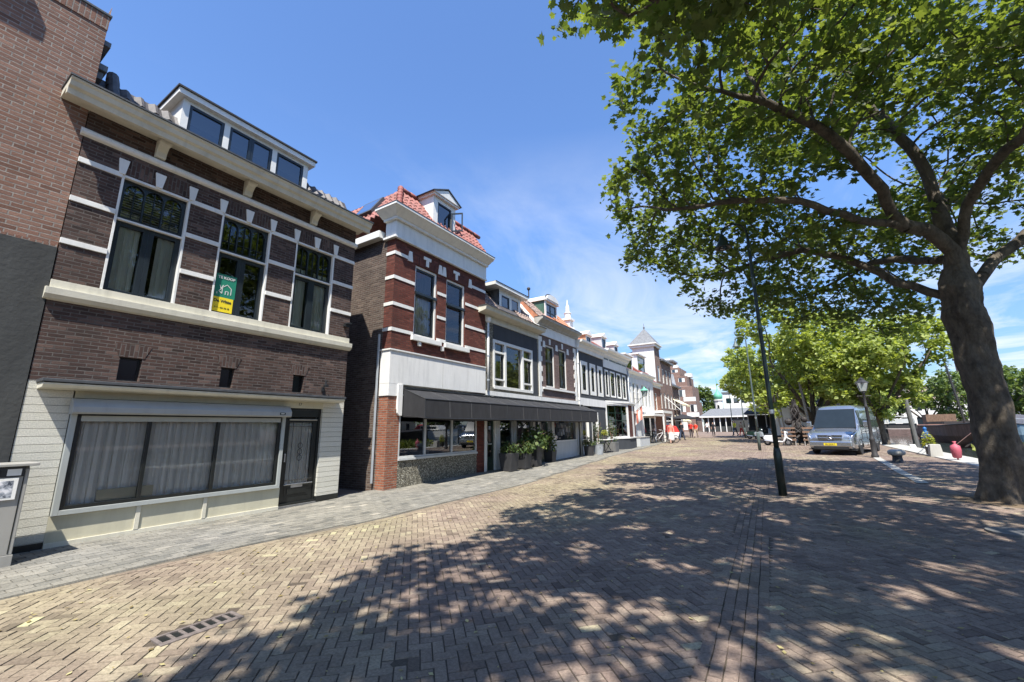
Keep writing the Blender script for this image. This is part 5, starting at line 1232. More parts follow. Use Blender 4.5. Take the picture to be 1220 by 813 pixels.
simple_house('white_gable_house', 'white house with grey shutters and projecting dormer before the tower', 34.0, 38.3, -9.15, .21, 5.5, 'white_wall', [(34.5, 35.1, 3.2, 5.0), (35.6, 36.2, 3.2, 5.0), (36.7, 37.3, 3.2, 5.0)], 'tile_red', 7.4, ground=g7, dorm=(34.9, 37.4, 6.0, 7.6))
simple_house('brick_shop_house', 'orange brick house wedged beside the white tower', 38.35, 42.6, -9.5, .23, 5.2, 'brick_orange', [(38.9, 39.6, 3.1, 4.7), (40.3, 41.0, 3.1, 4.7)], 'tile_red', 7.0)

def tower():
    t = thing('corner_tower', (-10.9, 44.8, .27), 'white tower with pyramid slate roof and brick street front', 'tower')
    x0, x1, y0, y1, z1 = -12.2, -9.95, 43.4, 45.6, 9.95
    m = MB(); m.wall('y', y0, x0, x1 - .02, -.2, z1, facing=-1); m.wall('y', y1, x0, x1, -.2, z1); m.quad((x0, y0, 0), (x0, y1, 0), (x0, y1, z1), (x0, y0, z1)); m.build('wall', 'white_wall', t)
    m = MB(); m.wall('x', x1, y0, y1, -.2, z1, [(44.3, 45.2, 3.4, 5.0), (44.3, 45.2, 6.2, 7.8)], .12); m.build('brick_front', 'brick_far', t)
    for c, d in ((3.4, 5.0), (6.2, 7.8)):
        m = MB(); ring(m, x1 - .1, x1 - .03, 44.3, 45.2, c, d, .07); w = m.build('window', 'white', t); p = MB(); p.quad((x1 - .07, 44.3, c), (x1 - .07, 45.2, c), (x1 - .07, 45.2, d), (x1 - .07, 44.3, d)); p.build('pane', 'glass_dark', w)
    m = MB(); m.box(x0 - .35, x1 + .3, y0 - .35, y1 + .3, z1 + .001, z1 + .12); m.box(x0 - .2, x1 + .15, y0 - .2, y1 + .15, z1 - .25, z1); m.build('cornice', 'white', t)
    m = MB(); cx, cy = (x0 + x1) / 2, (y0 + y1) / 2; b = [(x0 - .3, y0 - .3), (x1 + .25, y0 - .3), (x1 + .25, y1 + .25), (x0 - .3, y1 + .25)]
    for i in range(4): m.poly((*b[i], z1 + .121), (*b[(i + 1) % 4], z1 + .121), (cx, cy, z1 + 2.0))
    m.lathe([(.08, 0), (.1, .2), (.03, .3), (.02, .6)], (cx, cy, z1 + 1.95), 8); m.build('roof', 'slate', t)
tower()
def brick_terrace(name, label, y0, y1, xf, g, storeys, mat, gable, zt):
    t = thing(name, (xf, (y0 + y1) / 2, g), label, 'house')
    n = max(2, int((y1 - y0) / 1.6)); W = []
    for s in range(storeys):
        for k in range(n):
            c = y0 + (k + .5) * (y1 - y0) / n; W.append((c - .4, c + .4, g + 3.2 + s * 2.7, g + 4.8 + s * 2.7))
    m = MB(); m.wall('x', xf, y0, y1, g - .2, zt, W + [(y0 + .5, y1 - .5, g + .4, g + 2.4)], .15); m.wall('y', y0, xf - 8, xf, g - .2, zt, facing=-1); m.wall('y', y1, xf - 8, xf, g - .2, zt)
    if gable: m.poly((xf, y0, zt), (xf, y1, zt), (xf, (y0 + y1) / 2, zt + gable))
    m.build('wall', mat, t)
    for a, b, c, d in W:
        m = MB(); ring(m, xf - .12, xf - .03, a, b, c, d, .09); m.box(xf - .1, xf - .05, a + .09, b - .09, (c + d) / 2, (c + d) / 2 + .06); w = m.build('window', 'white', t); p = MB(); p.quad((xf - .09, a, c), (xf - .09, b, c), (xf - .09, b, d), (xf - .09, a, d)); p.build('pane', 'glass_dark', w)
    m = MB(); m.quad((xf - .12, y0 + .5, g + .4), (xf - .12, y1 - .5, g + .4), (xf - .12, y1 - .5, g + 2.4), (xf - .12, y0 + .5, g + 2.4)); m.build('shop_window', 'glass_dark', t)
    m = MB(); yc = (y0 + y1) / 2
    if gable:
        m.quad((xf + .02, y0 - .1, zt - .05), (xf + .02, yc, zt + gable + .05), (xf - 8, yc, zt + gable + .05), (xf - 8, y0 - .1, zt - .05)); m.quad((xf + .02, y1 + .1, zt - .05), (xf - 8, y1 + .1, zt - .05), (xf - 8, yc, zt + gable + .05), (xf + .02, yc, zt + gable + .05))
    else:
        m.box(xf - 8, xf + .35, y0 - .1, y1 + .1, zt + .001, zt + .2); m.quad((xf + .1, y0, zt + .21), (xf + .1, y1, zt + .21), (xf - 1.5, y1, zt + 1.6), (xf - 1.5, y0, zt + 1.6)); m.quad((xf - 1.5, y0, zt + 1.6), (xf - 1.5, y1, zt + 1.6), (xf - 8, y1, zt + .21), (xf - 8, y0, zt + .21))
    m.build('roof', 'slate', t)
    return t
brick_terrace('brick_warehouse', 'tall narrow brick warehouse front right behind the white tower', 46.4, 51.5, -10.1, .3, 2, 'brick_far', 0, 8.6)
brick_terrace('brown_brick_house', 'brown brick house with cafe awnings beyond the warehouse', 51.7, 58, -10.6, .34, 1, 'brick_mauve', 0, 6.4)
brick_terrace('steep_gable_house', 'pale gabled house at the bend of the street with a steep slate roof', 58.3, 65, -11.8, .40, 1, 'white_wall', 3.2, 5.6)

def apartments():
    t = thing('stepped_apartment_block', (0, 0, 0), 'terraced brown brick apartment block stepping up in tiers with white balconies', 'apartment building')
    g = .6; x0, x1, y = -24.0, -11.6, 88.0; wl = MB(); bands = []
    tiers = [(-21.5, -11.9, 0, 2.6), (-21.5, -11.7, 2.6, 5.4), (-21.5, -12.2, 5.4, 8.2), (-21.5, -13.2, 8.2, 10.2), (-20.8, -14.6, 10.2, 12.0), (-19.9, -16.2, 12.0, 13.4)]
    wins = []
    for i, (a, b, c, d) in enumerate(tiers):
        yy = y + i * .9; hs = []
        k = a + .5
        while k < b - 1.0:
            hs.append((k, k + 1.25, g + c + .9, g + min(d - .3, c + 2.2))); k += 2.05
        if i == 0: hs = [(a + 1, b - 1.5, g + .3, g + 2.2)]
        wl.wall('y', yy, a, b, g + c - (.4 if i == 0 else 0), g + d, hs, .3, facing=-1); wl.box(a, b, yy + .32, yy + 8, g + c, g + d - .02); wl.wall('x', b, yy, yy + .32, g + c, g + d)
        wl.quad((a, yy, g + d), (b, yy, g + d), (b, yy + 9, g + d), (a, yy + 9, g + d))
        wins += [(h, yy) for h in hs]
    wl.build('wall', 'brick_far', t)
    for (a, b, c, d), yy in wins:
        m = MB(); m.box(a, a + .08, yy + .05, yy + .15, c, d); m.box(b - .08, b, yy + .05, yy + .15, c, d); m.box(a + .08, b - .08, yy + .05, yy + .15, d - .08, d); m.box(a + (b - a) * .55, b - .08, yy + .06, yy + .14, c, d - .08)
        w = m.build('window', 'white', t); p = MB(); p.quad((a, yy + .2, c), (b, yy + .2, c), (b, yy + .2, d), (a, yy + .2, d)); p.build('pane', 'glass_dark', w)
    for i, (a, b, c, d) in enumerate(tiers[1:], 1):
        m = MB(); yy = y + i * .9; m.box(a, b + .3, yy - .12, yy - .02, g + c - .1, g + c + .08); m.build('white_string', 'white_wall', t)
        if i in (1, 2):
            m = MB(); m.box(b - 1.7, b + .5, yy - .7, yy - .13, g + c + .0, g + c + .75); m.build('balcony', 'white_wall', t)
    for a, b, z, yy in ((-21.5, -15.5, 5.4, 86.9), (-15.3, -11.9, 8.0, 90)):
        m = MB(); m.prism([(a, yy, g + z - 2.2), (b, yy, g + z - 2.6), (a + .3, yy + 1.8, g + z + 1.6)], (0, 2, 0)); m.build('sloping_roof', 'slate', t)
    for k, (a, z) in enumerate(((-20.6, 13.4), (-17.9, 13.4), (-16.5, 12.0), (-13.9, 10.2))):
        m = MB(); m.box(a, a + 1.3, 93, 95, g + z, g + z + .7); m.build('roof_lantern', 'white_wall', t)
    m = MB(); m.box(-20.3, -15.8, 92.2, 97, g + 13.4, g + 13.7); m.build('roof', 'slate', t)
    t.location = (-1.6, 0, -.1); t.scale = (1, 1, 1.09)
apartments()
# ------------------------------------------------------------------ trees
from mathutils import noise as mnoise
def branch_radii(P, par, tip, base):
    n = len(P); c = np.zeros(n); kids = np.zeros(n, int)
    for i in range(n - 1, 0, -1):
        if c[i] == 0: c[i] = 1
        if par[i] >= 0: c[par[i]] += c[i]; kids[par[i]] += 1
    top = c[1:][np.array(par[1:]) == 0].max()
    expo = math.log(top) / math.log(base / tip)
    R = tip * c ** (1 / expo); R[0] = base * 1.05
    return R, kids, c

def branch_mesh(P, par, R, rmin=0.0, sides=5):
    """a ring per node pair, big branches get more sides"""
    V, F = [], []
    for i in range(1, len(P)):
        p = par[i]
        if p < 0 or R[i] < rmin: continue
        a, b = P[p], P[i]; d = b - a; l = np.linalg.norm(d)
        if l < 1e-6: continue
        d /= l; ref = np.array([0, 0, 1.0]) if abs(d[2]) < .9 else np.array([1.0, 0, 0]); u = np.cross(d, ref); u /= np.linalg.norm(u); w = np.cross(d, u)
        n = sides if R[i] < .05 else 9
        ra = min(R[p], R[i] * 1.25); base = len(V)
        for q, r in ((a - d * ra * .3, ra), (b, R[i])):
            for k in range(n):
                t = 2 * math.pi * k / n; V.append(q + (u * math.cos(t) + w * math.sin(t)) * r)
        for k in range(n): F.append((base + k, base + (k + 1) % n, base + n + (k + 1) % n, base + n + k))
    return np.array(V), np.array(F)

# half of a plane-tree leaf outline, stalk at the origin, along +y (lobed)
LEAF = np.array([(0, 0), (.16, -.10), (.42, -.02), (.30, .12), (.60, .38), (.34, .42), (.30, .62), (.14, .60), (0, 1.0)])
def leaf_mesh(name, centres, sizes, mat, parent, rng, droop=0.35, simple=False, flat=0.55):
    n = len(centres)
    if simple:
        T = np.array([(0, 0, 0), (.38, .35, .06), (.22, .8, .02), (0, 1, -.05), (-.22, .8, .02), (-.38, .35, .06)]); FA = [(0, 1, 2, 3), (0, 3, 4, 5)]
    else:
        h = LEAF; T = np.array([(x, y, 0.10 * abs(x) - .10 * y * y) for x, y in h] + [(-x, y, 0.10 * abs(x) - .10 * y * y) for x, y in h[1:-1]])
        k = len(h); R_ = list(range(k)); L_ = [0] + [k + i for i in range(k - 2)] + [k - 1]
        FA = [(R_[0], R_[1], R_[2], R_[3]), (R_[0], R_[3], R_[4], R_[5]), (R_[0], R_[5], R_[6], R_[7]), (R_[0], R_[7], R_[8], R_[8])]
        FA = [(0, 1, 2, 3), (0, 3, 4, 5), (0, 5, 6, 7)]
        FB = [(L_[0], L_[3], L_[2], L_[1]), (L_[0], L_[5], L_[4], L_[3]), (L_[0], L_[7], L_[6], L_[5])]
        FA = FA + FB + [(0, R_[7], R_[8], L_[7])]
    nv = len(T)
    # orientation: normal mostly upwards with spread, random heading
    nrm = rng.normal(size=(n, 3)) * flat; nrm[:, 2] += 1.0; nrm /= np.linalg.norm(nrm, axis=1)[:, None]
    hd = rng.normal(size=(n, 3)); hd[:, 2] -= droop; hd -= nrm * (hd * nrm).sum(1)[:, None]; hd /= np.linalg.norm(hd, axis=1)[:, None] + 1e-9
    sd = np.cross(hd, nrm)
    V = centres[:, None, :] + sizes[:, None, None] * (T[None, :, 0:1] * sd[:, None, :] + T[None, :, 1:2] * hd[:, None, :] + T[None, :, 2:3] * nrm[:, None, :])
    base = (np.arange(n) * nv)[:, None]
    F = np.concatenate([base + np.array(f)[None, :] for f in FA], 0)
    tone = np.tile(np.clip(rng.normal(.5, .22, n), 0, 1), len(FA))
    return fastmesh(name, V.reshape(-1, 3), F, mat, tone=tone, parent=parent)

def trunk_mesh(pts, rad, seed, sides=56, name='trunk', parent=None, flare=True):
    rng = random.Random(seed); pts = [Vector(p) for p in pts]
    # resample
    fine, rf = [], []
    for i in range(len(pts) - 1):
        for k in range(18):
            t = k / 18; fine.append(pts[i].lerp(pts[i + 1], t)); rf.append(rad[i] + (rad[i + 1] - rad[i]) * t)
    fine.append(pts[-1]); rf.append(rad[-1])
    V, F = [], []; ph = [rng.uniform(0, 6) for _ in range(8)]
    for i, (p, r) in enumerate(zip(fine, rf)):
        z = i / 18
        for k in range(sides):
            t = 2 * math.pi * k / sides
            lump = 1 + .07 * math.sin(3 * t + ph[0] + z * .8) + .055 * math.sin(5 * t + ph[1] - z * 1.3) + .05 * math.sin(2 * t + z * 2.7 + ph[2]) + .045 * math.sin(z * 5.1 + ph[3] + t) + .028 * math.sin(9 * t + ph[4] + z * 6) + rng.uniform(-.008, .008)
            if flare: lump += .62 * math.exp(-max(0, (p.z - fine[0].z)) * 3.6) * (.5 + .45 * math.sin(5 * t + ph[5]))
            q = Vector((math.cos(t) * r, math.sin(t) * r, p.z))
            lump += .10 * mnoise.noise(q * 3.2 + Vector((seed, 0, 0))) + .055 * mnoise.noise(Vector((q.x * 11, q.y * 11, q.z * 5)) + Vector((0, seed, 0))) + .03 * mnoise.noise(Vector((q.x * 26, q.y * 26, q.z * 12)))
            V.append((p.x + math.cos(t) * r * lump, p.y + math.sin(t) * r * lump, p.z))
    n = len(fine)
    for i in range(n - 1):
        for k in range(sides): F.append((i * sides + k, i * sides + (k + 1) % sides, (i + 1) * sides + (k + 1) % sides, (i + 1) * sides + k))
    return V, F

def plane_tree(name, label, group, base, trunk, trad, limbs, lobes, n_attr, leaves, lsize, seed, mat='leaf', step=.33, kill=.5, simple=False, reject=None, base_r=None, rmin=0.0, flat=.55):
    t = thing(name, base, label, 'tree', group)
    rng = np.random.default_rng(seed); o = np.array(base)
    V, F = trunk_mesh(trunk, trad, seed)
    L_ = [(list(map(tuple, pl)), a) for pl, a in limbs]
    # build skeleton by hand so that limbs can leave one another
    pos, par = [np.array(limbs[0][0][0], float)], [-1]
    for li, (pl, att) in enumerate(L_):
        prev = 0
        if att is not None:
            d = [np.linalg.norm(p - np.array(pl[0])) for p in pos]; prev = int(np.argmin(d))
        for a, b in zip(pl, pl[1:]):
            a, b = np.array(a, float), np.array(b, float); n = max(1, int(np.linalg.norm(b - a) / step))
            for k in range(1, n + 1):
                w = rng.normal(0, .018, 3); pos.append(a + (b - a) * k / n + w); par.append(prev); prev = len(pos) - 1
    P, pr = _colonise(pos, par, lobes, n_attr, step, kill, seed, reject)
    R, kids, cnt = branch_radii(P, pr, .009, base_r)
    bv, bf = branch_mesh(P, pr, R, rmin)
    nV = len(V); V = np.concatenate([np.array(V), bv]); F = list(F); Fa = np.concatenate([np.array(F), bf + nV])
    tr = fastmesh('trunk', V - o, Fa, 'bark', parent=t, smooth=True)
    tips = np.where(cnt <= 4)[0]; tips = tips[tips > len(pos)]
    per = max(1, int(leaves / max(1, len(tips)))); C = np.repeat(P[tips], per, 0) + rng.normal(0, .16, (len(tips) * per, 3)) * np.array([1, 1, .8])
    S = rng.uniform(.42, 1.25, len(C)) * lsize
    leaf_mesh('crown', C - o, S, mat, t, rng, simple=simple, flat=flat)
    return t

def _colonise(pos, par, lobes, n_attr, step, kill, seed, reject):
    rng = np.random.default_rng(seed + 5)
    P = [np.array(p, float) for p in pos]; par = list(par)
    vol = np.array([r[0] * r[1] * r[2] for c, r in lobes]); cnt = np.maximum(8, n_attr * vol / vol.sum()).astype(int); A = []
    for (c, r), k in zip(lobes, cnt):
        q = rng.normal(size=(k, 3)); q /= np.linalg.norm(q, axis=1)[:, None]; q *= (rng.uniform(0.15, 1, k) ** (1 / 3))[:, None]; A.append(np.array(c) + q * np.array(r))
    A = np.concatenate(A)
    if reject is not None: A = A[~reject(A)]
    alive = np.ones(len(A), bool); nearest = np.full(len(A), -1); nd = np.full(len(A), 1e9); newest = 0
    for it in range(90):
        arr = np.array(P[newest:]); s0 = newest; newest = len(P)
        if len(arr) == 0: break
        ia = np.where(alive)[0]
        for c0 in range(0, len(arr), 300):
            sub = arr[c0:c0 + 300]
            d = np.linalg.norm(A[ia][:, None, :] - sub[None], axis=2); j = d.argmin(1); dm = d[np.arange(len(ia)), j]
            up = dm < nd[ia]; q = ia[up]; nd[q] = dm[up]; nearest[q] = j[up] + c0 + s0
        alive &= nd > kill
        idx = np.where(alive)[0]
        if len(idx) == 0: break
        acc = {}
        for i in idx: acc.setdefault(int(nearest[i]), []).append(i)
        grew = 0
        for nidx, lst in acc.items():
            v = A[lst] - P[nidx]; v /= np.linalg.norm(v, axis=1)[:, None] + 1e-9; d = v.mean(0) + rng.normal(0, 0.12, 3); g0 = P[nidx] - P[par[nidx]] if par[nidx] >= 0 else d; d = d + .55 * g0 / (np.linalg.norm(g0) + 1e-9)
            d /= np.linalg.norm(d) + 1e-9; P.append(P[nidx] + d * step * rng.uniform(.8, 1.1)); par.append(nidx)
    return np.array(P), np.array(par)

def near_trees():
    gz_ = rise(12.6)
    trunk = [(3.64, 12.62, gz_ - .05), (3.69, 12.6, .7), (3.75, 12.6, 1.9), (3.74, 12.6, 3.0), (3.70, 12.6, 3.9), (3.72, 12.65, 4.55), (3.72, 12.65, 5.0)]
    trad = [.32, .31, .31, .30, .32, .34, .20]
    limbs = [
        ([(3.72, 12.65, 4.3), (3.5, 12.8, 4.40), (2.89, 13.3, 5.02), (2.66, 13.6, 5.41), (2.0, 14.0, 6.17), (1.2, 14.4, 6.7), (.2, 14.9, 6.8), (-.9, 15.3, 6.7)], None),
        ([(3.75, 12.65, 4.5), (3.72, 12.6, 5.35), (3.35, 12.3, 5.86), (2.94, 12.0, 5.95), (2.08, 11.6, 6.14), (.98, 11.0, 6.69), (-.2, 10.6, 6.9), (-1.5, 10.3, 6.9)], None),
        ([(2.82, 12.0, 6.0), (2.51, 11.4, 6.66), (1.99, 10.6, 7.34), (1.41, 10.0, 7.83), (.6, 9.2, 8.2), (-.4, 8.3, 8.3)], 1),
        ([(3.75, 12.65, 4.5), (3.85, 12.8, 5.6), (3.8, 13.0, 6.37), (3.76, 13.0, 7.51), (3.57, 13.0, 8.3), (3.09, 13.0, 9.53), (2.8, 12.8, 10.6)], None),
        ([(3.92, 12.7, 5.4), (4.03, 12.3, 6.28), (4.37, 11.6, 6.8), (4.54, 11.0, 6.85), (4.7, 10.0, 7.3), (4.7, 8.9, 7.9)], 1),
        ([(3.75, 12.65, 4.3), (4.15, 12.75, 4.75), (4.6, 13.2, 5.28), (5.3, 13.6, 5.79), (6.3, 14.0, 6.4), (7.4, 14.3, 7.0)], None),
        ([(3.8, 13.0, 6.4), (4.3, 14.2, 7.2), (4.6, 15.6, 8.0), (4.7, 17.0, 8.6)], 1),
        ([(3.6, 12.9, 5.2), (3.3, 14.3, 5.9), (3.0, 15.9, 6.4), (2.6, 17.4, 6.6)], 1),
    ]
    lobes = [((-1.9, 10.6, 8.0), (1.9, 1.9, 1.2)), ((-2.1, 13.2, 7.6), (1.9, 2.0, 1.1)), ((.2, 11.2, 8.6), (2.6, 2.8, 1.7)), ((-.3, 15.4, 7.5), (2.4, 2.2, 1.3)),
             ((.2, 8.4, 8.9), (2.5, 2.0, 1.3)), ((2.6, 13.0, 10.6), (3.2, 3.6, 1.6)), ((3.0, 9.2, 9.0), (3.2, 2.6, 1.5)), ((6.6, 11.5, 8.4), (2.8, 3.6, 1.9)),
             ((2.2, 17.4, 7.0), (2.8, 2.2, 1.4)), ((6.2, 16.5, 8.0), (3.0, 2.8, 1.9)), ((.6, 17.6, 6.0), (1.8, 1.4, .7)), ((7.8, 14.6, 6.6), (1.8, 2.6, 1.0)), ((3.9, 18.8, 5.8), (1.6, 1.0, .8)), ((1.2, 12.8, 6.4), (2.2, 1.6, .5)), ((-.8, 15.8, 6.2), (1.9, 1.6, .8)), ((1.4, 17.4, 5.7), (2.0, 1.5, .8)), ((3.2, 17.9, 5.2), (1.7, 1.2, .9)), ((-2.6, 12.4, 6.7), (1.1, 1.6, .6))]
    plane_tree('plane_tree', 'large plane tree with thick bark trunk standing in soil patch beside the canal', 'plane trees along the quay', (3.64, 12.62, gz_), trunk, trad, limbs, lobes, 3900, 43000, .165, 11, base_r=.215, step=.30, kill=.40)
    # its neighbour, whose trunk stands behind the viewpoint and whose boughs hang over it
    trunk = [(4.0, .8, -.05), (4.02, .8, 1.0), (4.0, .8, 2.4), (3.98, .8, 4.6)]
    limbs = [([(3.98, .8, 4.6), (3.2, 1.2, 5.6), (1.8, 1.8, 6.6), (.4, 2.2, 7.4), (-.9, 2.6, 7.9)], None), ([(3.98, .8, 4.6), (3.6, 2.0, 5.8), (2.6, 3.6, 6.9), (1.4, 5.0, 7.6), (0, 5.6, 7.9), (-1.2, 5.4, 7.8)], None),
             ([(3.98, .8, 4.6), (4.4, 2.2, 6.0), (4.6, 4.2, 7.2), (4.6, 6.0, 8.0)], None), ([(3.98, .8, 4.6), (3.9, .7, 7.0), (3.7, .6, 9.5)], None), ([(3.98, .8, 4.6), (3.4, -.6, 6.0), (2.2, -2.2, 7.2), (1.0, -3.2, 7.8)], None), ([(3.98, .8, 4.6), (5.4, .5, 6.0), (7, 0, 7.2)], None), ([(1.8, 1.8, 6.6), (.3, .8, 7.2), (-1.2, -.2, 7.8)], 1)]
    lobes = [((-.6, 2.8, 8.7), (1.8, 2.2, 1.2)), ((-.6, 5.4, 8.6), (1.9, 1.4, 1.0)), ((1.8, 4.6, 8.7), (2.4, 2.2, 1.4)), ((1.2, 1.8, 9.2), (2.4, 2.3, 1.5)), ((2.9, -.4, 9.3), (1.5, 1.2, .9)), ((4.6, 5.2, 8.8), (2.6, 2.2, 1.4)), ((4.9, 1.6, 10.2), (2.3, 2.8, 1.4)), ((.8, -3.0, 8.8), (2.4, 2.1, 1.4)), ((3.4, -2.6, 9.4), (1.8, 1.3, 1.0)),
             ((7.2, .5, 8.2), (2.8, 3.4, 1.8)), ((-.8, -.4, 8.4), (1.5, 1.9, 1.1)), ((.8, 5.3, 6.95), (1.5, .9, .35))]
    plane_tree('plane_tree', 'leafy boughs of the plane tree reaching into the top of the picture', 'plane trees along the quay', (4.0, .8, 0), trunk, [.36, .34, .32, .31], limbs, lobes, 3100, 40000, .17, 23, base_r=.24, step=.32, kill=.42)
near_trees()

def far_tree(name, label, group, base, h, r, seed, mat, leaves, lsize, clear=1.8, squash=.8, n_lobes=11):
    rnd = random.Random(seed); x, y, z = base
    trunk = [(x, y, z - .1), (x + rnd.uniform(-.1, .1), y, z + clear * .5), (x + rnd.uniform(-.2, .2), y, z + clear)]
    top = trunk[-1]; limbs = []
    for k in range(6):
        a = k * 1.05 + rnd.uniform(-.3, .3); limbs.append(([top, (x + math.cos(a) * r * .3, y + math.sin(a) * r * .3, z + clear + h * .2), (x + math.cos(a) * r * .6, y + math.sin(a) * r * .6, z + clear + h * .38)], None))
    limbs.append(([top, (x, y, z + h * .7)], None))
    lobes = []
    zc = z + clear + (h - clear) * .5
    for k in range(n_lobes):
        a = rnd.uniform(0, 6.28); q = rnd.uniform(.25, .75) * r; zz = zc + rnd.uniform(-.42, .42) * (h - clear) * squash; s = rnd.uniform(.30, .46) * r * (1 - .25 * abs(zz - zc) / (h - clear))
        lobes.append(((x + math.cos(a) * q, y + math.sin(a) * q, zz), (s, s, s * .75)))
    return plane_tree(name, label, group, base, trunk, [r * .05, r * .045, r * .04], limbs, lobes, 1100, leaves, lsize, seed, mat=mat, base_r=r * .028, step=.5, kill=.6, simple=True, flat=.8)
def more_trees():
    G_ = 'street trees along the far quay'
    far_tree('lime_tree', 'bright sunlit round crowned tree rising behind the silver van', G_, (2.6, 41, .24), 11.2, 6.4, 31, 'leaf_far', 24000, .30, 1.5, n_lobes=24)
    far_tree('lime_tree', 'broad sunlit tree right of the lantern post above the footbridge', G_, (6.0, 38, .24), 9.0, 4.4, 32, 'leaf_far', 14000, .28, 1.9, n_lobes=18)
    far_tree('lime_tree', 'sunlit tree reaching furthest left behind the second street lamp', G_, (-.6, 55, .3), 10.5, 5.2, 33, 'leaf_far', 14000, .32, 2.4, n_lobes=12)
    far_tree('lime_tree', 'smaller shaded tree between the parked scooters and the white trailer', G_, (.6, 68, .4), 9.0, 4.5, 35, 'leaf_far', 7000, .34, 2.0)
    far_tree('lime_tree', 'dark green tree behind the canopy edge over the quay cabin', G_, (6.5, 58, .3), 8.5, 4.5, 36, 'leaf_far', 6000, .34, 1.6)
    far_tree('street_tree', 'green tree left of the onion dome turret by the apartments', None, (-14.5, 108, .7), 12, 4.2, 41, 'leaf_across', 5000, .5, 2.0)
    A_ = 'trees on the other side of the canal'
    spots = [(13, 97, 10.5, 5, 'round green tree across the canal left of the thick mooring post'), (21, 96, 9.6, 5.2, 'green tree across the canal between the mooring post and the lattice mast'), (30, 97, 10.2, 5.2, 'dense green tree across the canal right of the lattice mast'), (39, 96, 9.4, 5, 'green tree across the canal just left of the plane trunk'),
             (37, 62, 9.8, 5.2, 'green tree across the canal hidden mostly by the plane trunk'), (36, 48, 9.5, 5, 'tree across the canal showing right of the plane trunk'), (38, 34, 10, 5.4, 'tree across the canal at the right edge of the picture'), (5.5, 99, 10, 4.6, 'green tree behind the footbridge end')]
    for i, (x, y, h, r, lb) in enumerate(spots): far_tree('bank_tree', lb, A_, (x, y, .5 if y > 90 else .1), h * 1.02, r * 1.15, 50 + i, 'leaf_across', 7500, .5, 1.1, n_lobes=15)
more_trees()
# ------------------------------------------------------------------ lamps, posts, bollard
def swan_lamp(name, base, label, mat, top=6.75, reach=.62, lean=(.0, 0)):
    x, y, z = base; t = thing(name, base, label, 'street lamp', 'swan neck street lamps in a row')
    m = MB(); m.lathe([(.085, -.05), (.085, .9), (.07, 1.0), (.062, 1.05)], base, 14); m.build('base', mat, t, smooth=True)
    m = MB(); d = Vector((-.92, -.4)).normalized(); R = reach / 2; zc = top - R
    pts = [(x, y, z + 1.0), (x, y, z + 2.5), (x, y, z + 4.5), (x, y, zc)] + [(x + d.x * (R - R * math.cos(q)), y + d.y * (R - R * math.sin(0) - R * math.cos(q)), zc + R * math.sin(q)) for q in [math.pi * j / 14 for j in range(1, 15)]]
    m.tube(pts, [.055, .048, .042, .034] + [.03 - .004 * j / 14 for j in range(14)], 12); m.build('pole', mat, t, smooth=True)
    ex, ey = x + d.x * 2 * R, y + d.y * 2 * R
    m = MB(); m.lathe([(.022, .06), (.04, .02), (.06, -.02), (.065, -.10), (.10, -.14), (.17, -.30), (.20, -.33), (.20, -.345), (.16, -.34), (.02, -.2)], (ex, ey, zc), 20); m.build('lamp_shade', mat, t, smooth=True)
    m = MB(); m.ball((ex, ey, zc - .33), .09, 12, sz=.6); m.build('bulb_cover', 'glass_dark', t)
    m = MB(); m.box(x - .06, x - .035, y - .04, y + .04, z + .35, z + .6); m.build('hatch', mat, t); m = MB(); m.lathe([(.055, 1.82), (.058, 1.84), (.058, 1.9), (.055, 1.92)], base, 12); m.build('collar', 'steel', t)
    return t
swan_lamp('street_lamp', (-.11, 11.75, rise(11.75)), 'nearest tall dark green swan neck street lamp standing in the brick road', 'lamp_green', 6.78)
swan_lamp('street_lamp', (-1.11, 28.9, rise(28.9)), 'second swan neck street lamp, paler green, beyond the tall dark one', 'lamp_far', 7.0)
swan_lamp('street_lamp', (-3.1, 51.0, rise(51)), 'third swan neck street lamp, small beside the two scooters', 'lamp_far', 7.0)
swan_lamp('street_lamp', (-5.3, 64.5, rise(64.5)), 'farthest swan neck street lamp in front of the low pavilion', 'lamp_green', 7.0)

def lantern(base, label, h=3.45):
    x, y, z = base; t = thing('lantern_post', base, label, 'lantern', 'old style lantern posts by the canal')
    m = MB(); m.lathe([(.14, -.05), (.14, .1), (.11, .16), (.10, .75), (.12, .8), (.085, .86), (.07, 1.0), (.06, 2.2), (.085, 2.24), (.05, 2.3), (.045, h - .62), (.09, h - .56), (.03, h - .5)], base, 14); m.build('pole', 'iron', t, smooth=True)
    m = MB(); m.tube([(x - .25, y, z + h - .72), (x + .25, y, z + h - .72)], .016, 6); m.build('ladder_bar', 'iron', t)
    zl = z + h - .5; m = MB(); m.hexa([(x - .11, y - .11, zl), (x + .11, y - .11, zl), (x + .11, y + .11, zl), (x - .11, y + .11, zl)], [(x - .19, y - .19, zl + .36), (x + .19, y - .19, zl + .36), (x + .19, y + .19, zl + .36), (x - .19, y + .19, zl + .36)]); m.build('lantern_glass', 'lantern_glass', t)
    m = MB()
    for a, b in ((-1, -1), (1, -1), (1, 1), (-1, 1)): m.tube([(x + a * .112, y + b * .112, zl), (x + a * .195, y + b * .195, zl + .37)], .012, 5)
    m.lathe([(.27, .365), (.25, .40), (.12, .50), (.10, .56), (.03, .6), (.02, .66)], (x, y, zl), 4); m.build('lantern_roof', 'iron', t); return t
m_, nt_, out_ = _mat('lantern_glass'); b_ = N(nt_, 'ShaderNodeBsdfPrincipled'); b_.inputs['Base Color'].default_value = (.75, .78, .78, 1); b_.inputs['Roughness'].default_value = .3; b_.inputs['Transmission Weight'].default_value = .5; L(nt_, b_.outputs[0], out_.inputs[0]); M['lantern_glass'] = m_
lantern((3.46, 24.8, rise(24.8)), 'old lantern on a dark cast iron post standing beside the silver van')
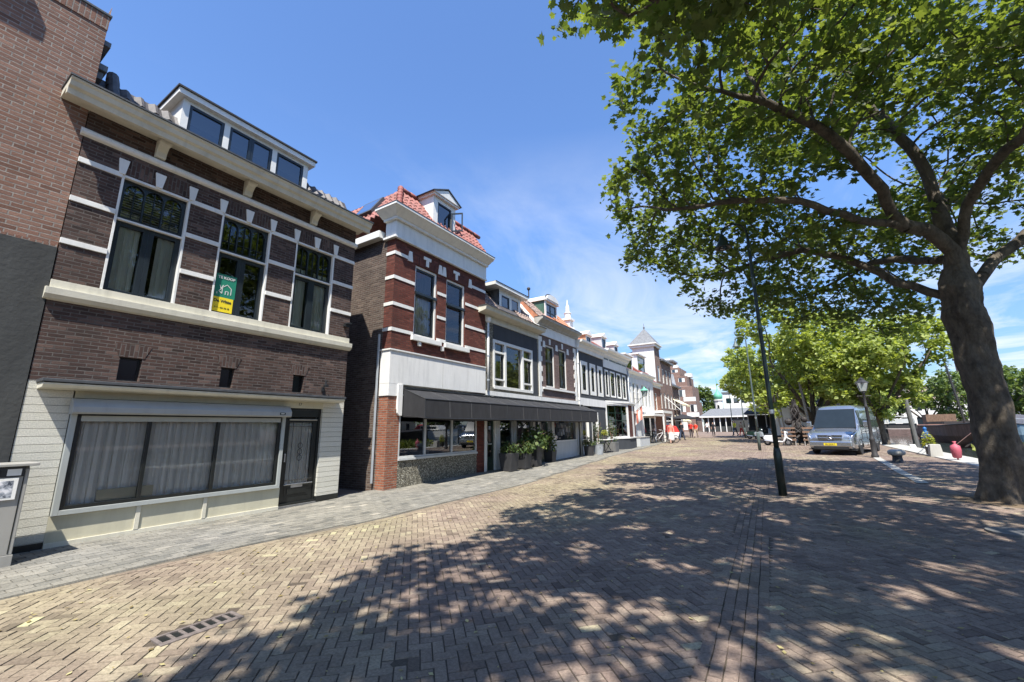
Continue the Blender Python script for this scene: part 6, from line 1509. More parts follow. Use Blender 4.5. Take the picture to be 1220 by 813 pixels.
lantern((3.3, 47.0, rise(47)), 'distant old lantern showing above the roof of the silver van')

def bollard():
    x, y, z = 3.79, 22.4, rise(22.4); t = thing('mooring_bollard', (x, y, z), 'squat black mooring bollard with a worn pale mushroom cap', 'bollard')
    m = MB(); m.lathe([(.24, -.05), (.22, .02), (.17, .05), (.15, .2), (.16, .26)], (x, y, z), 20); m.build('stem', 'iron', t, smooth=True)
    m = MB(); m.lathe([(.16, .26), (.26, .30), (.28, .38), (.26, .45), (.16, .49), (.02, .50)], (x, y, z), 20); m.build('cap', 'concrete', t, smooth=True)
bollard()

# ------------------------------------------------------------------ silver van
def van():
    cx, cy, z = 2.02, 25.9, rise(26.5); ang = math.radians(-18)
    t = thing('passenger_van', (0, 0, 0), 'silver passenger van with yellow number plate parked facing the camera', 'van')
    # sections along the body: (y from the nose, z bottom, z top, half width at waist, half width at roof)
    S = [(0.00, .42, .80, .78, .76), (.06, .32, .98, .90, .86), (.20, .28, 1.05, .955, .90), (.60, .26, 1.15, .98, .93), (1.02, .26, 1.22, .985, .94),
         (1.12, .26, 1.27, .985, .93), (1.45, .26, 1.75, .985, .86), (1.80, .26, 2.22, .985, .80), (1.98, .26, 2.36, .985, .79), (2.4, .26, 2.43, .985, .79), (4.0, .26, 2.45, .985, .79), (5.6, .26, 2.44, .985, .79), (5.85, .28, 2.38, .975, .78), (5.92, .40, 2.2, .95, .77)]
    V, F = [], []
    def section(s):
        y, zb, zt, hw, hr = s; zw = min(1.22, zt - .08); r = .07
        pts = [(hw - .10, zb), (hw - .02, zb + .08), (hw, zb + .25), (hw, (zb + zw) / 2 + .1), (hw - .01, zw), (hw + (hr - hw) * .5, zw + (zt - zw) * .5), (hr, max(zt - .13, zw + .02)), (hr - .05, zt - .04), (hr - .16, zt), (hr * .5, zt + .015), (0, zt + .02)]
        return [(p, y, q) for p, q in pts] + [(-p, y, q) for p, q in pts[::-1][1:]]
    secs = [section(s) for s in S]; k = len(secs[0])
    m = MB()
    for s in secs: m.v += s
    for i in range(len(secs) - 1):
        for j in range(k):
            m.f.append((i * k + j, i * k + (j + 1) % k, (i + 1) * k + (j + 1) % k, (i + 1) * k + j)); m.rot.append(False)
    m.f.append(tuple(range(k - 1, -1, -1))); m.rot.append(False); m.f.append(tuple((len(secs) - 1) * k + j for j in range(k))); m.rot.append(False)
    T = Matrix.Translation((cx, cy, z)) @ Matrix.Rotation(ang, 4, 'Z')
    def add(mb, name, mat, smooth=False, bevel=0, parent=None, each=False):
        mb.xform(T); return (mb.each if each else mb.build)(name, mat, parent or t, smooth=smooth, bevel=bevel)
    b = add(m, 'body', 'silver', smooth=True)
    # windscreen, set just proud of the body
    m = MB(); w0, w1 = .86, .76; z0, z1, y0, y1 = 1.28, 2.20, 1.09, 1.765
    n = 6
    for i in range(n):
        for j in range(8):
            def P(a, c):
                hw = w0 + (w1 - w0) * c; x = -hw + 2 * hw * a; return (x, y0 + (y1 - y0) * c - .012 + .05 * (abs(x) / w0) ** 3 * 0 , z0 + (z1 - z0) * c + .012)
            m.quad(P(j / 8, i / n), P((j + 1) / 8, i / n), P((j + 1) / 8, (i + 1) / n), P(j / 8, (i + 1) / n))
    add(m, 'windscreen', 'car_glass', smooth=True)
    m = MB(); m.prism([(-.80, 1.075, 1.265), (.80, 1.075, 1.265), (.80, 1.09, 1.29), (-.80, 1.09, 1.29)], (0, -.01, -.01)); add(m, 'wiper_cowl', 'plastic_black')
    # side windows
    for s in (-1, 1):
        for a, c in ((1.62, 2.45), (2.55, 3.75), (3.85, 5.0), (5.06, 5.72)):
            m = MB(); lo, hi = 1.30, 2.16
            xa = lambda zz: s * (.992 + (.79 - .985) * min(1, max(0, (zz - 1.22) / 1.09)))
            a2 = a + (.28 if a < 2 else 0)
            m.quad((xa(lo), a, lo), (xa(lo), c, lo), (xa(hi), c, hi), (xa(hi), a2, hi)); add(m, 'side_window', 'car_glass')
        m = MB(); m.box(s * .95, s * 1.0, .9, 5.3, .55, .68); add(m, 'side_rub_strip', 'silver', bevel=.01)
        m = MB(); m.box(s * 1.08, s * 1.30, 1.55, 1.66, 1.32, 1.62); add(m, 'mirror', 'silver', bevel=.04)
        m = MB(); m.tube([(s * .96, 1.65, 1.38), (s * 1.12, 1.61, 1.40)], .03, 6); add(m, 'mirror_arm', 'plastic_black')
        # headlight wrapping the corner
        m = MB(); m.hexa([(s * .50, -.005, .80), (s * .80, .01, .72), (s * .955, .22, .80), (s * .60, .3, .80)], [(s * .55, .045, .95), (s * .84, .08, .99), (s * .95, .36, 1.05), (s * .60, .3, 1.0)]) if s < 0 else m.hexa([(s * .60, .3, .80), (s * .955, .22, .80), (s * .80, .01, .72), (s * .50, -.005, .80)], [(s * .60, .3, 1.0), (s * .95, .36, 1.05), (s * .84, .08, .99), (s * .55, .045, .95)])
        add(m, 'headlight', 'headlight')
        m = MB(); m.tube([(s * .72, .03, .50), (s * .72, .08, .50)], .06, 12); add(m, 'fog_light', 'headlight')
    # grille
    m = MB(); m.hexa([(-.47, -.015, .70), (.47, -.015, .70), (.47, .1, .70), (-.47, .1, .70)], [(-.50, .03, .95), (.50, .03, .95), (.50, .12, .95), (-.50, .12, .95)]); g = add(m, 'grille', 'plastic_black')
    m = MB()
    for q in (.735, .80, .865, .93): m.box(-.46, .46, -.02 + (q - .7) * .18 - .008, .0 + (q - .7) * .18, q - .014, q + .014)
    for o in add(m, 'grille_bar', 'chrome', each=True): o.parent = g
    m = MB(); pts = [(.10 * math.cos(q), -.03, .835 + .10 * math.sin(q)) for q in [2 * math.pi * j / 20 for j in range(20)]]; m.tube(pts, .011, 6, closed=True)
    for q in (90, 210, 330): m.tube([(0, -.03, .835), (.10 * math.cos(math.radians(q)), -.03, .835 + .10 * math.sin(math.radians(q)))], .009, 5)
    add(m, 'star_emblem', 'chrome', parent=g)
    m = MB(); m.box(-.86, .86, -.06, .1, .40, .66); add(m, 'bumper', 'silver', bevel=.05)
    m = MB(); m.box(-.70, .70, -.065, .05, .28, .395); add(m, 'lower_grille', 'plastic_black', bevel=.01)
    m = MB(); m.box(-.26, .26, -.078, -.062, .46, .57); p = add(m, 'number_plate', 'sign_yellow')
    tx = text('plate_number', '58-ZKR-7', .10, 'ink', t, T @ Matrix.Translation((0, -.081, .512)) @ Matrix.Rotation(math.pi / 2, 4, 'X')); 
    for s in (-1, 1):
        for yy in (1.0, 4.7):
            m = MB(); m.lathe([(.20, -.11), (.32, -.115), (.345, -.08), (.345, .08), (.32, .115), (.20, .11)], (0, 0, 0), 24); m.xform(Matrix.Translation((s * .87, yy, .345)) @ Matrix.Rotation(math.pi / 2, 4, 'Y')); w = add(m, 'wheel', 'rubber', smooth=False)
            m = MB(); m.lathe([(.205, .05), (.20, .10), (.12, .095), (.10, .07), (.05, .09), (.02, .1)], (0, 0, 0), 16); m.xform(Matrix.Translation((s * .87, yy, .345)) @ Matrix.Rotation(s * math.pi / 2, 4, 'Y')); add(m, 'rim', 'steel', parent=w)
            m = MB(); m.tube([(s * .985, yy + .40 * math.cos(q), .345 + .40 * math.sin(q)) for q in [math.pi * j / 12 for j in range(13)]], .03, 6); add(m, 'wheel_arch', 'plastic_black')
    m = MB(); m.box(-.60, .60, 1.0, 5.5, .22, .262); m.box(-.94, .94, .05, .5, .24, .28); add(m, 'underbody', 'plastic_black')
    m = MB(); m.tube([(.5, 1.2, 1.30), (.1, 1.10, 1.29)], .012, 5); m.tube([(-.1, 1.2, 1.30), (-.5, 1.10, 1.29)], .012, 5); add(m, 'wiper', 'plastic_black', each=True)
    for s in (-1, 1):
        for yy in (1.50, 2.50, 3.80, 5.03):
            m = MB(); m.tube([(s * .990, yy, .35), (s * .990, yy, 1.22), (s * .87, yy, 1.85)], .007, 4); add(m, 'door_gap', 'plastic_black')
        m = MB(); m.box(s * .988, s * 1.0, 2.3, 2.45, 1.06, 1.10); add(m, 'door_handle', 'plastic_black')
        m = MB(); m.tube([(s * .87, 1.10, 1.27), (s * .775, 1.77, 2.21)], .022, 5); add(m, 'pillar_trim', 'plastic_black')
    m = MB(); m.tube([(-.86, 1.06, 1.235), (-.90, .5, 1.10), (-.84, .10, 1.0), (.84, .10, 1.0), (.90, .5, 1.10), (.86, 1.06, 1.235)], .007, 4); add(m, 'bonnet_gap', 'plastic_black')
    m = MB(); m.tube([(-.8, 1.78, 2.215), (.8, 1.78, 2.215)], .015, 4); add(m, 'windscreen_seal', 'plastic_black')
    m = MB(); m.box(-.06, .06, 2.6, 2.7, 2.45, 2.56); add(m, 'roof_aerial', 'plastic_black')
M['car_glass'] = paint('car_glass', (0.02, 0.028, 0.035), 0.10, 0.1, 0.0, 3, spec=0.35, coat=0.0)
M['headlight'] = paint('headlight', (0.30, 0.32, 0.34), 0.1, 0.1, 0.0, 9, spec=0.8, coat=1.0)
van()

# ------------------------------------------------------------------ scooters and bicycles
def scooter(base, rz, label, body):
    t = thing('scooter', (0, 0, 0), label, 'scooter', 'scooters parked by the quay'); T = Matrix.Translation(base) @ Matrix.Rotation(rz, 4, 'Z')
    def add(m, n, mat, **k): m.xform(T); return m.build(n, mat, t, **k)
    for x in (-.62, .62):
        m = MB(); m.lathe([(.10, -.05), (.20, -.06), (.235, -.03), (.235, .03), (.20, .06), (.10, .05)], (0, 0, 0), 20); m.xform(Matrix.Translation((x, 0, .235)) @ Matrix.Rotation(math.pi / 2, 4, 'X')); w = add(m, 'wheel', 'rubber')
        m = MB(); m.tube([(x, -.055, .235), (x, .055, .235)], .11, 12); add(m, 'rim', 'steel')
    m = MB(); m.extr_y([(-.85, .52), (-.80, .40), (-.42, .30), (-.20, .24), (.30, .22), (.40, .30), (-.05, .34), (-.12, .68), (-.2, .74), (-.75, .70)], -.14, .14); add(m, 'body', body, bevel=.04)
    m = MB(); m.extr_y([(.34, .28), (.42, .26), (.60, .55), (.56, .95), (.48, 1.0), (.46, .6)], -.19, .19); add(m, 'leg_shield', body, bevel=.03)
    m = MB(); m.extr_y([(-.78, .71), (-.14, .70), (-.1, .78), (-.3, .82), (-.74, .80)], -.13, .13); add(m, 'seat', 'plastic_black', bevel=.03)
    m = MB(); m.tube([(.62, .07, .24), (.56, .07, .7)], .025, 6); m.tube([(.62, -.07, .24), (.56, -.07, .7)], .025, 6); add(m, 'fork', 'steel')
    m = MB(); m.tube([(.40, -.33, 1.04), (.47, -.15, 1.02), (.47, .15, 1.02), (.40, .33, 1.04)], .02, 6); m.tube([(.46, .25, 1.03), (.44, .32, 1.25)], .01, 5); add(m, 'handlebar', 'plastic_black')
    m = MB(); m.ball((.60, 0, .88), .09, 10); add(m, 'headlight', 'headlight', smooth=True)
    m = MB(); m.extr_y([(.40, .44), (.62, .50), (.86, .36), (.8, .44), (.62, .56), (.42, .52)], -.08, .08); add(m, 'mudguard', body)
    m = MB(); m.tube([(0, .1, .25), (.05, .22, .0)], .015, 5); m.tube([(0, -.1, .25), (.05, -.22, .0)], .015, 5); add(m, 'stand', 'steel')
    m = MB(); m.tube([(-.2, -.16, .28), (-.75, -.18, .36)], .05, 8); add(m, 'exhaust', 'steel')
scooter((-.2, 34.9, rise(34.9)), math.radians(-12), 'white and black scooter parked right behind the nearest lamp post', 'cloth_white')
scooter((-2.0, 47.6, rise(47.6)), math.radians(-25), 'dark green scooter parked beside the third lamp', 'green_dark')
scooter((-1.3, 47.0, rise(47)), math.radians(-20), 'grey scooter parked behind the second lamp post', 'zinc')

def bicycle(base, rz, label, frame, seat='plastic_black', group='bicycles parked by the white houses'):
    t = thing('bicycle', (0, 0, 0), label, 'bicycle', group); T = Matrix.Translation(base) @ Matrix.Rotation(rz, 4, 'Z') @ Matrix.Rotation(math.radians(6), 4, 'X')
    def add(m, n, mat, p=None, **k): m.xform(T); return m.build(n, mat, p or t, **k)
    for x in (-.53, .53):
        m = MB(); m.tube([(x + .34 * math.cos(q), 0, .35 + .34 * math.sin(q)) for q in [2 * math.pi * j / 24 for j in range(24)]], .02, 6, closed=True); w = add(m, 'wheel', 'rubber')
        m = MB()
        for j in range(10): q = math.pi * j / 5; m.tube([(x, 0, .35), (x + .33 * math.cos(q), 0, .35 + .33 * math.sin(q))], .004, 4)
        add(m, 'spokes', 'steel', w)
    m = MB(); m.tube([(-.53, 0, .35), (-.12, 0, .30), (-.25, 0, .85)], .016, 6); m.tube([(-.12, 0, .30), (.38, 0, .80)], .02, 6); m.tube([(-.22, 0, .72), (.38, 0, .86)], .016, 6); m.tube([(.53, 0, .35), (.38, 0, .82), (.34, 0, 1.02)], .016, 6); m.tube([(-.53, 0, .35), (-.22, 0, .72)], .012, 5); add(m, 'frame', frame)
    m = MB(); m.tube([(.22, -.27, 1.04), (.34, -.1, 1.05), (.34, .1, 1.05), (.22, .27, 1.04)], .013, 6); add(m, 'handlebar', 'steel')
    m = MB(); m.hexa([(-.40, -.09, .88), (-.12, -.03, .90), (-.12, .03, .90), (-.40, .09, .88)], [(-.40, -.09, .94), (-.12, -.02, .93), (-.12, .02, .93), (-.40, .09, .94)]); add(m, 'saddle', seat)
    m = MB(); m.box(-.85, -.35, -.07, .07, .72, .74); m.tube([(-.53, 0, .35), (-.75, 0, .73)], .008, 4); add(m, 'luggage_rack', 'iron')
    m = MB(); m.tube([(-.12, .04, .30), (-.02, .06, .15)], .01, 4); m.tube([(-.12, -.04, .30), (-.22, -.06, .45)], .01, 4); m.tube([(-.12, -.03, .30), (-.12, .03, .30)], .08, 12); add(m, 'crank', 'steel')
    return t
bicycle((-8.9, 34.9, rise(35) + .05), math.radians(80), 'black bicycle leaning at the white house canopy behind the planter', 'black')
bicycle((-8.5, 36.3, rise(36) + .05), math.radians(60), 'white framed bicycle parked next to the red covered cargo bike', 'cloth_white')
bicycle((-8.7, 39.6, rise(39) + .05), math.radians(70), 'grey bicycle parked beyond the red covered cargo bike', 'zinc')

def cargo_bike():
    T = Matrix.Translation((-8.3, 37.6, rise(37.6) + .04)) @ Matrix.Rotation(math.radians(35), 4, 'Z'); t = thing('cargo_bike', (0, 0, 0), 'cargo bike with red hood and white box by the white houses', 'cargo bike')
    def add(m, n, mat, **k): m.xform(T); return m.build(n, mat, t, **k)
    for x, y in ((-.9, 0), (.75, -.4), (.75, .4)):
        m = MB(); m.tube([(x + .28 * math.cos(q), y, .3 + .28 * math.sin(q)) for q in [2 * math.pi * j / 20 for j in range(20)]], .025, 6, closed=True); m.tube([(x, y - .03, .3), (x, y + .03, .3)], .05, 8); add(m, 'wheel', 'rubber')
    m = MB(); m.hexa([(.25, -.28, .35), (1.0, -.28, .35), (1.0, .28, .35), (.25, .28, .35)], [(.15, -.34, .85), (1.15, -.34, .85), (1.15, .34, .85), (.15, .34, .85)]); add(m, 'box', 'cloth_white', bevel=.02)
    m = MB(); m.hexa([(.14, -.35, .851), (1.16, -.35, .851), (1.16, .35, .851), (.14, .35, .851)], [(.25, -.25, 1.45), (.95, -.25, 1.35), (.95, .25, 1.35), (.25, .25, 1.45)]); add(m, 'hood', 'red', bevel=.05)
    m = MB(); m.tube([(-.9, 0, .3), (-.5, 0, .3), (.3, 0, .4)], .025, 6); m.tube([(-.5, 0, .3), (-.6, 0, .85)], .02, 6); m.tube([(-.9, 0, .3), (-.58, 0, .75), (.1, 0, .8)], .018, 6); add(m, 'frame', 'iron')
    m = MB(); m.box(-.78, -.48, -.08, .08, .86, .93); add(m, 'saddle', 'plastic_black', bevel=.02)
    m = MB(); m.tube([(.05, -.3, 1.05), (.12, 0, 1.0), (.05, .3, 1.05)], .015, 6); add(m, 'handlebar', 'steel')
cargo_bike()

# ------------------------------------------------------------------ planters
def foliage(name, parent, c, r, n, size, seed, mat='leaf_plant', stems=True):
    rng = np.random.default_rng(seed); q = rng.normal(size=(n, 3)); q /= np.linalg.norm(q, axis=1)[:, None]; q *= (rng.uniform(.2, 1, n) ** .5)[:, None]; q[:, 2] = np.abs(q[:, 2]) * 1.0 + rng.uniform(-.2, .1, n)
    C = np.array(c) + q * np.array(r) - np.array(ORI[parent.name])
    return leaf_mesh(name, C, rng.uniform(.6, 1.3, n) * size, mat, parent, rng, simple=True, flat=.9)
def planter(x, y, label, w=.45, h=.6, shape='box', pot='terracotta', ph=.7, pr=.45, n=260, ls=.10, mat='leaf_plant', taper=.8, cat='planter', stems=6):
    z = rise(y) + .05; t = thing('planter', (x, y, z), label, cat)
    m = MB(); b = w / 2 * taper; a = w / 2
    if shape == 'box': m.hexa([(x - b, y - b, z), (x + b, y - b, z), (x + b, y + b, z), (x - b, y + b, z)], [(x - a, y - a, z + h), (x + a, y - a, z + h), (x + a, y + a, z + h), (x - a, y + a, z + h)])
    else: m.lathe([(b, 0), (a, h * .9), (a + .02, h), (a - .03, h)], (x, y, z), 20)
    m.build('pot', pot, t, bevel=.01 if shape == 'box' else 0)
    rnd = random.Random(int(y * 100)); m = MB()
    for k in range(stems):
        q = rnd.uniform(0, 6.28); e = rnd.uniform(.3, .9) * pr; m.tube([(x, y, z + h - .05), (x + math.cos(q) * e * .4, y + math.sin(q) * e * .4, z + h + ph * .5), (x + math.cos(q) * e, y + math.sin(q) * e, z + h + ph * rnd.uniform(.6, 1))], [.014, .01, .005], 5)
    m.build('stems', 'wood', t); foliage('foliage', t, (x, y, z + h + .05), (pr, pr, ph), n, ls, int(y * 10), mat); return t
planter(-8.42, 13.15, 'square tapered black planter with grey leaved shrub right of the dark shop door', .55, .62, ph=.35, pr=.40, n=420, ls=.07)
planter(-8.38, 14.1, 'dark planter with dense low shrub in the middle below the awning', .5, .55, ph=.5, pr=.40, n=420, ls=.09)
planter(-8.45, 15.1, 'tall tapered dark planter with sprawling long leaved bush under the awning', .5, .75, ph=.75, pr=.60, n=420, ls=.15)
planter(-8.72, 17.0, 'dark planter with upright shrub by the recessed green door', .45, .5, ph=.9, pr=.30, n=300, ls=.10)
planter(-8.5, 21.0, 'dark round tub of low greenery at the far end of the awning', .55, .5, 'round', ph=.4, pr=.36, n=300, ls=.08)
planter(-8.35, 21.95, 'pale zinc tub with a thin climbing plant before the white doors', .55, .55, 'round', pot='zinc', ph=1.3, pr=.28, n=240, ls=.08, taper=.85)
planter(-8.5, 24.6, 'grey box planter with slender olive tree beside the bay window', .62, .55, pot='concrete_dark', ph=1.35, pr=.42, n=320, ls=.08, taper=1)
def bench_table():
    x, y, z = -8.45, 23.4, rise(23.4) + .05; t = thing('cafe_table', (x, y, z), 'small white topped table with black legs before the white doors', 'table')
    m = MB(); m.box(x - .3, x + .3, y - .55, y + .55, z + .72, z + .75); m.build('table_top', 'white', t, bevel=.004)
    m = MB()
    for a in (-.4, .4): m.tube([(x - .22, y + a, z + .72), (x + .22, y + a, z)], .018, 6); m.tube([(x + .22, y + a, z + .72), (x - .22, y + a, z)], .018, 6)
    m.each('leg', 'iron', t)
    planter(x + .0, y - .1, 'small dark pot of yellow green flowers standing on the white topped table', .28, .22, ph=.28, pr=.22, n=260, ls=.06, mat='leaf_bright', cat='flower pot').location.z = z + .75
M['leaf_bright'] = leafmat('bright_leaf', (0.12, 0.17, 0.03), (0.25, 0.28, 0.04), (0.5, 0.45, 0.05), .3)
bench_table()
def street_box():
    x, y, z = -8.75, 31.6, rise(31.6) + .04; t = thing('wooden_planter_box', (x, y, z), 'long low grey plank box on the pavement before the white house', 'planter box')
    m = MB(); m.box(x - .35, x + .35, y - 1.3, y + 1.3, z, z + .62); m.build('box', 'plank_grey', t, bevel=.01)
    m = MB(); m.box(x - .38, x + .38, y - 1.33, y + 1.33, z + .621, z + .66); m.build('rim', 'wood_grey', t)
street_box()
def wall_lantern():
    x, y, z = -8.3, 32.0, 4.15; t = thing('wall_lantern', (-9.05, y, z), 'dark green lantern on a bracket from the white house wall', 'lantern')
    m = MB(); m.tube([(-9.08, y, z - .45), (-8.7, y, z - .5), (x, y, z - .3)], .02, 6); m.tube([(-9.08, y, z - .9), (-8.6, y, z - .52)], .014, 6); m.build('bracket', 'iron', t)
    m = MB(); m.hexa([(x - .12, y - .12, z - .3), (x + .12, y - .12, z - .3), (x + .12, y + .12, z - .3), (x - .12, y + .12, z - .3)], [(x - .2, y - .2, z + .12), (x + .2, y - .2, z + .12), (x + .2, y + .2, z + .12), (x - .2, y + .2, z + .12)]); m.build('lantern_glass', 'glass_dark', t)
    m = MB(); m.lathe([(.30, .12), (.26, .17), (.10, .3), (.03, .42)], (x, y, z), 8); m.build('lantern_roof', 'copper', t)
wall_lantern()
def flag():
    t = thing('shop_flag', (-9.0, 31.0, 3.0), 'red and white striped flag hanging below the wall lantern', 'flag')
    m = MB(); m.tube([(-9.08, 31.2, 2.5), (-8.3, 31.2, 3.15)], .018, 6); m.build('pole', 'wood', t)
    for k in range(4):
        m = MB(); y = 31.2
        for j in range(6):
            a, b = j / 6, (j + 1) / 6; w = lambda q: y + .06 * math.sin(q * 5 + k)
            x0, x1 = -8.36 - .15 * k, -8.36 - .15 * (k + 1); top = 3.1 - .12 * k
            m.quad((x0, w(a), top - .95 * a), (x1, w(a) + .02, top - .1 - .95 * a), (x1, w(b) + .02, top - .1 - .95 * b), (x0, w(b), top - .95 * b))
        m.build('stripe', 'coral' if k % 2 == 0 else 'cloth_white', t)
flag()
def cafe_awning(name, y, x, z, label):
    t = thing(name, (x, y, z), label, 'awning', 'striped awnings on the brown brick house')
    m = MB(); m.quad((x, y - 1.2, z), (x + 1.3, y - 1.2, z - .75), (x + 1.3, y + 1.2, z - .75), (x, y + 1.2, z)); m.quad((x + 1.3, y - 1.2, z - .75), (x + 1.3, y + 1.2, z - .75), (x + 1.3, y + 1.2, z - .95), (x + 1.3, y - 1.2, z - .95)); m.build('awning_cloth', 'stripe_cloth', t)
    m = MB(); m.tube([(x, y - 1.2, z - .8), (x + 1.3, y - 1.2, z - .77)], .02, 5); m.tube([(x, y + 1.2, z - .8), (x + 1.3, y + 1.2, z - .77)], .02, 5); m.build('awning_frame', 'steel', t)
for y, x, z, lb in ((53.2, -10.58, 4.9, 'nearer upper striped awning on the brown brick house'), (56.3, -10.58, 4.9, 'farther upper striped awning on the brown brick house'), (53.2, -10.58, 3.0, 'nearer lower striped awning over the cafe front'), (56.3, -10.58, 3.0, 'farther lower striped awning over the cafe front')): cafe_awning('cafe_awning', y, x, z, lb)
def white_canopy():
    t = thing('shop_canopy', (-9.6, 40.5, 3.1), 'flat white canopy on posts over the brick shop front', 'canopy')
    m = MB(); m.box(-9.49, -8.5, 38.6, 42.4, 2.78, 3.0); m.build('roof', 'white', t)
    m = MB(); m.box(-8.62, -8.5, 38.7, 38.85, .2, 2.779); m.box(-8.62, -8.5, 42.2, 42.35, .2, 2.779); m.each('post', 'white', t)
    m = MB(); m.tube([(-9.45, 46.3, 3.4), (-8.2, 44.9, 3.2)], .03, 6); m.tube([(-9.9, 46.3, 4.7), (-8.2, 44.9, 3.22)], .03, 6); m.build('brace', 'white', t)
white_canopy()
def parasol(x, y, label):
    z = rise(y); t = thing('cafe_parasol', (x, y, z), label, 'parasol'); m = MB(); m.tube([(x, y, z), (x, y, z + 2.6)], .03, 8); m.lathe([(.3, 0), (.3, .06), (.05, .1)], (x, y, z), 12); m.build('pole', 'iron', t)
    m = MB(); m.lathe([(1.5, 2.05), (1.5, 2.15), (.8, 2.38), (.02, 2.62)], (x, y, z), 8); m.build('canopy', 'cloth_black', t)
parasol(-9.0, 50.0, 'dark parasol standing before the cafe with striped awnings')
# ------------------------------------------------------------------ pavilion, turret and the quay beyond
def pavilion():
    g = .6; x0, x1, y = -12.0, -2.2, 84.0
    t = thing('low_pavilion', (-7, 86, g), 'long low pavilion with grey hipped roof and columns across the end of the street', 'pavilion')
    m = MB(); m.box(x0 + .3, x1 - .3, y + 2.4, y + 6, g - .2, g + 2.5); m.build('wall', 'plaster_slate', t)
    m = MB()
    for k in range(11): m.box(x0 + .2 + k * .95, x0 + .34 + k * .95, y + .3, y + .44, g - .1, g + 2.5)
    m.each('column', 'white', t)
    m = MB(); m.box(x0 + .4, -7.2, y + .5, y + .6, g, g + .9); m.box(-6.9, -4.4, y + .2, y + .3, g, g + 2.2); m.each('low_screen', 'plaster_dark', t)
    m = MB(); m.box(x0 - .2, x1 + .2, y - .1, y + 6.2, g + 2.5, g + 2.72); m.build('fascia', 'white', t)
    m = MB(); m.hexa([(x0 - .2, y - .1, g + 2.721), (x1 + .2, y - .1, g + 2.721), (x1 + .2, y + 6.2, g + 2.721), (x0 - .2, y + 6.2, g + 2.721)], [(x0 + 1.6, y + 2.2, g + 4.1), (x1 - 1.6, y + 2.2, g + 4.1), (x1 - 1.6, y + 4, g + 4.1), (x0 + 1.6, y + 4, g + 4.1)]); m.build('roof', 'slate', t)
    t = thing('onion_dome_turret', (-10.4, 100, g), 'slim white turret with green onion dome and thin spire', 'turret'); c = (-10.4, 100, g)
    m = MB(); m.lathe([(.78, 0), (.78, 6.2), (.95, 6.3), (.95, 6.5), (.6, 6.55)], c, 8); m.build('shaft', 'white_wall', t)
    m = MB(); m.lathe([(.55, 6.55), (.78, 6.8), (.88, 7.2), (.74, 7.7), (.38, 8.1), (.2, 8.5), (.08, 8.8), (.05, 11.0), (.01, 11.6)], c, 16); m.build('onion_dome', 'copper', t, smooth=True)
    m = MB(); m.box(-10.6, -10.2, 99.0, 99.06, g + 4.3, g + 5.3); m.build('opening', 'black', t)
    t = thing('office_block', (-7, 112, g), 'pale grey flat block with rows of windows behind the pavilion', 'building')
    H = [(-10 + k * 1.6, -8.9 + k * 1.6, g + z, g + z + 1.2) for k in range(5) for z in (3.6, 6.2)]
    m = MB(); m.wall('y', 112, -10.6, -1.8, 0, 9.2, H, .2, facing=-1); m.box(-10.6, -1.8, 112.3, 118, 0, 9.2); m.build('wall', 'white_wall', t)
    m = MB(); m.quad((-10.6, 112.2, 3), (-1.8, 112.2, 3), (-1.8, 112.2, 8.6), (-10.6, 112.2, 8.6)); m.build('window_band', 'glass_dark', t)
    m = MB(); m.box(-10.8, -1.6, 111.8, 118, 9.2, 9.5); m.build('roof', 'slate', t)
    t = thing('quay_cabin', (-.5, 62, rise(62)), 'dark low cabin with white posts behind the scooters', 'cabin'); z = rise(62)
    m = MB(); m.box(-3.2, 2.6, 60, 64, z, z + 1.0); m.box(-3.2, 2.6, 61.2, 64, z + 1, z + 2.5); m.build('wall', 'plaster_dark', t)
    m = MB()
    for k in range(7): m.box(-3.2 + k * .95, -3.1 + k * .95, 60, 60.1, z + 1.0, z + 2.6)
    m.each('post', 'white', t)
    m = MB(); m.hexa([(-3.6, 59.4, z + 2.6), (3, 59.4, z + 2.6), (3, 64.4, z + 2.6), (-3.6, 64.4, z + 2.6)], [(-2.6, 61.4, z + 3.7), (2.4, 61.4, z + 3.7), (2.4, 62.6, z + 3.7), (-2.6, 62.6, z + 3.7)]); m.build('roof', 'bitumen', t)
    # white trailer
    x, y = 1.1, 42.6; z = rise(y); t = thing('white_trailer', (x, y, z), 'large white box trailer behind the scooters and the black sculpture', 'trailer')
    m = MB(); m.box(-.35, 4.4, 41.4, 44, z + .5, z + 2.75); m.build('box', 'white', t, bevel=.05)
    m = MB(); m.box(-.3, 4.3, 41.5, 43.9, z + .35, z + .49); m.build('chassis', 'iron', t)
    for k in (-1, 1): 
        m = MB(); m.tube([(1.9 + k * .45, 41.35, z + .32), (1.9 + k * .45, 41.6, z + .32)], .32, 16); m.build('wheel', 'rubber', t)
    m = MB(); m.box(.1, .5, 41.37, 41.395, z + .62, z + .75); m.build('rear_light', 'red', t)
    x, y = -.6, 56; t = thing('flat_white_roof_boat_house', (2, 58, rise(57)), 'white roofed low quay building seen above the white trailer', 'quay building'); z = rise(57)
    m = MB(); m.box(-.5, 5, 56, 59, z, z + 2.5); m.build('wall', 'plank_grey', t); m = MB(); m.box(-.9, 5.4, 55.6, 59.4, z + 2.5, z + 2.8); m.build('roof', 'white', t)
pavilion()

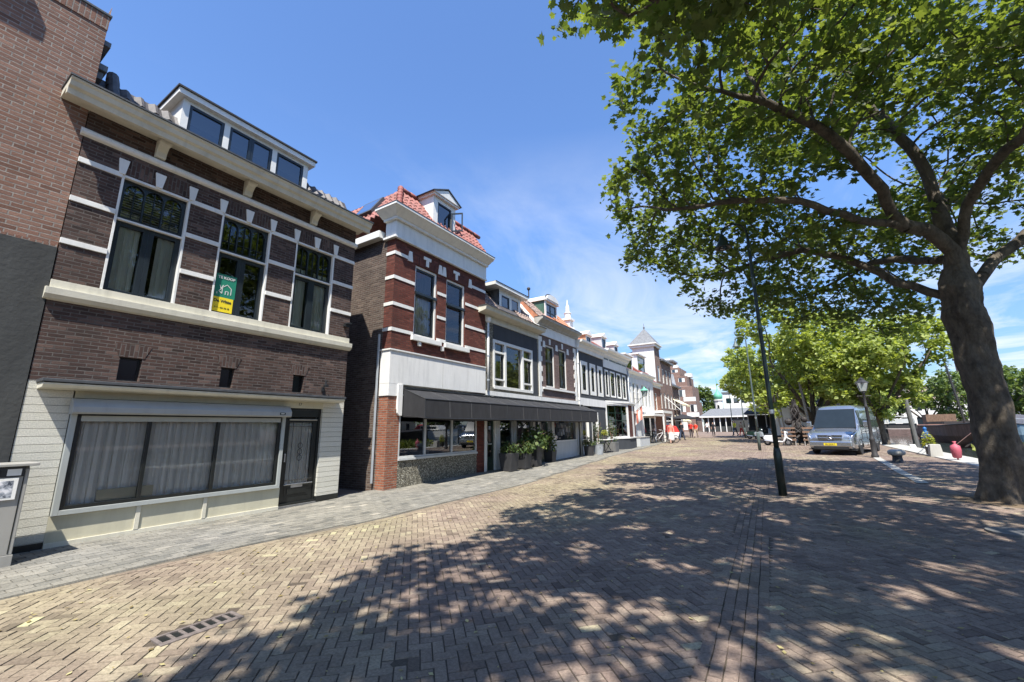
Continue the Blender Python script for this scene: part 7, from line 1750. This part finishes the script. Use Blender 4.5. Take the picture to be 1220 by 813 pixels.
def sculpture():
    x, y = 1.1, 36.2; z = rise(y); t = thing('anchor_rack', (x, y, z), 'tall black heap of ship chain and rigging on timber legs beside the van', 'rigging')
    rnd = random.Random(4); m = MB()
    for k in range(15):
        a = rnd.uniform(-.25, .25); pts = []; q = rnd.uniform(0, 6)
        for j in range(8): h = .5 + j * .36; s = .34 * (1 - j / 9); pts.append((x + a * (1 - j / 10) + s * math.sin(q + j * 1.7), y + s * math.cos(q * 2 + j), z + h))
        m.tube(pts, .06 - .0, 6)
    m.build('chain_bundle', 'wood_dark', t)
    m = MB(); m.ball((x - .5, y, z + 1.6), .24, 8, sz=1.0); m.ball((x + .45, y, z + 1.75), .2, 8); m.each('block', 'wood_dark', t)
    m = MB(); m.tube([(x - .35, y, z), (x - .05, y, z + 3.2)], .05, 6); m.tube([(x + .35, y, z), (x + .05, y, z + 3.2)], .05, 6); m.tube([(x, y + .4, z), (x, y + .05, z + 3.2)], .05, 6); m.each('leg', 'wood_dark', t)
    # pallets / stacked chairs
    for k, (dx, lb) in enumerate(((-.62, 'left of two stacks of brown slatted crates beside the van'), (.62, 'right of two stacks of brown slatted crates beside the van'))):
        t = thing('crate_stack', (x + dx, y - .7, z), lb, 'crates', 'slatted crates beside the van')
        for i in range(4):
            m = MB(); zz = z + .35 + i * .26
            for a, b in ((-.42, -.36), (-.03, .03), (.36, .42)): m.box(x + dx + a, x + dx + b, y - 1.0, y - .4, zz, zz + .06)
            for j in range(4): m.box(x + dx - .42, x + dx + .42, y - 1.0 + j * .17, y - .92 + j * .17, zz + .061, zz + .09)
            m.box(x + dx - .42, x + dx + .42, y - 1.02, y - 1.001, zz - .02, zz + .10)
            m.build('crate', 'wood', t)
        m = MB()
        for a in (-.38, .34): m.box(x + dx + a, x + dx + a + .05, y - 1.0, y - .95, z, z + .5); m.box(x + dx + a, x + dx + a + .05, y - .45, y - .4, z, z + .5)
        m.each('leg', 'wood_grey', t)
    for k, (px_, py_, h, lean, lb) in enumerate(((.15, 39.8, 6.0, -.3, 'leftmost of the pale masts behind the black rigging'), (.42, 40.2, 6.1, -.35, 'second pale mast from the left behind the black rigging'), (1.05, 41, 5.9, -.2, 'thin pale mast in the middle behind the black rigging'), (2.05, 39.5, 5.6, -.35, 'thick pale mast on the right behind the black rigging'))):
        t = thing('mast', (px_, py_, rise(40)), lb, 'mast', 'pale masts on the quay'); m = MB(); m.tube([(px_, py_, rise(40)), (px_ + lean, py_, h)], [.07 if k != 3 else .10, .04 if k != 3 else .09], 8); m.build('spar', 'wood_grey', t)
        m = MB(); m.tube([(px_ - .35 + lean * .8, py_, h - 1.3), (px_ + .35 + lean * .8, py_, h - 1.25)], .025, 5); m.build('crosstree', 'wood_grey', t)
sculpture()

# ------------------------------------------------------------------ canal: boats, bridge, posts
WZ = -.45
def hull(t, cx, cy, Lh, B, H, rz, mat, z=WZ, bow=1.0, name='hull', sheer=.35):
    T = Matrix.Translation((cx, cy, z)) @ Matrix.Rotation(rz, 4, 'Z'); m = MB(); n = 14; rows = []
    for i in range(n + 1):
        u = i / n; x = (u - .5) * Lh; w = B / 2 * (1 - max(0, (u - .72) / .28) ** 2.2 * bow) * (1 - .35 * max(0, (.15 - u) / .15) ** 2); zt = H + sheer * (max(0, u - .5) * 2) ** 2 + sheer * .4 * (max(0, .5 - u) * 2) ** 2
        w = max(w, .04); rows.append([(x, -w, zt), (x, -w * .95, zt * .4), (x * .97, -w * .7, -.3), (x * .97, w * .7, -.3), (x, w * .95, zt * .4), (x, w, zt)])
    for r in rows: m.v += r
    for i in range(n):
        for j in range(5): m.f.append((i * 6 + j, (i + 1) * 6 + j, (i + 1) * 6 + j + 1, i * 6 + j + 1)); m.rot.append(False)
        m.f.append((i * 6 + 5, (i + 1) * 6 + 5, (i + 1) * 6, i * 6)); m.rot.append(False)
    m.f.append(tuple(range(6))); m.rot.append(False)
    m.xform(T); m.build(name, mat, t)
    m = MB()
    for s in (0, 5): m.tube([rows[i][s] for i in range(n + 1)], .06, 6)
    m.xform(T); m.build('gunwale', 'iron', t); return T
def boats():
    t = thing('barge', (13, 50, WZ), 'long rusty brown barge moored across the canal', 'barge'); T = hull(t, 17.6, 70, 28, 4.8, 1.75, math.radians(-93.6), 'rust', bow=.9)
    m = MB(); m.box(-6, 4, -1.6, 1.6, 1.95, 2.25); m.xform(T); m.build('hatch_cover', 'iron', t)
    m = MB(); m.box(-9, -6.5, -1.4, 1.4, 1.9, 3.2); m.xform(T); m.build('wheelhouse', 'wood', t)
    t = thing('landing_ramp', (10.8, 38, WZ), 'slanting rust brown loading ramp before the barge', 'ramp')
    m = MB(); m.prism([(12.2, 50.5, -.45), (13.8, 49.2, 1.35), (15.8, 50.4, 1.1), (15.0, 51.4, -.5)], (.1, .3, .08)); m.build('ramp_plate', 'rust', t)
    m = MB()
    for k in range(3): m.prism([(12.8 + k * .7, 50.2, -.4), (12.95 + k * .7, 50.1, -.4), (14.5 + k * .5, 49.6 + k * .3, 1.2), (14.35 + k * .5, 49.7 + k * .3, 1.2)], (.02, -.05, .04))
    m.each('ramp_rib', 'wood_dark', t)
    m = MB(); m.tube([(13.75, 49.1, 1.38), (15.9, 50.3, 1.15)], .05, 6); m.build('pale_edge', 'white', t)
    data = [((24.5, 66), 9, 2.8, 1.25, 172, 'hull_blue', 'blue and white cabin boat moored beyond the barge'), ((31, 64), 10, 3.0, 1.4, 185, 'white', 'white motor yacht beyond the barge right of the blue boat'), ((33, 56), 9.5, 3, 1.4, 176, 'white', 'white motor boat with dark red canopy just left of the trunk')]
    for i, ((x, y), l, b, h, a, mt, lb) in enumerate(data):
        t = thing('cabin_boat', (x, y, WZ), lb, 'boat', 'cabin boats moored beyond the barge'); T = hull(t, x, y, l, b, h + .45, math.radians(a), mt)
        m = MB(); m.hexa([(-2.8, -1.1, h + .4), (1.8, -1.1, h + .4), (1.8, 1.1, h + .4), (-2.8, 1.1, h + .4)], [(-2.6, -.95, h + 1.35), (1.1, -.95, h + 1.3), (1.1, .95, h + 1.3), (-2.6, .95, h + 1.35)]); m.xform(T); m.build('cabin', 'white', t)
        m = MB(); m.box(-2.5, .9, -1.08, 1.08, h + .75, h + 1.1); m.xform(T); m.build('window_band', 'glass_dark', t)
        m = MB(); m.ball((-3.3, 0, h + .6), 1.0, 12, sx=1.2, sz=.9); m.xform(T); m.build('canopy', ('blue', 'cloth_white', 'red')[i], t)
        m = MB()
        for k in range(8): m.tube([(1.9 + k * .35, -1.1 + k * .13, h + .5), (1.9 + k * .35, -1.1 + k * .13, h + 1.15)], .02, 4)
        m.tube([(1.9, -1.1, h + 1.15), (4.4, -.2, h + 1.2)], .02, 4); m.xform(T); m.build('railing', 'steel', t)
        m = MB(); m.tube([(0, 0, h + 1.3), (0, 0, h + 3.4)], .04, 5); m.tube([(0, 0, h + 2.2), (-1.6, 0, h + 3.0)], .03, 5); m.xform(T); m.build('mast', 'wood_grey', t)
    # sailing barge at the right edge
    t = thing('sailing_ship', (14.5, 24, WZ), 'old sailing ship with furled tan sails right of the plane trunk', 'sailing ship'); T = hull(t, 14.0, 26, 15, 3.8, 1.75, math.radians(93), 'wood_dark')
    m = MB(); m.tube([(2.4, 0, 1.5), (2.2, 0, 13)], [.16, .08], 8); m.xform(T); m.build('mast', 'wood', t)
    m = MB(); m.tube([(2.2, 0, 2.6), (-1.2, .2, 3.0), (-4.6, .3, 3.5)], [.12, .26, .14], 8); m.tube([(2.5, .1, 2.4), (2.7, .1, 5.5), (2.4, 0, 9)], [.30, .24, .08], 8); m.xform(T); m.build('furled_sail', 'sail', t)
    m = MB()
    for s in (-1.7, 1.7): m.tube([(2.2, s, 1.4), (2.2, 0, 11.5)], .025, 4)
    m.tube([(7.3, 0, 1.8), (2.2, 0, 12)], .03, 4); m.tube([(-7, 0, 1.8), (2.2, 0, 12.2)], .025, 4); m.xform(T); m.build('rigging', 'yellow_rope', t)
    t = thing('buoy', (10.05, 46, WZ), 'blue conical buoy floating before the barge', 'buoy'); m = MB(); m.lathe([(.42, 0), (.46, .15), (.42, .4), (.2, .7), (.14, 1.1), (.2, 1.2), (.04, 1.35)], (14.0, 66, WZ + .3), 14); m.build('body', 'blue', t, origin=ORI[t.name], smooth=True)
    m = MB(); m.lathe([(.3, -.5), (.5, .0), (.5, .1), (.3, .12)], (14.0, 66, WZ + .3), 14); m.build('float', 'ink', t, origin=ORI[t.name])
    # bridge
    t = thing('footbridge', (8, 60, 1), 'dark low footbridge over the canal with pale railing behind the van', 'bridge')
    m = MB(); m.box(3.5, 11.8, 58, 60, 1.12, 1.6); m.build('deck', 'iron', t)
    m = MB(); m.box(3.5, 11.8, 57.9, 57.96, 2.3, 2.38); m.box(3.5, 11.8, 57.9, 57.95, 1.65, 2.1)
    m.each('railing', 'plank_grey', t)
    m = MB()
    for x in (4.2, 6.8, 9.4, 11.5): m.tube([(x, 58.5, -1.5), (x, 58.5, 1.1)], .18, 8)
    m.each('pile', 'wood_dark', t)
    m = MB()
    for x in (3.6, 5.6, 7.6, 9.6, 11.7): m.box(x - .05, x + .05, 57.84, 57.895, 1.6, 2.4)
    m.each('railing_post', 'white', t)
    for k, (x, y, h, r, lx, lb, mt) in enumerate(((8.75, 44, 5.7, .16, -.25, 'thick grey mooring post leaning above the barge', 'concrete_dark'), (16.5, 62, 8.3, .10, -.7, 'dark lattice mast rising before the far trees', 'iron'))):
        t = thing('mooring_post' if k == 0 else 'lattice_mast', (x, y, WZ), lb, 'post' if k == 0 else 'mast'); m = MB(); m.tube([(x, y, WZ - .3), (x + lx, y, h)], [r, r * .85], 10)
        if k == 1:
            for j in range(14): q = j / 14; m.tube([(x + lx * q - .22, y, h * q), (x + lx * (q + .06) + .22, y, h * (q + .06))], .03, 4); m.tube([(x + lx * q + .22, y, h * q), (x + lx * (q + .06) - .22, y, h * (q + .06))], .03, 4)
        m.build('shaft', mt, t)
        m = MB(); m.lathe([(r, 0), (r * 1.1, .06), (r * .6, .12)], (x + lx, y, h), 10); m.build('cap', mt, t)
    # things on the quay
    t = thing('rope_railing', (6.3, 30, .2), 'thin steel gangway railing by the quay edge behind the bollard', 'railing')
    m = MB(); P = [(5.75, 27.6), (6.3, 29.6), (6.9, 32)]
    for x, y in P: m.tube([(x, y, .15), (x, y, 1.15)], .025, 6)
    m.tube([(*p, 1.15) for p in P], .022, 6); m.tube([(*p, .65) for p in P], .014, 6); m.build('rail', 'steel', t)
    t = thing('water_post_box', (5.75, 26.3, rise(26)), 'low grey tapered service box at the quay edge with a plant behind', 'service box')
    m = MB(); m.hexa([(5.55, 26.1, .12), (6.0, 26.1, .12), (6.0, 26.5, .12), (5.55, 26.5, .12)], [(5.6, 26.15, .68), (5.95, 26.15, .68), (5.95, 26.45, .68), (5.6, 26.45, .68)]); m.build('body', 'concrete', t, bevel=.02)
    planter(5.75, 26.9, 'small potted yellow green plant behind the grey service box', .3, .35, ph=.65, pr=.25, n=260, ls=.09, mat='leaf_bright', cat='potted plant')
    t = thing('rubbish_bag', (6.15, 25.6, rise(25.6)), 'pinkish red bag hanging on a small post at the quay edge', 'bag'); x, y, z = 5.95, 24.3, rise(25) - .1
    m = MB(); m.lathe([(.10, .18), (.14, .22), (.17, .50), (.15, .66), (.08, .70), (.03, .76), (.07, .84)], (x, y, z), 12); m.build('bag', 'pink', t, smooth=True)
    m = MB(); m.tube([(x + .02, y, z - .05), (x, y, z + .25)], .03, 6); m.build('post', 'pink', t)
    # planted raft beside the quay
    t = thing('planted_raft', (9, 27, -.4), 'raft of yellow green reeds and logs floating beside the quay', 'raft')
    m = MB(); m.hexa([(7.3, 24, -.6), (11.5, 25, -.6), (11.3, 28, -.6), (7.6, 27.8, -.6)], [(7.3, 24, -.1), (11.5, 25, -.1), (11.3, 28, -.1), (7.6, 27.8, -.1)]); m.build('raft', 'wood_dark', t)
    rng = np.random.default_rng(3); n = 900; C = np.stack([rng.uniform(7.4, 11.3, n), rng.uniform(24.6, 27.8, n), -.1 + rng.uniform(0, .75, n) ** 1.3], 1); leaf_mesh('reeds', C - np.array(ORI[t.name]), rng.uniform(.12, .36, n), 'leaf_bright2', t, rng, simple=True, flat=1.5, droop=-.5)
    t = thing('rowing_boat', (11, 30.5, WZ), 'pale small boat hull right behind the planted raft', 'boat'); hull(t, 11.6, 31.2, 5, 1.7, .75, math.radians(10), 'concrete')
    for k, (x, lb) in enumerate(((6.55, 'left of two white mooring planks against the far quay wall'), (7.15, 'right of two white mooring planks against the far quay wall'))):
        t = thing('mooring_plank', (x, 33.5, WZ), lb, 'plank', 'white planks in the water'); m = MB(); m.hexa([(x, 33.4, WZ - .3), (x + .3, 33.4, WZ - .3), (x + .3, 33.5, WZ - .3), (x, 33.5, WZ - .3)], [(x - .25, 33.4, .42), (x + .0, 33.4, .42), (x + .0, 33.5, .42), (x - .25, 33.5, .42)]); m.build('plank', 'white', t)
M['yellow_rope'] = paint('yellow_rope', (0.42, 0.42, 0.18), 0.8, 0.1, 0)
M['leaf_bright2'] = leafmat('reed_leaf', (0.06, 0.09, 0.02), (0.14, 0.17, 0.04), (0.26, 0.27, 0.07), .3)
boats()
def far_buildings():
    data = [(10, 118, 10, 5.5, 'white_wall', 'slate', 'low pale building behind the footbridge trees'), (26, 120, 14, 6.5, 'white_wall', 'tile_mottled', 'brown roofed pale building behind the trees across the canal'), (46, 112, 16, 7, 'white_wall', 'slate', 'pale building behind the trees at the canal bend'), (52, 60, 20, 8, 'cream_wall', 'tile_mottled', 'cream row on the far bank behind the plane trunk'), (50, 20, 30, 8.5, 'brick_mauve', 'tile_red', 'long brick row on the far bank right of the picture'), (50, -18, 34, 8, 'white_wall', 'tile_red', 'white row on the far bank opposite the near houses')]
    for x, y, w, h, mt, rf, lb in data:
        t = thing('far_house', (x, y, .3), lb, 'building'); side = x >= 50
        x0, x1, y0, y1 = (x, x + 9, y - w / 2, y + w / 2) if side else (x - w / 2, x + w / 2, y, y + 9)
        holes = []; u0, u1 = (y0, y1) if side else (x0, x1); k = u0 + 1
        while k < u1 - 1.5:
            for z in (1.2, 4.2): holes.append((k, k + 1.1, z, z + 1.7))
            k += 2.3
        m = MB(); m.wall('x' if side else 'y', x0 if side else y0, u0, u1, 0, h, holes, .2, facing=-1); 
        (m.box(x0 + .25, x1, y0, y1, 0, h - .05) if side else m.box(x0, x1, y0 + .25, y1, 0, h - .05)); m.build('wall', mt, t)
        m = MB()
        if side: m.quad((x0 + .15, y0, 0), (x0 + .15, y1, 0), (x0 + .15, y1, h), (x0 + .15, y0, h))
        else: m.quad((x0, y0 + .15, 0), (x1, y0 + .15, 0), (x1, y0 + .15, h), (x0, y0 + .15, h))
        m.build('window_panes', 'car_glass', t)
        m = MB(); a, b = (x0 - .2, x1), (y0 - .2, y1)
        if side: m.prism([(x0 - .2, y0, h), (x1, y0, h), ((x0 + x1) / 2, y0, h + 3)], (0, y1 - y0, 0))
        else: m.prism([(x0, y0 - .2, h), (x0, y1, h), (x0, (y0 + y1) / 2, h + 3)], (x1 - x0, 0, 0))
        m.build('roof', rf, t)
    t = thing('chimney_tower', (38, 128, 0), 'square brown tower top showing above the far trees', 'tower'); m = MB(); m.box(35.5, 38.5, 130, 133, 0, 15.5); m.build('shaft', 'brick_far', t); m = MB(); m.box(35.3, 38.7, 129.8, 133.2, 15.5, 16); m.build('parapet', 'concrete_dark', t)
far_buildings()

# ------------------------------------------------------------------ people
def person(base, rz, label, shirt, legs, hair='hair', h=1.7, walk=.25, skirt=None, bag=False, arms=.15):
    t = thing('person', base, label, 'person'); s = h / 1.75
    J = dict(pel=(0, 0, .95), ches=(0, -.01, 1.28), neck=(0, 0, 1.48), head=(0, -.02, 1.63), top=(0, -.02, 1.72))
    V = [(0, 0, .95), (0, 0, 1.12), (0, 0, 1.32), (0, 0, 1.46), (0, -.02, 1.52), (0, -.03, 1.62), (0, -.02, 1.71)]; R = [.13, .125, .14, .075, .052, .085, .07]; E = [(0, 1), (1, 2), (2, 3), (3, 4), (4, 5), (5, 6)]
    def chain(st, pts, rs):
        p = st
        for q, r in zip(pts, rs): V.append(q); R.append(r); E.append((p, len(V) - 1)); p = len(V) - 1
    for sd, w in ((-1, walk), (1, -walk)):
        chain(0, [(sd * .10, 0, .88), (sd * .10, -w * .5 - .02, .50), (sd * .10, -w + (.05 if w < 0 else 0), .10), (sd * .10, -w - .13, .035)], [.095, .058, .042, .035])
        chain(3, [(sd * .18, 0, 1.42), (sd * .23, w * arms * 2, 1.14), (sd * .23, w * arms * 4 - .05, .90), (sd * .22, w * arms * 4 - .08, .80)], [.055, .043, .032, .03])
    me = bpy.data.meshes.new('body'); me.from_pydata([(x * s, y * s, z * s) for x, y, z in V], E, []); o = bpy.data.objects.new('body', me); COL.objects.link(o)
    sk = o.modifiers.new('skin', 'SKIN'); me.skin_vertices
    for i, r in enumerate(R): me.skin_vertices[0].data[i].radius = (r * s, r * s * (.8 if i < 3 else 1))
    me.skin_vertices[0].data[0].use_root = True; o.modifiers.new('sub', 'SUBSURF').levels = 1; o.modifiers['sub'].render_levels = 2
    dg = bpy.context.evaluated_depsgraph_get(); ev = bpy.data.meshes.new_from_object(o.evaluated_get(dg)); bpy.data.objects.remove(o)
    def sub(name, keep, mat, off=0.0):
        src = ev; m = MB(); 
        vs = [Vector(v.co) + Vector(v.normal) * off for v in src.vertices]
        mp = {}
        for p in src.polygons:
            if keep(p.center / s):
                f = []
                for i in p.vertices:
                    if i not in mp: mp[i] = len(m.v); m.v.append(tuple(vs[i]))
                    f.append(mp[i])
                m.f.append(tuple(f)); m.rot.append(False)
        if not m.f: return None
        ob = m.build(name, mat, None, origin=(0, 0, 0), smooth=True); ob.parent = t; return ob
    sub('body', lambda c: True, 'skin'); sub('shirt', lambda c: .93 < c.z < 1.47 and not (abs(c.x) > .19 and c.z < 1.16), shirt, .012)
    if skirt:
        m = MB(); m.lathe([(.13 * s, .98 * s), (.17 * s, .85 * s), (.24 * s, .42 * s), (.26 * s, .25 * s), (.22 * s, .26 * s)], (0, 0, 0), 16); ob = m.build('skirt', skirt, None, origin=(0, 0, 0), smooth=True); ob.parent = t
        sub('shoes', lambda c: c.z < .08, 'cloth_black', .012)
    else:
        sub('trousers', lambda c: .12 < c.z <= .97 and abs(c.x) < .185, legs, .014); sub('shoes', lambda c: c.z < .11, 'cloth_black', .014)
    sub('hair', lambda c: c.z > 1.60 and (c.y > -.06 or c.z > 1.68) and abs(c.x) < .15, hair, .014)
    if bag:
        m = MB(); m.hexa([(.22, -.10, .48), (.34, -.10, .48), (.34, .14, .48), (.22, .14, .48)], [(.24, -.08, .74), (.32, -.08, .74), (.32, .12, .74), (.24, .12, .74)]); m.build('bag', 'cloth_beige', None, origin=(0, 0, 0)).parent = t
    t.rotation_euler = (0, 0, rz); return t
person((-7.6, 36.6, rise(36.6)), math.radians(20), 'person in pink top and long white skirt walking on the left', 'coral', 'cloth_white', skirt='cloth_white', h=1.66)
person((-8.75, 53.0, rise(53)), math.radians(10), 'person in red top and dark trousers walking beside one in orange', 'red', 'cloth_black', h=1.74, bag=True)
person((-8.15, 52.6, rise(52.6)), math.radians(-10), 'person in coral orange top and pale trousers walking beside one in red', 'orange_red', 'cloth_beige', h=1.68)
person((-8.0, 43.4, rise(43.4)), math.radians(160), 'person in dark jacket and dark jeans by the cafe', 'cloth_black', 'denim', h=1.78)
person((-9.6, 73, rise(73)), math.radians(30), 'person in white shirt and dark trousers before the pavilion', 'cloth_white', 'cloth_black', h=1.75)
person((-4.6, 58.5, rise(58.5)), math.radians(-40), 'person in bright yellow vest behind the third lamp', 'hivis', 'denim', h=1.8)
person((-3.9, 58.3, rise(58.3)), math.radians(150), 'person in beige top and red trousers beside the yellow vest', 'cloth_beige', 'red', h=1.7)
person((-7.2, 60, rise(60)), math.radians(0), 'person in black standing among the cafe chairs far off', 'cloth_black', 'cloth_black', h=1.7, walk=.1)
# ------------------------------------------------------------------ camera, sun, sky
cam = bpy.data.objects.new('camera', bpy.data.cameras.new('camera')); COL.objects.link(cam)
cam.data.sensor_width = 36; cam.data.lens = 495.0 / 1220.0 * 36.0; cam.data.clip_end = 2000; cam.data.clip_start = 0.05
_R = Matrix(((0.84617574, 0.11916028, 0.51941066), (0.53277708, -0.16789794, -0.82943286), (-0.01162747, 0.97857606, -0.20555703)))
cam.matrix_world = Matrix.Translation((0, 0, 1.6)) @ _R.to_4x4()
scene.camera = cam

to_sun = Vector((0.26, -0.50, 1.0)).normalized()
sun = bpy.data.lights.new('sun', 'SUN'); sun.energy = 5.0; sun.angle = math.radians(0.53); sun.color = (1.0, 0.955, 0.88)
so = bpy.data.objects.new('sun', sun); COL.objects.link(so); so.location = (10, -20, 40)
so.rotation_euler = to_sun.to_track_quat('Z', 'Y').to_euler()
w = bpy.data.worlds.new('World'); scene.world = w; w.use_nodes = True; nt = w.node_tree; nt.nodes.clear()
out = nt.nodes.new('ShaderNodeOutputWorld'); bg = nt.nodes.new('ShaderNodeBackground'); bg.inputs[1].default_value = 0.098
sky = nt.nodes.new('ShaderNodeTexSky'); sky.sky_type = 'NISHITA'; sky.sun_disc = False
sky.sun_elevation = math.asin(to_sun.z); sky.sun_rotation = math.atan2(to_sun.x, to_sun.y); sky.altitude = 0; sky.air_density = 1.0; sky.dust_density = 0.3; sky.ozone_density = 2.0
tc = nt.nodes.new('ShaderNodeTexCoord')
# wispy clouds over the far, lower sky: noise over the sky's own direction
sx = nt.nodes.new('ShaderNodeSeparateXYZ'); L(nt, tc.outputs['Generated'], sx.inputs[0])
dv = N(nt, 'ShaderNodeMath', operation='MAXIMUM'); L(nt, sx.outputs[2], dv.inputs[0]); dv.inputs[1].default_value = 0.07
px = N(nt, 'ShaderNodeMath', operation='DIVIDE'); L(nt, sx.outputs[0], px.inputs[0]); L(nt, dv.outputs[0], px.inputs[1])
py = N(nt, 'ShaderNodeMath', operation='DIVIDE'); L(nt, sx.outputs[1], py.inputs[0]); L(nt, dv.outputs[0], py.inputs[1])
cb = nt.nodes.new('ShaderNodeCombineXYZ'); L(nt, px.outputs[0], cb.inputs[0]); L(nt, py.outputs[0], cb.inputs[1])
mp = N(nt, 'ShaderNodeMapping'); mp.inputs['Scale'].default_value = (0.55, 0.28, 1); mp.inputs['Rotation'].default_value = (0, 0, 0.75); L(nt, cb.outputs[0], mp.inputs['Vector'])
wn = N(nt, 'ShaderNodeTexNoise'); wn.inputs['Scale'].default_value = 1.6; wn.inputs['Detail'].default_value = 8; wn.inputs['Roughness'].default_value = 0.62; wn.inputs['Distortion'].default_value = 0.6
L(nt, mp.outputs[0], wn.inputs['Vector'])
cl = ramp(nt, wn.outputs['Fac'], [(0.44, 0.0), (0.68, 1.0)])
el = N(nt, 'ShaderNodeMapRange'); L(nt, sx.outputs[2], el.inputs[0]); el.inputs[1].default_value = 0.03; el.inputs[2].default_value = 0.62; el.inputs[3].default_value = 1.0; el.inputs[4].default_value = 0.0
ml = N(nt, 'ShaderNodeMath', operation='MULTIPLY'); L(nt, cl, ml.inputs[0]); L(nt, el.outputs[0], ml.inputs[1])
skc = mixcol(nt, 1.0, sky.outputs[0], (1.0, 1.22, 1.52), 'MULTIPLY')
hz = N(nt, 'ShaderNodeMapRange'); L(nt, sx.outputs[2], hz.inputs[0]); hz.inputs[1].default_value = 0.0; hz.inputs[2].default_value = 0.45; hz.inputs[3].default_value = 0.50; hz.inputs[4].default_value = 1.0
skc = mixcol(nt, 1.0, skc, hz.outputs[0], 'MULTIPLY')
mc = mixcol(nt, ml.outputs[0], skc, (5.8, 6.0, 6.3))
L(nt, mc, bg.inputs[0]); L(nt, bg.outputs[0], out.inputs[0])
scene.view_settings.view_transform = 'Standard'; scene.view_settings.look = 'None'; scene.view_settings.gamma = 1; scene.view_settings.exposure = 0.97
scene.cycles.max_bounces = 8; scene.cycles.transparent_max_bounces = 12; scene.cycles.diffuse_bounces = 3; scene.cycles.glossy_bounces = 4
scene.cycles.use_denoising = True; scene.cycles.caustics_reflective = False; scene.cycles.caustics_refractive = False
